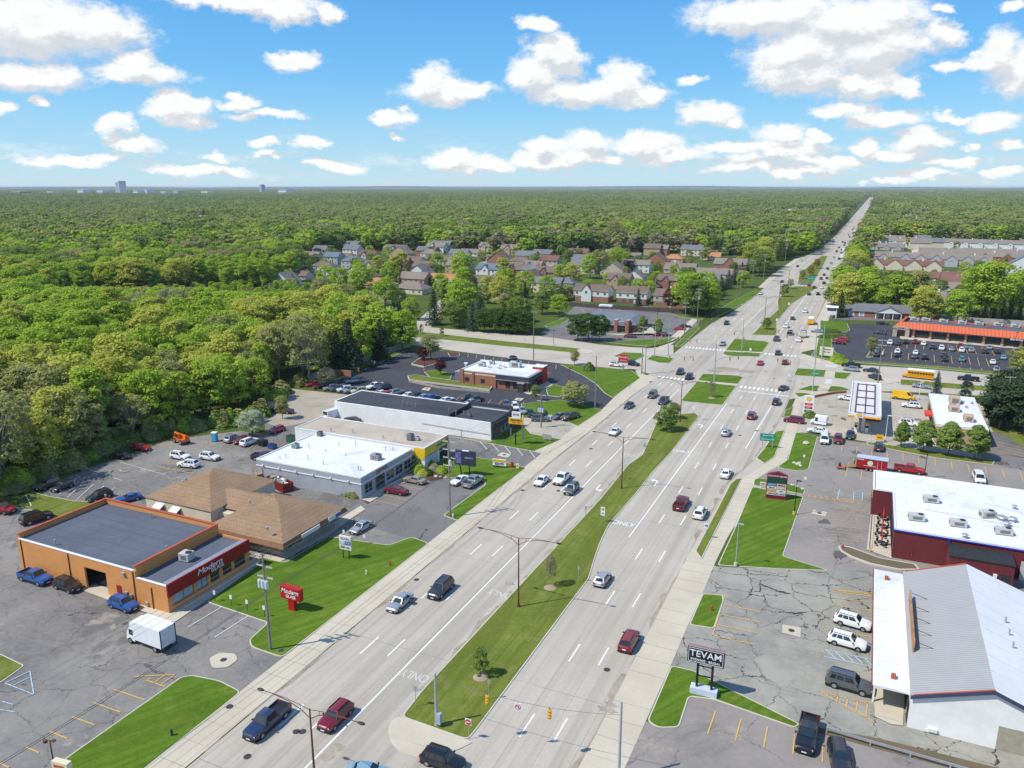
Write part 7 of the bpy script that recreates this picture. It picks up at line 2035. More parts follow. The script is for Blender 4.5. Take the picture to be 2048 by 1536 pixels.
# low hills on the skyline
def vnoise0(x):
    i=math.floor(x);f=x-i;f=f*f*(3-2*f)
    h=lambda k:(math.sin(k*127.1+3.3)*43758.5)%1.0
    return h(i)*(1-f)+h(i+1)*f
mb=MB();n_=90;vs=[]
for i in range(n_+1):
    a=-0.75+1.5*i/n_;dd=15500
    x_,y_=-math.sin(AZ-a)*dd,math.cos(AZ-a)*dd
    z_=36+26*vnoise0(i*0.22)+34*vnoise0(i*0.07+9)
    vs+=[(x_,y_,0),(x_*1.03,y_*1.03,z_),(x_*1.12,y_*1.12,0)]
fs=[]
for i in range(n_):
    for j in (0,1):fs.append((i*3+j,(i+1)*3+j,(i+1)*3+j+1,i*3+j+1))
mb.add(vs,[f[::-1] for f in fs]);struct(mb.build('hills',M('wooded hill',(0.07,0.11,0.05),1.0,0.2,0.002)))
# ---------------- street furniture ----------------
rust=M('rusty steel',(0.13,0.045,0.03),0.7,0.15)
galv=M('galvanised pole',(0.33,0.37,0.40),0.5,0.1)
woodp=M('weathered pole wood',(0.26,0.22,0.18),0.95,0.2,3)
palew=M('pale crossarm',(0.50,0.47,0.43),0.8)
canm=M('transformer can',(0.55,0.58,0.62),0.5)
sigy=M('signal yellow',(0.72,0.36,0.01),0.5)
signg=M('road sign green',(0.0,0.28,0.19),0.5,0)
signw=M('sign white',(0.74,0.75,0.76),0.5,0)
signr=M('sign red',(0.55,0.03,0.03),0.5,0)
blackp=M('black sign paint',(0.012,0.013,0.022),0.4,0)
def lamp(u,v,h,label,rz=0.0,mat=rust,L=5.6,group='twin-arm street lamps in the median',single=False):
    t=place('street_lamp',label,'street lamp',u,v,0,group,0.1)
    t.rotation_euler=(0,0,rz)
    mb=MB();mb.cyl((0,0,0),(0,0,0.5),0.24,0.2,8);mb.cyl((0,0,0.5),(0,0,h-0.2),0.13,0.075,8);mb.build('pole',mat,t)
    for s in ((-1,) if single else (-1,1)):
        pts=[(0,0,h-1.3),(s*L*0.18,0,h-0.62),(s*L*0.45,0,h-0.12),(s*L*0.8,0,h+0.12),(s*L,0,h+0.12)]
        mb=MB();mb.tube(pts,0.045,5);mb.tube([(0,0,h-0.3),(s*L*0.2,0,h-0.1),(s*L*0.5,0,h+0.1),(s*L*0.8,0,h+0.15)],0.035,5);mb.cyl((s*L*0.2,0,h-0.6),(s*L*0.2,0,h-0.1),0.03,0.03,4);mb.build('arm',mat,t)
        mb=MB();mb.ball((s*(L+0.35),0,h+0.12),(0.45,0.2,0.11));mb.build('lamp_head',trim,t)
for i,(u,v) in enumerate(((1037,1215),(1243,978),(1360,845),(1529,642),(1558,604),(1576,575))):
    lamp(u,v,10.9,('rusty twin-arm lamp beside the wide median south of the left-turn word','rusty twin-arm lamp on the narrow part of the median','rusty twin-arm lamp at the north tip of the long median','twin-arm lamp on the far median by its first tree','twin-arm lamp halfway up the far median','twin-arm lamp near the far end of the median')[i])
lamp(632,1590,9.9,'rusty twin-arm lamp whose foot is below the bottom edge of the picture')
def pole(name,label,u,v,h,mat,cat='pole',r=0.16,group=None):
    t=place(name,label,cat,u,v,0,group,0.1)
    mb=MB();mb.cyl((0,0,0),(0,0,h),r,r*0.65,8);mb.build('shaft',mat,t);return t
POLES={}
def upole(key,u,v,h,arms=2,cans=0,label='',rz=0.0,tilt=None):
    x,y=G(u,v)
    t=thing('utility_pole',label,'utility pole',(x,y,0.05),rz,'wooden utility poles')
    if tilt:t.rotation_euler=(tilt[0],tilt[1],rz)
    mb=MB();mb.cyl((0,0,0),(0,0,h),0.17,0.11,8);mb.build('shaft',woodp,t)
    for i in range(arms):
        z=h-0.35-i*1.5
        mb=MB();mb.box(-1.25,0.12,z-0.07,1.25,0.24,z+0.07)
        for x_ in (-1.15,-0.45,0.45,1.15):mb.cyl((x_,0.18,z+0.07),(x_,0.18,z+0.27),0.05,0.04,5)
        mb.build('crossarm',palew,t)
    for i in range(cans):
        a=(i-1)*0.55 if cans>1 else 0.4
        mb=MB();mb.cyl((a,-0.3,h-4.6),(a,-0.3,h-3.6),0.24,0.24,10);mb.cyl((a,-0.3,h-3.6),(a,-0.3,h-3.4),0.06,0.05,5);mb.build('transformer',canm,t)
    mb=MB();mb.cyl((0.16,0.1,0.1),(0.13,0.1,h*0.45),0.035,0.035,5);mb.build('conduit',galv,t)
    POLES[key]=(x,y,h)
upole('a',541,1300,13.6,3,3,'utility pole with transformer cans beside the red glass shop sign')
upole('b',900,1034,14.6,4,1,'utility pole with four crossarms at the lawn corner by the black billboard')
upole('c',1082,855,8.6,2,3,'utility pole with three cans on the lawn in front of the workshop')
upole('d',1190,815,14.3,1,0,'tall bare utility pole at the restaurant exit drive')
upole('e',1283,749,15.5,1,0,'tall utility pole at the junction corner beside the signal mast')
upole('f',1368,682,15.0,2,0,'utility pole on the verge north of the junction')
upole('g',1394,645,15.0,2,1,'utility pole by the bank car park exit')
upole('h',1434,625,15.5,3,1,'utility pole at the end of the board fence')
for i,(u,v) in enumerate(((1473,600),(1480,590),(1504,572),(1527,556),(1548,540),(1570,525),(1592,507),(1615,492),(1635,478))):
    upole('n%d'%i,u,v,15.5,2,i%2,'utility pole in the run climbing the left roadside, number %s from the junction'%('one','two','three','four','five','six','seven','eight','nine')[i])
upole('w1',1067,720,17.0,1,0,'tall utility pole on the kerb north of the restaurant car park')
upole('w2',815,688,13.5,1,2,'utility pole with cans beside the cross street west of the restaurant')
upole('w3',639,665,10.5,1,0,'utility pole standing in the wood edge along the cross street')
upole('r1',1997,857,13.5,3,3,'leaning utility pole in front of the dark pines',0.3,(0.05,0.05))
upole('r2',1755,770,14.0,2,1,'utility pole in the gap between canopy and east cross street')
POLES['z']=(-67.5,20.0,13.6)
def wire(a,b,dx,dz,sag=0.8,r=0.018):
    (x0,y0,h0),(x1,y1,h1)=POLES[a],POLES[b]
    n=14;P=[]
    L=math.hypot(x1-x0,y1-y0);nx,ny=-(y1-y0)/L,(x1-x0)/L
    for i in range(n+1):
        t=i/n
        P.append((x0+(x1-x0)*t+nx*dx,y0+(y1-y0)*t+ny*dx,h0+dz+(h1-h0)*t-sag*4*t*(1-t)))
    return P,r
wm=M('cable',(0.10,0.10,0.11),0.7,0)
wml=M('bright cable',(0.42,0.43,0.44),0.4,0,metal=0.5)
def run(keys,specs,label):
    mb=MB()
    for a,b in zip(keys,keys[1:]):
        for dx,dz,sag,r in specs:
            P,r_=wire(a,b,dx,dz,sag,r);mb.tube(P,r_,3)
    tag(mb.build('overhead_wires',wml if 'bright' in label else wm),label,'power lines')
run(['z','a','b','c','d','e'],[(-1.1,0,.7,.022),(0,0,.7,.022),(1.1,0,.7,.022)],'three bright overhead wires following the west roadside poles')
run(['z','a','b','c'],[(-0.3,-5,.9,.03),(0.2,-5.6,.9,.035)],'thick dark telephone cables below the power wires west of the road')
run(['e','f','g','h','n0','n1','n2','n3','n4','n5','n6','n7','n8'],[(-1.1,0,.5,.02),(1.1,0,.5,.02),(0,-3,.6,.03)],'overhead wires climbing the roadside beyond the junction')
run(['w3','w2','w1','e'],[(-1.0,0,.6,.025),(1.0,0,.6,.025),(0,-4,.8,.025)],'overhead wires along the cross street')
# signal masts, span wires and heads
def head(mb,x,y,z,rz=0.0,n=3):
    mb.cbox((x,y,z),(0.36,0.3,0.36*n),0,rz)
    for i in range(n):mb.cbox((x,y-0.2,z+(i-(n-1)/2)*0.36+0.12),(0.3,0.2,0.04),0,rz)
def mast(label,u,v,h,arm=None,heads=(),extra=None):
    t=pole('signal_mast',label,u,v,h,galv,'signal mast',0.17,'signal masts of the junction')
    if arm:
        ax,ay,az=arm
        mb=MB();mb.tube([(0,0,az-1.0),(ax*0.15,ay*0.15,az-0.1),(ax*0.5,ay*0.5,az+0.1),(ax,ay,az)],0.07,6);mb.build('mast_arm',galv,t)
        for f in heads:
            mb=MB();head(mb,ax*f,ay*f,az-0.6);q_=mb.build('signal_head',sigy,t)
            mb=MB()
            for i in range(3):mb.cyl((ax*f,ay*f-0.155,az-0.6+(i-1)*0.36),(ax*f,ay*f-0.17,az-0.6+(i-1)*0.36),0.12,0.12,8)
            mb.build('lens',blackp,q_)
    mb=MB();mb.cyl((0,0,0),(0,0,0.4),0.26,0.2,8);mb.build('base',galv,t)
    return t
mast('signal mast with a long arm at the south-west corner of the junction',1290,748,9.5,(15,1.5,6.4),(0.5,0.8,0.98))
mast('signal mast with a long arm at the north-west corner of the junction',1309,714,11.0,(14,4.0,6.6),(0.6,0.82,0.98))
mast('tall bare signal mast behind the north-west corner island',1336,710,12.0)
mast('signal mast on the square median south of the junction',1428,763,12.0,(6,8,7.0),(0.6,0.95))
mast('signal mast on the square median north of the junction',1483,707,12.0,(-3,-2,8.0),(0.9,))
t=mast('tall signal mast carrying green street signs at the south-east corner',1625,783,12.5,(-13,8,7.5),(0.55,0.85))
sb=MB().box(-0.8,-0.15,5.0,1.7,-0.08,5.8).build('street_sign',signg,t);sign(sb,'S',-0.15,0.45,5.4,'Rochester',0.42,signw,d=0.02)
mast('signal mast at the north-east corner by the beige sign',1643,721,12.5,(-13,0.5,8.0),(0.5,0.92))
mast('slim signal mast left of the north-east corner mast',1629,716,12.5,(-15,10,7.5),(0.45,0.9))
t=mast('thick galvanised pole on the near median tip with a control box',873,1452,6.6)
MB().box(0.15,-0.3,0.4,0.65,0.2,1.7).build('control_box',galv,t)
mast('galvanised pole at the bottom edge beside the east pavement',1237,1560,9.0)
# span wire with signal heads over the near right carriageway
A3,B3=Vector((*G(873,1452),6.4)),Vector((*G(1237,1560),7.6))
t=thing('span_wire','cable slung from the near median pole to the bottom edge pole','cable',(A3.x,A3.y,A3.z))
mb=MB();P=[(A3.lerp(B3,i/16)-A3)-Vector((0,0,1.0*4*(i/16)*(1-i/16))) for i in range(17)];mb.tube(P,0.025,4);mb.build('cable',wm,t)
for f,lb in ((0.30,'yellow signal head hanging at the median kerb'),(0.64,'yellow signal head hanging over the nearest right lanes')):
    p_=A3.lerp(B3,f);z_=p_.z-4*f*(1-f)-0.75
    s_=thing('traffic_signal',lb,'traffic signal',(p_.x,p_.y,z_),0.2,'hanging signal heads')
    mb=MB();head(mb,0,0,0);mb.build('housing',sigy,s_);mb=MB();mb.cyl((0,0,0.54),(0,0,0.78),0.03,0.03,5);mb.build('hanger',blackp,s_)
    mb=MB()
    for i in range(3):mb.cyl((0,0.155,(i-1)*0.36),(0,0.17,(i-1)*0.36),0.12,0.12,8)
    mb.build('lens',blackp,s_)
p_=A3.lerp(B3,0.47);z_=p_.z-4*0.47*0.53-0.65
s_=thing('no_left_turn_sign','white no-left-turn sign hanging from the span wire','road sign',(p_.x,p_.y,z_),0.2)
MB().box(-0.38,-0.02,-0.45,0.38,0.02,0.45).build('board',signw,s_)
mb=MB();P=[(0.27*math.cos(a_*0.5236),-0.04,0.27*math.sin(a_*0.5236)) for a_ in range(13)];mb.tube(P,0.03,4);mb.tube([(-0.19,-0.04,0.19),(0.19,-0.04,-0.19)],0.03,4);mb.build('red_ring',signr,s_)
mb=MB();mb.tube([(0.08,-0.03,-0.16),(0.08,-0.03,0.06),(-0.14,-0.03,0.06)],0.025,4);mb.build('arrow',blackp,s_);MB().box(-0.02,-0.01,0.45,0.02,0.01,0.66).build('hanger',blackp,s_)
# road signs
def post_sign(u,v,h,w,hh,col,label,txt=None,tcol=None,ts=0.3,posts=1,name='road_sign',cat='road sign',rz=0.0,group=None,zoff=0.05,pcol=None):
    x,y=G(u,v)
    t=thing(name,label,cat,(x,y,zoff),rz,group)
    mb=MB()
    for px in ([0] if posts==1 else [-w*0.32,w*0.32]):mb.cyl((px,0.05,0),(px,0.05,h),0.035 if w<2 else 0.09,None,6)
    mb.build('post',pcol or galv,t)
    b_=MB().box(-w/2,-0.02,h-hh,w/2,0.03,h).build('board',col,t)
    if txt:
        ln=txt.split('\n')
        for i,s_ in enumerate(ln):sign(b_,'S',-0.02,0,h-hh*(i+0.5)/len(ln),s_,ts,tcol or blackp,d=0.035)
    return t
t=post_sign(937,1480,2.6,0.75,0.75,signw,'do-not-enter sign near the median tip')
mb=MB();mb.cyl((0,-0.03,2.225),(0,-0.05,2.225),0.34,0.34,16);mb.build('red_disc',signr,t);mb=MB();mb.box(-0.22,-0.07,2.17,0.22,-0.055,2.28);mb.build('white_bar',signw,t)
post_sign(832,1415,2.8,0.7,0.7,galv,'back of a square sign on the kerb of the near median',rz=math.pi)
post_sign(978,1400,2.6,0.3,0.4,galv,'thin sign post on the right edge of the near median',rz=math.pi)
post_sign(1205,1046,3.0,0.75,1.6,signw,'keep-left and u-turn sign pair on the median beside the turn lane','U\n<',ts=0.6)
post_sign(1171,1040,2.6,0.5,0.6,galv,'back of a small sign on the left kerb of the median',rz=math.pi)
post_sign(1157,1165,2.6,0.3,0.5,galv,'slim sign post at the bend of the median kerb',rz=math.pi)
post_sign(1289,910,2.8,0.7,1.0,galv,'grey sign back on the median kerb near the slanted word',rz=math.pi)
post_sign(1386,834,2.8,0.75,0.9,signw,'white sign at the rounded tip of the long median')
post_sign(1411,1078,2.9,0.7,0.95,signw,'white speed sign on the east verge','45',ts=0.5)
post_sign(1609,973,2.0,0.45,0.6,signw,'small white sign on the strip behind the tenant board')
post_sign(1607,925,1.7,0.45,0.5,signw,'small white sign on the lawn north of the tenant board')
post_sign(1577,765,2.6,0.6,0.7,signw,'white sign on the slip lane kerb')
post_sign(1480,753,2.6,0.5,0.5,signw,'white sign at the far edge of the square median')
post_sign(1500,712,2.8,0.7,0.9,signw,'white sign on the north square median')
for i,(u,v) in enumerate(((1577,617),(1553,650),(1640,535),(1628,545))):post_sign(u,v,2.8,0.9,1.0,signw,'white sign on the far median, number %s from the junction'%('two','one','four','three')[i])
t=post_sign(1534,896,3.4,3.4,1.8,signg,'green road sign on two posts on the east verge','Auburn Rd\nRochester Hills',signw,0.48,2,rz=0.15,pcol=M('wood sign post',(0.4,0.36,0.26),0.9))
post_sign(1621,566,4.2,4.2,2.6,signg,'green road sign on the far median','Hamlin Rd',signw,0.7,2)
post_sign(1226,742,2.4,0.6,0.7,M('sign yellow',(0.75,0.42,0.01),0.5),'yellow diamond-sized sign on the cross street lawn')
for i,(u,v) in enumerate(((430,1204),(463,1213),(495,1223),(529,1235))):post_sign(u,v,1.75,0.42,0.6,signw,('first','second','third','fourth')[i]+' from the left of four small white parking signs on the glass shop lawn',name='parking_sign',cat='parking sign',pcol=blackp)
for i,(u,v) in enumerate(((688,1078),(729,1088))):post_sign(u,v,1.6,0.42,0.55,signw,('left','right')[i]+' small white parking sign at the silver saloon',name='parking_sign',cat='parking sign')
for u,v,l in ((1032,776,'one'),(1190,795,'two'),(1259,785,'three'),(1110,700,'four'),(1050,690,'five')):post_sign(u,v,2.3,0.4,0.55,galv,'small grey sign on a thin post along the west kerbs, number '+l)
t=post_sign(1234,690,2.6,0.8,0.8,signr,'red stop-like sign across the street from the restaurant sign')
# shop signs
t=thing('pylon_sign','red monument sign for the glass shop on the lawn','shop sign',(*G(586,1220),0.08),0.0)
MB().box(-0.55,-0.3,0,0.55,0.3,1.7).build('pedestal',M('sign red gloss',(0.42,0.008,0.012),0.4),t)
b_=MB().prism(rnd([(-1.75,-0.42),(1.75,-0.42),(1.75,0.42),(-1.75,0.42)],0.12),1.7,3.55).build('cabinet',M('sign red gloss',(0.42,0.008,0.012),0.4),t)
sign(b_,'S',-0.42,0,2.95,'Modern',0.95,signw,shear=0.25,d=0.03,sx=1.0);sign(b_,'S',-0.42,0.15,2.2,'GLASS',0.62,signw,d=0.03)
t=thing('pylon_sign','black bridal shop sign on two posts and a pale block','shop sign',(*G(1407,1388),0.1),0.03)
MB().box(-1.55,-0.55,0,1.55,0.55,0.75).build('plinth',M('pale blue block',(0.50,0.56,0.64),0.8),t)
mb=MB();mb.box(-0.98,-0.13,0.75,-0.72,0.13,4.1);mb.box(0.72,-0.13,0.75,0.98,0.13,4.1);mb.box(-0.72,-0.06,2.2,0.72,0.06,2.32);mb.box(-0.72,-0.06,3.5,0.72,0.06,3.6);mb.build('post',blackp,t)
b_=MB().box(-2.1,-0.28,4.0,2.1,0.28,6.0).build('cabinet',blackp,t)
mb=MB();mb.box(-1.98,-0.31,4.1,1.98,-0.28,4.15);mb.box(-1.98,-0.31,5.85,1.98,-0.28,5.9);mb.box(-1.98,-0.31,4.15,-1.93,-0.28,5.85);mb.box(1.93,-0.31,4.15,1.98,-0.28,5.85);mb.build('border',signw,b_)
sign(b_,'S',-0.28,0,5.2,'TEVAM',1.15,signw,d=0.03,sx=1.02);sign(b_,'S',-0.28,0,4.42,'EVENING · BRIDAL',0.36,signw,d=0.03,sx=1.15)
mb=MB();mb.cyl((-2.0,0.1,6.1),(2.0,0.1,6.1),0.06,0.06,6);mb.box(-2.1,-0.28,6.0,2.1,0.28,6.03);mb.build('top_light',M('top flashing',(0.3,0.22,0.22),0.5),t)
t=thing('tenant_board','tall maroon tenant board with coloured shop panels','shop sign',(*G(1551,998),0.1),0.1)
mb=MB();P=[(-1.85,0),(1.85,0),(1.85,4.9),(0,5.5),(-1.85,4.9)]
mb.add([(x,-0.3,z) for x,z in P]+[(x,0.3,z) for x,z in P],[(0,1,2,3,4),(9,8,7,6,5)]+[(i,i+5,(i+1)%5+5,(i+1)%5) for i in range(5)]);b_=mb.build('cabinet',M('maroon cabinet',(0.20,0.01,0.035),0.5),t)
sign(b_,'S',-0.3,0,4.62,'ROCHESTER SQUARE',0.36,signw,d=0.03)
MB().box(-1.7,-0.34,3.2,1.7,-0.3,4.3).build('led_screen',M('dark green screen',(0.015,0.07,0.04),0.3),b_)
for k_,(x0,z0,x1,z1,c_,tx,tc_) in enumerate(((-1.7,2.6,-0.02,3.15,(0.08,0.16,0.42),'DETROIT',1),(0.02,2.6,1.7,3.15,(0.62,0.5,0.42),'MEXICAN',0),(-1.7,2.0,-0.02,2.55,(0.6,0.66,0.7),'BEAUTY',0),(0.02,2.0,1.7,2.55,(0.68,0.42,0.3),'GRILLE',1),
      (-1.7,1.4,-0.02,1.95,(0.72,0.30,0.02),'PIZZA',1),(0.02,1.4,1.7,1.95,(0.66,0.68,0.66),'TAX',0),(-1.7,0.8,0.6,1.35,(0.66,0.66,0.7),'PARTY STORE',0),(0.64,0.8,1.7,1.35,(0.6,0.62,0.6),'SALON',0))):
    p_=MB().box(x0,-0.34,z0,x1,-0.3,z1).build('tenant_panel',M('tenant panel %d'%k_,c_,0.5,0),b_);sign(p_,'S',-0.34,(x0+x1)/2,(z0+z1)/2,tx,0.3,signw if tc_ else blackp,d=0.02)
t=thing('workshop_sign','tall workshop sign with a white panel over a yellow board on one pole','shop sign',(*G(1032,890),0.1),0.12)
mb=MB();mb.cyl((-0.1,0,0),(-0.1,0,5.6),0.17,0.15,8);mb.box(-1.4,-0.12,4.0,1.3,0.12,5.0);mb.build('pole',blackp,t)
b_=MB().box(-1.7,-0.25,5.0,1.7,0.25,6.4).build('yellow_board',M('sign yellow',(0.75,0.42,0.01),0.5),t);sign(b_,'S',-0.25,0.1,5.95,'MONRO',0.7,blackp,d=0.03);sign(b_,'S',-0.25,0.1,5.4,'Auto · Tire',0.42,signr,d=0.03)
b_=MB().box(-0.95,-0.22,6.4,1.1,0.22,7.9).build('white_board',signw,t);sign(b_,'S',-0.22,0.08,7.3,'RNR',0.75,M('brown letters',(0.3,0.13,0.08),0.5,0),d=0.03)
for i,(u,v) in enumerate(((1022,873),(1045,877))):pole('blue_post',('left','right')[i]+' of two short blue posts behind the tall workshop sign',u,v,3.0,M('slate blue post',(0.15,0.2,0.3),0.6),'post',0.2)
t=thing('billboard','black two-legged billboard above the white coupe','billboard',(*G(931,951),0.1),0.1)
mb=MB();mb.cyl((-0.9,0,0),(-1.2,0,2.3),0.13,0.13,6);mb.cyl((0.9,0,0),(0.9,0,2.3),0.13,0.13,6);mb.build('leg',blackp,t)
b_=MB().box(-2.3,-0.3,2.2,2.3,0.3,5.3).build('cabinet',M('billboard face',(0.035,0.04,0.055),0.4),t);MB().box(-2.1,-0.33,2.6,-0.8,-0.3,5.0).build('picture',M('violet picture',(0.12,0.11,0.28),0.5,0.6,1.2),b_);sign(b_,'S',-0.3,0.9,3.9,'ZEROREZ',0.42,M('pale blue letters',(0.4,0.5,0.75),0.5,0),d=0.03)
MB().box(-0.6,-0.35,5.3,0.9,0.05,5.42).build('top_lamp',signw,t)
t=thing('banner_sign','low yellow and white banner sign on the lawn by the drive','shop sign',(*G(999,935),0.1),0.15)
b_=MB().box(-1.5,-0.15,0.35,1.5,0.15,1.75).build('cabinet',signw,t);MB().box(-1.5,-0.19,1.25,1.5,-0.15,1.75).build('yellow_band',M('sign yellow',(0.75,0.42,0.01),0.5),b_);sign(b_,'S',-0.15,0,0.8,'$24.99',0.7,blackp,d=0.03);MB().box(-1.4,-0.1,0,1.4,0.1,0.35).build('base',blackp,t)
t=thing('mascot_stand','small red stacked barrel marker on the lawn','marker',(*G(1024,935),0.1));mb=MB();mb.cyl((0,0,0),(0,0,0.6),0.35,0.38,10);mb.cyl((0,0,0.65),(0,0,1.2),0.38,0.3,10);mb.build('barrel',signr,t)
t=post_sign(1035,938,1.2,0.65,1.1,M('cream board',(0.75,0.66,0.36),0.6),'small cream A-board beside the red marker','OIL',signr,0.3,name='sandwich_board',cat='sandwich board')
t=thing('tenant_sign','white plaza sign with small panels on two dark posts','shop sign',(*G(693,1118),0.1),0.05)
mb=MB();mb.cyl((-0.55,0,0),(-0.55,0,1.9),0.08,0.08,6);mb.cyl((0.55,0,0),(0.55,0,1.9),0.08,0.08,6);mb.build('post',blackp,t)
b_=MB().box(-1.1,-0.16,1.6,1.1,0.16,3.9).build('cabinet',M('board cream',(0.70,0.68,0.60),0.5,0),t);fb(MB(),'S',-0.16,0.0,1.05,2.5,3.1,0,0.03).build('blue_panel',M('panel blue',(0.10,0.17,0.38),0.5,0),b_);fb(MB(),'S',-0.16,-1.05,-0.05,2.5,3.1,0,0.03).build('pale_panel',M('panel pale blue',(0.5,0.56,0.66),0.5,0),b_)
sign(b_,'S',-0.16,0,3.5,'PLAZA',0.5,M('mauve letters',(0.45,0.2,0.3),0.5,0),d=0.02);sign(b_,'S',-0.16,0,2.0,'HAIR · SPA',0.34,blackp,d=0.02);sign(b_,'S',-0.19,0.52,2.8,'STATE',0.26,signw,d=0.02)
t=thing('restaurant_sign','red burger restaurant pylon sign at the corner lawn','shop sign',(*G(1246,741),0.1),0.1)
mb=MB();mb.cyl((0,0,0),(0,0,2.6),0.2,0.2,8);mb.build('pole',galv,t);b_=MB().box(-1.6,-0.25,2.6,1.6,0.25,5.2).build('cabinet',M('sign red',(0.55,0.03,0.03),0.5,0),t);sign(b_,'S',-0.25,0,4.4,"Wendy's",0.95,signw,d=0.03);sign(b_,'S',-0.25,0,3.3,'BREAKFAST',0.45,signw,d=0.03);MB().box(-1.5,-0.2,1.9,1.5,0.2,2.6).build('lower_board',signw,t)
t=thing('fuel_price_sign','white petrol price sign with scallop emblem and red and green digits','shop sign',(*G(1615,832),0.1),0.05)
b_=MB().box(-1.25,-0.2,0.4,1.25,0.2,5.4).build('cabinet',white_m,t);pecten(b_,'S',-0.2,0,4.5,0.6)
for z_,c_,tx in ((3.15,signr,'3.59'),(2.25,signr,'4.29'),(1.3,M('digit green',(0.0,0.22,0.07),0.5,0),'3.99')):p_=fb(MB(),'S',-0.2,-0.95,0.95,z_-0.32,z_+0.32,0,0.03).build('price_panel',c_,b_);sign(p_,'S',-0.23,0,z_,tx,0.5,signw,d=0.015)
BU(1621,835,1.6,1.6,'mid','green planting round the foot of the petrol price sign')
t=thing('church_sign','beige shopping centre sign behind the north-east corner hedge','shop sign',(*G(1652,715),0.1),-0.25)
b_=MB().box(-2.3,-0.25,0.6,2.3,0.25,3.6).build('cabinet',M('board beige',(0.66,0.62,0.46),0.6,0),t);sign(b_,'S',-0.25,0,2.9,'Hampton',0.8,blackp,d=0.03);sign(b_,'S',-0.25,0,1.9,'Office Plaza',0.5,blackp,d=0.03)
for u,v in ((1671,722),(1682,727),(1692,730),(1676,718)):BU(u,v,2.0,1.7,'bright','bright green clipped hedge behind the beige sign','hedge behind the beige sign')
t=thing('office_sign','white framed sign with a small roof in front of the colonial office','shop sign',(*G(1662,636),0.1),0.08)
mb=MB();mb.box(-2.2,-0.2,0,-1.8,0.2,5.0);mb.box(1.8,-0.2,0,2.2,0.2,5.0);mb.build('post',whitetrim,t);mb=MB();gable(mb,-2.5,-0.6,2.5,0.6,5.0,5.6,'y' if False else 'x',0.2);mb.build('roof',whitetrim,t)
MB().box(-1.8,-0.15,1.4,1.8,0.15,3.1).build('white_panel',signw,t);b_=MB().box(-1.8,-0.15,3.2,1.8,0.15,4.9).build('clock_panel',M('board dark',(0.12,0.09,0.09),0.5),t);sign(b_,'S',-0.15,0,4.0,'9:33',1.0,M('cream digits',(0.7,0.6,0.4),0.5,0),d=0.03)
t=thing('restaurant_sign','cream Indian restaurant sign at the bottom left edge','shop sign',(*G(132,1580),0.1),0.15)
b_=MB().box(-0.95,-0.3,0.5,0.95,0.3,3.3).build('cabinet',M('sign cream',(0.68,0.62,0.42),0.5,0),t)
for z_,tx in ((2.85,'ROYAL'),(2.3,'INDIAN'),(1.75,'CUISINE')):sign(b_,'S',-0.3,0,z_,tx,0.5,M('orange red letters',(0.6,0.14,0.03),0.5,0),d=0.03,sx=0.85)
MB().box(-0.7,-0.2,0,0.7,0.2,0.5).build('base',kerbm,t)
t=pole('floodlight_pole','rusty pole with two floodlights at the bottom left car park',113,1560,4.6,rust,'light pole',0.09);mb=MB();mb.tube([(-0.6,0,4.3),(0,0,4.6),(0.5,0,4.6)],0.04,4);mb.cbox((-0.75,0,4.2),(0.35,0.3,0.3));mb.cbox((0.6,0,4.75),(0.4,0.35,0.12));mb.build('floodlight',rust,t)
post_sign(1525,977,1.3,1.1,0.7,signw,'small white and red lawn sign left of the tenant board','OPEN',signr,0.35,2,name='lawn_sign',cat='lawn sign',pcol=signw)
post_sign(1094,882,1.6,2.3,1.2,M('dull board',(0.34,0.33,0.29),0.8),'plain notice board on two posts on the workshop lawn',posts=2,name='notice_board',cat='notice board')
def lot_lamp(u,v,h,label,mat=blackp,base=True):
    t=pole('lot_lamp',label,u,v,h,mat,'lamp post',0.085,'car park lamp posts')
    MB().box(-0.1,-0.15,h-0.1,0.75,0.15,h+0.06).build('lamp_head',mat,t)
    if base:mb=MB();mb.cyl((0,0,0),(0,0,0.6),0.28,0.28,10);mb.build('footing',yellow_p if mat is blackp else kerbm,t)
lot_lamp(1588,1030,6.6,'black lamp post at the lawn edge in front of the tenant board');lot_lamp(1471,1133,7.2,'galvanised lamp post standing on the south lawn corner',galv)
lot_lamp(1848,958,5.8,'black lamp post behind the red pick-up');lot_lamp(1138,765,4.5,'thin black lamp post east of the burger restaurant');lot_lamp(849,742,5.0,'black lamp post in the purple tree bed')
lot_lamp(1743,703,7.5,'black lamp post in the shopping strip car park island');lot_lamp(1768,702,7.5,'brown lamp post among the parked cars near the strip');lot_lamp(1994,752,8.0,'brown lamp post at the east end of the strip car park');lot_lamp(2028,700,6.5,'thin lamp post right of the strip car park')
lot_lamp(1314,640,5.0,'lamp post behind the bank');lot_lamp(1697,655,5.0,'lamp post at the hedge west of the strip car park');lot_lamp(1107,690,5.5,'black lamp post beside the dark maple row',base=False)
lot_lamp(1770,884,6.4,'white lamp post at the petrol station trees',white_m);lot_lamp(1837,800,5.2,'white lamp post beside the yellow van',white_m)
post_sign(1758,885,1.9,1.5,1.4,M('sign yellow',(0.75,0.42,0.01),0.5),'small red and yellow sign beside the grey car at the kerb','SHELL',signr,0.35,2,name='lot_sign',cat='shop sign')
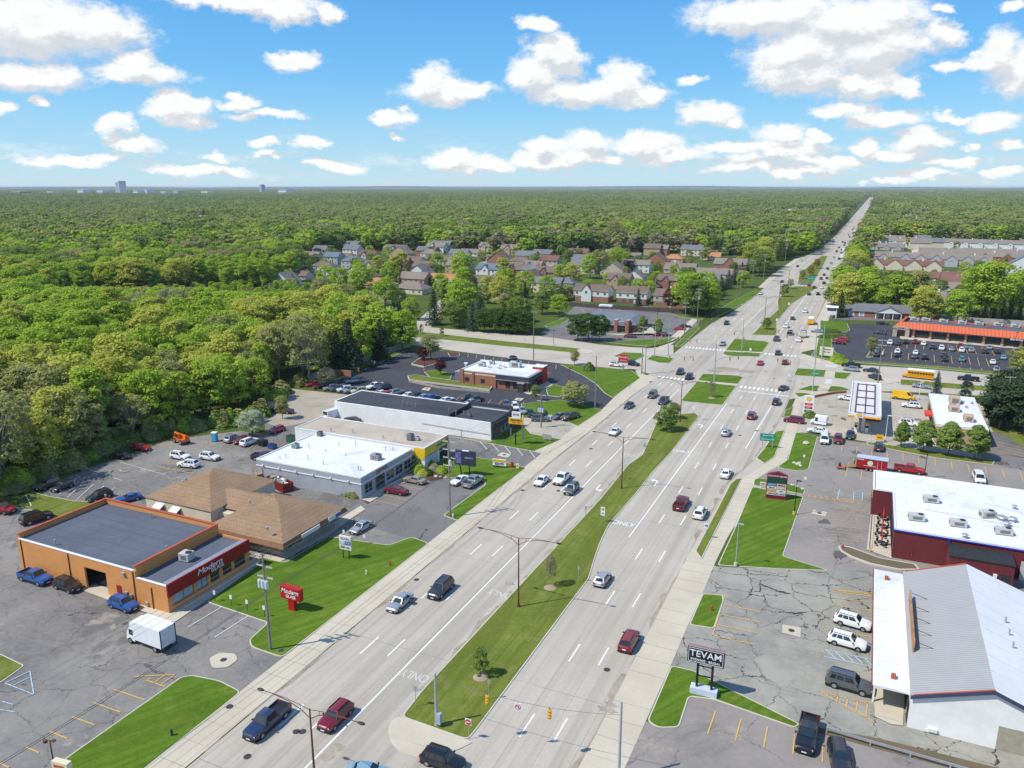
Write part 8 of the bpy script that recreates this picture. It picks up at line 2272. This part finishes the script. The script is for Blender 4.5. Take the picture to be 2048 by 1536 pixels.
# hydrants, cones, boulders, mulch rings, bollards
for i,(u,v,l) in enumerate(((344,1472,'dark painted hydrant on the bottom left lawn'),(780,1132,'rust red hydrant on the glass shop lawn'),(1423,1222,'red hydrant on the small east lawn'),(1685,1098,'red and white hydrant at the tip of the planting bed'))):
    t=place('fire_hydrant',l,'fire hydrant',u,v,0,None,0.1)
    mb=MB();mb.cyl((0,0,0),(0,0,0.6),0.13,0.12,8);mb.ball((0,0,0.62),0.15);mb.cyl((-0.2,0,0.42),(0.2,0,0.42),0.07,0.07,6);mb.build('barrel',signr if i else PAINT['dark blue'],t)
for i,(u,v) in enumerate(((733,1150),(906,1036))):
    t=place('utility_marker',('white capped marker in the lawn','white marker at the foot of the corner utility pole')[i],'marker',u,v,0,None,0.1);mb=MB();mb.cyl((0,0,0),(0,0,0.7),0.12,0.12,8);mb.build('post',signw,t)
for i,(u,v) in enumerate(((1323,676),(1330,673),(1333,671),(1320,679),(1475,680),(1487,679),(1431,505),(1658,503))):
    t=place('traffic_drum','orange traffic drum near the road works, number %s'%('one','two','three','four','five','six','seven','eight')[i],'traffic drum',u,v,0,'orange drums',0.1)
    mb=MB();mb.cyl((0,0,0),(0,0,1.0),0.3,0.24,10);mb.build('drum',M('drum orange',(0.75,0.2,0.02),0.6),t);mb=MB();mb.cyl((0,0,0.5),(0,0,0.62),0.282,0.276,10);mb.build('band',signw,t)
bo=M('boulder',(0.55,0.50,0.38),0.95,0.2,2)
def rock(x,y,r,label,group):
    mb=MB();mb.ball((0,0,r*0.35),(r,r*0.8,r*0.55),0,9,6)
    rg=random.Random(int(x*100));mb.v=[tuple(c*rg.uniform(0.85,1.12) for c in p) for p in mb.v]
    tag(mb.build('boulder',bo,None,False,(x,y,0.1)),label,'boulder',group)
for u,v,r in ((1612,889,.8),(1588,928,.5),(1596,931,.6),(1601,934,.45),(1599,928,.4),(1594,975,.4),(1585,972,.4),(1605,980,.4)):rock(*G(u,v),r,'pale boulder set in the plaza entrance lawn','pale boulders at the plaza entrance')
rg=random.Random(9)
for i in range(26):
    u,v=rg.uniform(850,893),rg.uniform(938,956)
    rock(*G(u,v),rg.uniform(0.25,0.6),'rounded stone of the rockery beside the tan saloon','rockery stones')
for i,(u,v,l,r,h) in enumerate(((840,946,'bright',1.5,1.6),(832,935,'mid',1.8,3.0),(848,932,'mid',1.6,2.6),(858,930,'yellow',1.2,2.0),(870,942,'grey',1.3,1.4),(884,945,'bright',1.2,1.3),(835,915,'bright',2.0,4.2),(857,950,'dark',1.0,1.2),(845,952,'yellow',1.2,1.2))):
    BU(u,v,r,h,l,'rockery bush beside the tan saloon, %s'%('pale green at the west end','tall green at the wall','green behind the stones','golden','grey twiggy','light green at the lawn','tallest, against the yellow corner','low dark','low yellow at the kerb')[i])
for i in range(7):BU(672+i*6.3,982+i*2.3,0.8,1.2,('olive','mid')[i%2],'clipped shrub in the row under the grey shop wall','shrubs under the grey wall')
struct(MB().sheet(gp((722,1000),(820,945),(828,950),(735,1008)),0.09).build('planting_bed',mulch))
struct(MB().sheet(gp((836,948),(850,928),(895,940),(885,958),(860,962)),0.112).build('planting_bed',mulch))
for i in range(22): 
    u=1668+(i%11)*4;BU(1650+i*2.4 if i<11 else 1642+(i-11)*5,664 if i<11 else 676,1.4,1.2,'mid','low hedge along the shopping strip driveway','driveway hedge')
for u,v in ((961,1356),(1100,1177),(1423,797)):
    x,y=G(u,v);mb=MB();mb.cyl((x,y,0.13),(x,y,0.34),1.0,0.35,14);struct(mb.build('mulch_ring',ground_mat('pale mulch',(0.33,0.25,0.18),(0.4,0.31,0.22),None,big=0.8,fine=5) if 'pale mulch' not in MATS else MATS['pale mulch']))
ys=M('bollard yellow',(0.75,0.45,0.02),0.6)
for i,(u,v) in enumerate(((919,757),(958,768),(1057,787),(1740,1104))):
    t=place('bollard',('yellow bollard at the drive-through window, left','yellow bollard at the drive-through window, right','yellow bollard at the restaurant corner','yellow bollard at the patio corner')[i],'bollard',u,v,0,None,0.05);mb=MB();mb.cyl((0,0,0),(0,0,1.0),0.1,0.1,8);mb.build('post',ys,t)
# undergrowth at the foot of the west wood
rg=random.Random(21)
edge=[(20,990),(60,975),(110,955),(160,935),(215,908),(260,893),(300,880),(350,866),(400,862),(440,858),(480,852),(520,846),(560,800),(600,775)]
for i in range(70):
    k_=rg.randrange(len(edge)-1);f_=rg.random()
    u=edge[k_][0]*(1-f_)+edge[k_+1][0]*f_;v=edge[k_][1]*(1-f_)+edge[k_+1][1]*f_-rg.uniform(2,16)
    BU(u,v,rg.uniform(1.4,3.0),rg.uniform(1.6,4.0),rg.choice(('olive','mid','mid','bright','olive')),'undergrowth bush at the foot of the west wood','bushes at the foot of the west wood')
# people
def person(u,v,rz,shirt,trousers,label,z=0.05):
    x,y=G(u,v)
    skin=M('skin',(0.45,0.26,0.18),0.7)
    J=[(0,0,.95),(0,0,1.15),(0,0,1.4),(0,0,1.52),(.1,0,.9),(.13,.05,.5),(.14,0,.08),(.14,.14,.04),(-.1,0,.9),(-.13,-.04,.5),(-.15,-.05,.08),(-.15,.09,.04),(.2,0,1.4),(.27,.06,1.12),(.25,.22,.92),(-.2,0,1.4),(-.27,.06,1.12),(-.25,.2,.92)]
    Ed=[(0,1),(1,2),(2,3),(0,4),(4,5),(5,6),(6,7),(0,8),(8,9),(9,10),(10,11),(2,12),(12,13),(13,14),(2,15),(15,16),(16,17)]
    Rr=[.15,.15,.14,.06,.1,.075,.05,.045,.1,.075,.05,.045,.07,.05,.035,.07,.05,.035]
    me=bpy.data.meshes.new('person');me.from_pydata(J,Ed,[])
    for m_ in (shirt,):me.materials.append(m_)
    t=link('person',me,None,(x,y,z),rz)
    sk=t.modifiers.new('skin','SKIN');me.skin_vertices.new() if not me.skin_vertices else None
    for i,r_ in enumerate(Rr):me.skin_vertices[0].data[i].radius=(r_,r_)
    me.skin_vertices[0].data[0].use_root=True
    t.modifiers.new('smooth','SUBSURF').levels=1
    mb=MB();mb.ball((0,0.01,1.66),(0.085,0.1,0.12),0,10,8);mb.build('head',skin,t);mb=MB();mb.ball((0,-0.015,1.70),(0.095,0.105,0.11),0,10,6);mb.build('hair',trim,t)
    mb=MB();mb.cyl((.1,0,.95),(.13,.05,.5),.12,.09,8);mb.cyl((.13,.05,.5),(.14,0,.1),.09,.07,8);mb.cyl((-.1,0,.95),(-.13,-.04,.5),.12,.09,8);mb.cyl((-.13,-.04,.5),(-.15,-.05,.1),.09,.07,8);mb.build('trousers',trousers,t)
    return tag(t,label,'person')
person(1708,931,1.2,M('hi-vis yellow',(0.55,0.65,0.02),0.8),PAINT['dark grey'],'person in a yellow top working at the trailer ramp')
person(213,1003,0.4,M('tan shirt',(0.4,0.25,0.18),0.8),PAINT['dark grey'],'person in a tan top at the open tailgate behind the orange building')
person(709,1055,2.0,PAINT['dark grey'],PAINT['black'],'person in dark clothes standing beside the silver saloon')
# ---------------- woods ----------------
HOUSEX=[(p[0],p[1],p[2]) for p in HOUSE_SPOTS]
def blocked(x,y,r=3.0):
    for p in EXCL:
        if inpoly(x,y,p):return True
    if (-66 if y<700 else-50)<x<-12:return True
    for hx,hy,hr in HOUSEX:
        if (x-hx)**2+(y-hy)**2<(hr+r*0.5)**2:return True
    for hx,hy,hr in USED:
        if (x-hx)**2+(y-hy)**2<(hr+1.5)**2:return True
    for bx0,by0,bx1,by1 in OPEN:
        if bx0<x<bx1 and by0<y<by1:return True
    return False

def hsh(a,b,k=0):
    v=math.sin(a*12.9898+b*78.233+k*37.7)*43758.5453
    return v-math.floor(v)
def vnoise(x,y,k=0):
    xi,yi=math.floor(x),math.floor(y);fx,fy=x-xi,y-yi
    fx=fx*fx*(3-2*fx);fy=fy*fy*(3-2*fy)
    a,b,c,d=hsh(xi,yi,k),hsh(xi+1,yi,k),hsh(xi,yi+1,k),hsh(xi+1,yi+1,k)
    return (a*(1-fx)+b*fx)*(1-fy)+(c*(1-fx)+d*fx)*fy

WESTWOOD=gp((-300,1040),(60,1000),(60,985),(90,980),(150,940),(215,915),(290,880),(350,865),(480,856),(520,850),(560,800),(620,770),(650,735),(650,690),(640,650),(560,625),(300,622),(-400,580))
def spec(x,y):
    """kind of tree by stand: returns shape, leaf, height, width"""
    n=vnoise(x/38,y/38,1);m=hsh(x,y,5);d=math.hypot(x,y)
    west=inpoly(x,y,WESTWOOD)
    if west or (x<-150 and d<520):
        u=PJ(x,y)[0]
        if n<0.30:leaf='olive' if m<0.45 else 'yellow'
        elif n<0.52:leaf='yellow' if m<0.55 else 'bright'
        elif n<0.88:leaf='bright' if m<0.8 else 'yellow'
        else:leaf='grey' if m<0.4 else 'olive'
        if y<175 and x>-190 and m>0.35:leaf=('olive','bright','yellow','olive')[int(m*97)%4]
        h=10.5+9*hsh(x,y,2)
        for ua,ub,cap in ((110,430,574),(430,640,583)):
            if ua<u<ub and d<480:
                while h>6 and PJ(x,y,h)[1]<cap:h-=0.7
        s='sparse%d'%int(3*m) if leaf in ('grey','olive') and m<0.8 else ('round%d'%int(4*m) if m<0.7 else 'tall%d'%int(2*hsh(x,y,9)))
        return s,leaf,h,1.05
    if n<0.25:leaf='olive' if m<0.7 else 'grey'
    elif n<0.45:leaf='mid' if m<0.7 else 'olive'
    elif n<0.7:leaf='bright' if m<0.6 else 'mid'
    elif n<0.82:leaf='yellow' if m<0.4 else 'bright'
    else:leaf='mid' if m<0.5 else 'olive'
    if m>0.965:leaf='purple'
    if 0.92<m<0.95:leaf='spruce'
    h=12+8*hsh(x,y,2)
    if inpoly(x,y,SUBURB) or inpoly(x,y,SUBURB_E):h=6+4.5*hsh(x,y,2)
    if leaf=='spruce':return 'spruce%d'%int(2*hsh(x,y,3)),leaf,h,1.0
    if leaf=='purple':return 'round%d'%int(3.9*m),leaf,h*0.55,1.1
    return ('sparse%d'%int(3*m) if leaf=='grey' else 'round%d'%int(4*m) if m<0.75 else 'vase%d'%int(2*hsh(x,y,9))),leaf,h,1.1

def dens(x,y):
    """share of candidate spots that carry a tree"""
    d=math.hypot(x,y)
    if inpoly(x,y,WESTWOOD):return 1.0
    if inpoly(x,y,SUBURB):return 0.10
    if inpoly(x,y,SUBURB_E):return 0.035
    return 0.93 if vnoise(x/160,y/160,7)>0.16 else 0.5
SUBURB=gp((600,600),(590,530),(620,505),(850,500),(1100,515),(1260,505),(1540,515),(1500,580),(1420,620),(1170,625),(1080,660),(960,660),(850,655),(700,640),(640,610))
SUBURB_E=gp((1690,600),(1735,520),(1745,492),(1790,480),(2100,494),(2400,560),(2300,640),(1880,632))

cand=[]
step=7.6
rr=random.Random(3)
x=-700.0
while x<330:
    y=60.0
    while y<620:
        px,py=x+rr.uniform(-2.6,2.6),y+rr.uniform(-2.6,2.6)
        q=rr.random()
        y+=step
        u,v,zc=PJ(px,py,8)
        if zc<10 or u<-160 or u>2200 or v>1700:continue
        if math.hypot(px,py)>640:continue
        if q>dens(px,py):continue
        if blocked(px,py):continue
        cand.append((zc,px,py))
    x+=step
cand.sort()
IND=max(0,296-TREE_N[0])
cnames={'bright':'bright green','yellow':'yellow-green','olive':'olive half-leafed','mid':'mid green','grey':'grey almost leafless','spruce':'dark conifer','purple':'purple-leaved','dark':'dark green'}
k=0
rest=[]
for zc,px,py in cand:
    s,l,h,w=spec(px,py)
    if k<IND:
        edge=inpoly(px,py,WESTWOOD)
        tree(px,py,h,s,l,cnames[l]+(' tree packed into the wood behind the west car park' if edge else ' tree growing between the commercial lots and the gardens'),
             cnames[l]+(' trees of the west wood' if edge else ' trees beyond the lots'),w)
        k+=1
    else:rest.append((px,py,s,l,h,w))

# far prototypes (kept out of the scene, used only as instances of the woods)
pc=bpy.data.collections.new('wood_kinds')
PROTO={}
def proto(key,me,mats=None):
    o=bpy.data.objects.new('k%02d'%len(PROTO),me)
    pc.objects.link(o)
    if mats:
        for i,m_ in enumerate(mats):
            o.material_slots[i].link='OBJECT';o.material_slots[i].material=m_
    PROTO[key]=len(PROTO)
    return o
def joined(shp,leaf):
    """crown and trunk of a shape in one mesh"""
    cr,tk=SHAPES[shp]
    a=np.empty(len(cr.vertices)*3,np.float32);cr.vertices.foreach_get('co',a)
    vs=[tuple(p) for p in a.reshape(-1,3)]
    fs=[tuple(p.vertices) for p in cr.polygons]
    mi=[0]*len(fs)
    if tk:
        o=len(vs)
        vs+=[tuple(v.co) for v in tk.vertices];f2=[tuple(i+o for i in p.vertices) for p in tk.polygons]
        fs+=f2;mi+=[1]*len(f2)
    me=bpy.data.meshes.new('wood');me.from_pydata(vs,[],fs)
    me.materials.append(LEAF[leaf]);me.materials.append(tk.materials[0] if tk else bark)
    me.polygons.foreach_set('material_index',mi);me.update()
    return me
NEARMESH={}
def near_index(s,l):
    if (s,l) not in PROTO:
        if s not in NEARMESH:NEARMESH[s]=joined(s,l)
        proto((s,l),NEARMESH[s],[LEAF[l],NEARMESH[s].materials[1]])
    return PROTO[(s,l)]
FARM=[]
for i in range(5):
    kind=('round','round','tall','vase','round')[i]
    P,N,cen=crown_points(RNG,44,14,kind)
    FARM.append(quads_mesh('far',P,N,0.075,LEAF['mid'],RNG))
P,N=spruce_points(RNG,9,40)
FARS=quads_mesh('far',P,N,0.075,LEAF['spruce'],RNG,0.5)
def far_index(i,l):
    key=('far',i,l)
    if key not in PROTO:proto(key,FARS if l=='spruce' else FARM[i],[LEAF[l]])
    return PROTO[key]
# grove tiles for the distance: about thirty crowns each, real size
def grove(seed):
    rg=np.random.default_rng(seed)
    PP,NN,SS=[],[],[]
    for k_ in range(26):
        cx,cy=rg.uniform(-26,26,2)
        h=rg.uniform(10,19) if rg.random()>0.12 else rg.uniform(5,9)
        P,N,cen=crown_points(rg,12,7,'round')
        PP.append(P*h*np.array([1.15,1.15,1.0])+np.array([cx,cy,0]));NN.append(N)
    return quads_mesh('grove',np.concatenate(PP),np.concatenate(NN),2.3,LEAF['mid'],rg)
GRV=[grove(100+i) for i in range(5)]
def grove_index(i,l):
    key=('grove',i,l)
    if key not in PROTO:proto(key,GRV[i],[LEAF[l]])
    return PROTO[key]

pts=[]
for px,py,s,l,h,w in rest:
    pts.append((px,py,near_index(s,l),rr.uniform(0,6.28),h*w,h))
# middle distance: one far-prototype tree per spot
x=-1900.0
while x<1000:
    y=150.0
    while y<1750:
        px,py=x+rr.uniform(-4,4),y+rr.uniform(-4,4)
        y+=10.5
        u,v,zc=PJ(px,py,8)
        if zc<10 or u<-120 or u>2170:continue
        dd=math.hypot(px,py)
        if dd<=640 or dd>1750 or (px>-700 and px<330 and py<620 and dd<=640):continue
        if rr.random()>dens(px,py) or blocked(px,py):continue
        s,l,h,w=spec(px,py)
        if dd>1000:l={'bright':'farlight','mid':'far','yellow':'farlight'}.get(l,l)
        pts.append((px,py,far_index(int(hsh(px,py,4)*5),l),rr.uniform(0,6.28),h*w*1.15,h*1.02))
    x+=10.5
d0=1720.0
while d0<11500:
    stp=44 if d0<4500 else 60
    a=-0.66
    while a<0.66:
        px0,py0=-math.sin(AZ-a)*d0,math.cos(AZ-a)*d0
        px,py=px0+rr.uniform(-12,12),py0+rr.uniform(-12,12)
        a+=stp/d0
        if-80<px<12 or blocked(px,py,20):continue
        n=vnoise(px/260,py/260,1)
        if n<0.10 and hsh(px,py,3)<0.7:continue
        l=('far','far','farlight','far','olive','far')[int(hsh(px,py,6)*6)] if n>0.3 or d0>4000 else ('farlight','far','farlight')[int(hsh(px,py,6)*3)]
        sc=1.0 if d0<4500 else 1.35
        pts.append((px,py,grove_index(int(hsh(px,py,4)*5),l),rr.uniform(0,6.28),sc,0.8+0.3*hsh(px,py,8)+0.9*vnoise(px/900,py/900,12)*min(1,d0/6000)))
    d0+=stp
me=bpy.data.meshes.new('woodland')
me.vertices.add(len(pts))
A=np.array(pts,dtype=np.float64)
co=np.zeros((len(pts),3),np.float32);co[:,:2]=A[:,:2]
me.vertices.foreach_set('co',co.ravel())
me.attributes.new('idx','INT','POINT').data.foreach_set('value',A[:,2].astype(np.int32))
rt=np.zeros((len(pts),3),np.float32);rt[:,2]=A[:,3]
me.attributes.new('rot','FLOAT_VECTOR','POINT').data.foreach_set('vector',rt.ravel())
sc=np.stack([A[:,4],A[:,4],A[:,5]],1).astype(np.float32)
me.attributes.new('scl','FLOAT_VECTOR','POINT').data.foreach_set('vector',sc.ravel())
wood=link('woodland',me)
wood['kind']='stuff'
tag(wood,'spring-green woodland reaching to the horizon on both sides of the road','woodland')
ng=bpy.data.node_groups.new('woodland','GeometryNodeTree')
ng.interface.new_socket('Geometry',in_out='INPUT',socket_type='NodeSocketGeometry')
ng.interface.new_socket('Geometry',in_out='OUTPUT',socket_type='NodeSocketGeometry')
gi,go=nd(ng,'NodeGroupInput'),nd(ng,'NodeGroupOutput')
ci=nd(ng,'GeometryNodeCollectionInfo')
ci.inputs['Collection'].default_value=pc
ci.inputs['Separate Children'].default_value=True
ci.inputs['Reset Children'].default_value=True
ip=nd(ng,'GeometryNodeInstanceOnPoints')
ip.inputs['Pick Instance'].default_value=True
def attr(n_,t_):
    a_=nd(ng,'GeometryNodeInputNamedAttribute',data_type=t_);a_.inputs[0].default_value=n_
    return [o_ for o_ in a_.outputs if o_.enabled and o_.name=='Attribute'][0]
lk(ng,gi.outputs[0],ip.inputs['Points'])
lk(ng,ci.outputs[0],ip.inputs['Instance'])
lk(ng,attr('idx','INT'),ip.inputs['Instance Index'])
lk(ng,attr('rot','FLOAT_VECTOR'),ip.inputs['Rotation'])
lk(ng,attr('scl','FLOAT_VECTOR'),ip.inputs['Scale'])
lk(ng,ip.outputs[0],go.inputs[0])
md=wood.modifiers.new('scatter','NODES');md.node_group=ng
print('trees',TREE_N[0],k,'instances',len(pts),'kinds',len(PROTO))
# ---------------- haze ----------------
hm=bpy.data.materials.new('haze');hm.use_nodes=True
hn=hm.node_tree;hn.nodes.clear()
pv=nd(hn,'ShaderNodeVolumePrincipled')
pv.inputs['Color'].default_value=(0.80,0.88,1.0,1)
pv.inputs['Density'].default_value=0.00005
pv.inputs['Anisotropy'].default_value=0.0
hv=nd(hn,'ShaderNodeOutputMaterial')
lk(hn,pv.outputs[0],hv.inputs['Volume'])
hb=MB().box(-24000,-1200,-1.0,20000,26000,66.0).build('haze',hm)
hb['kind']='stuff'
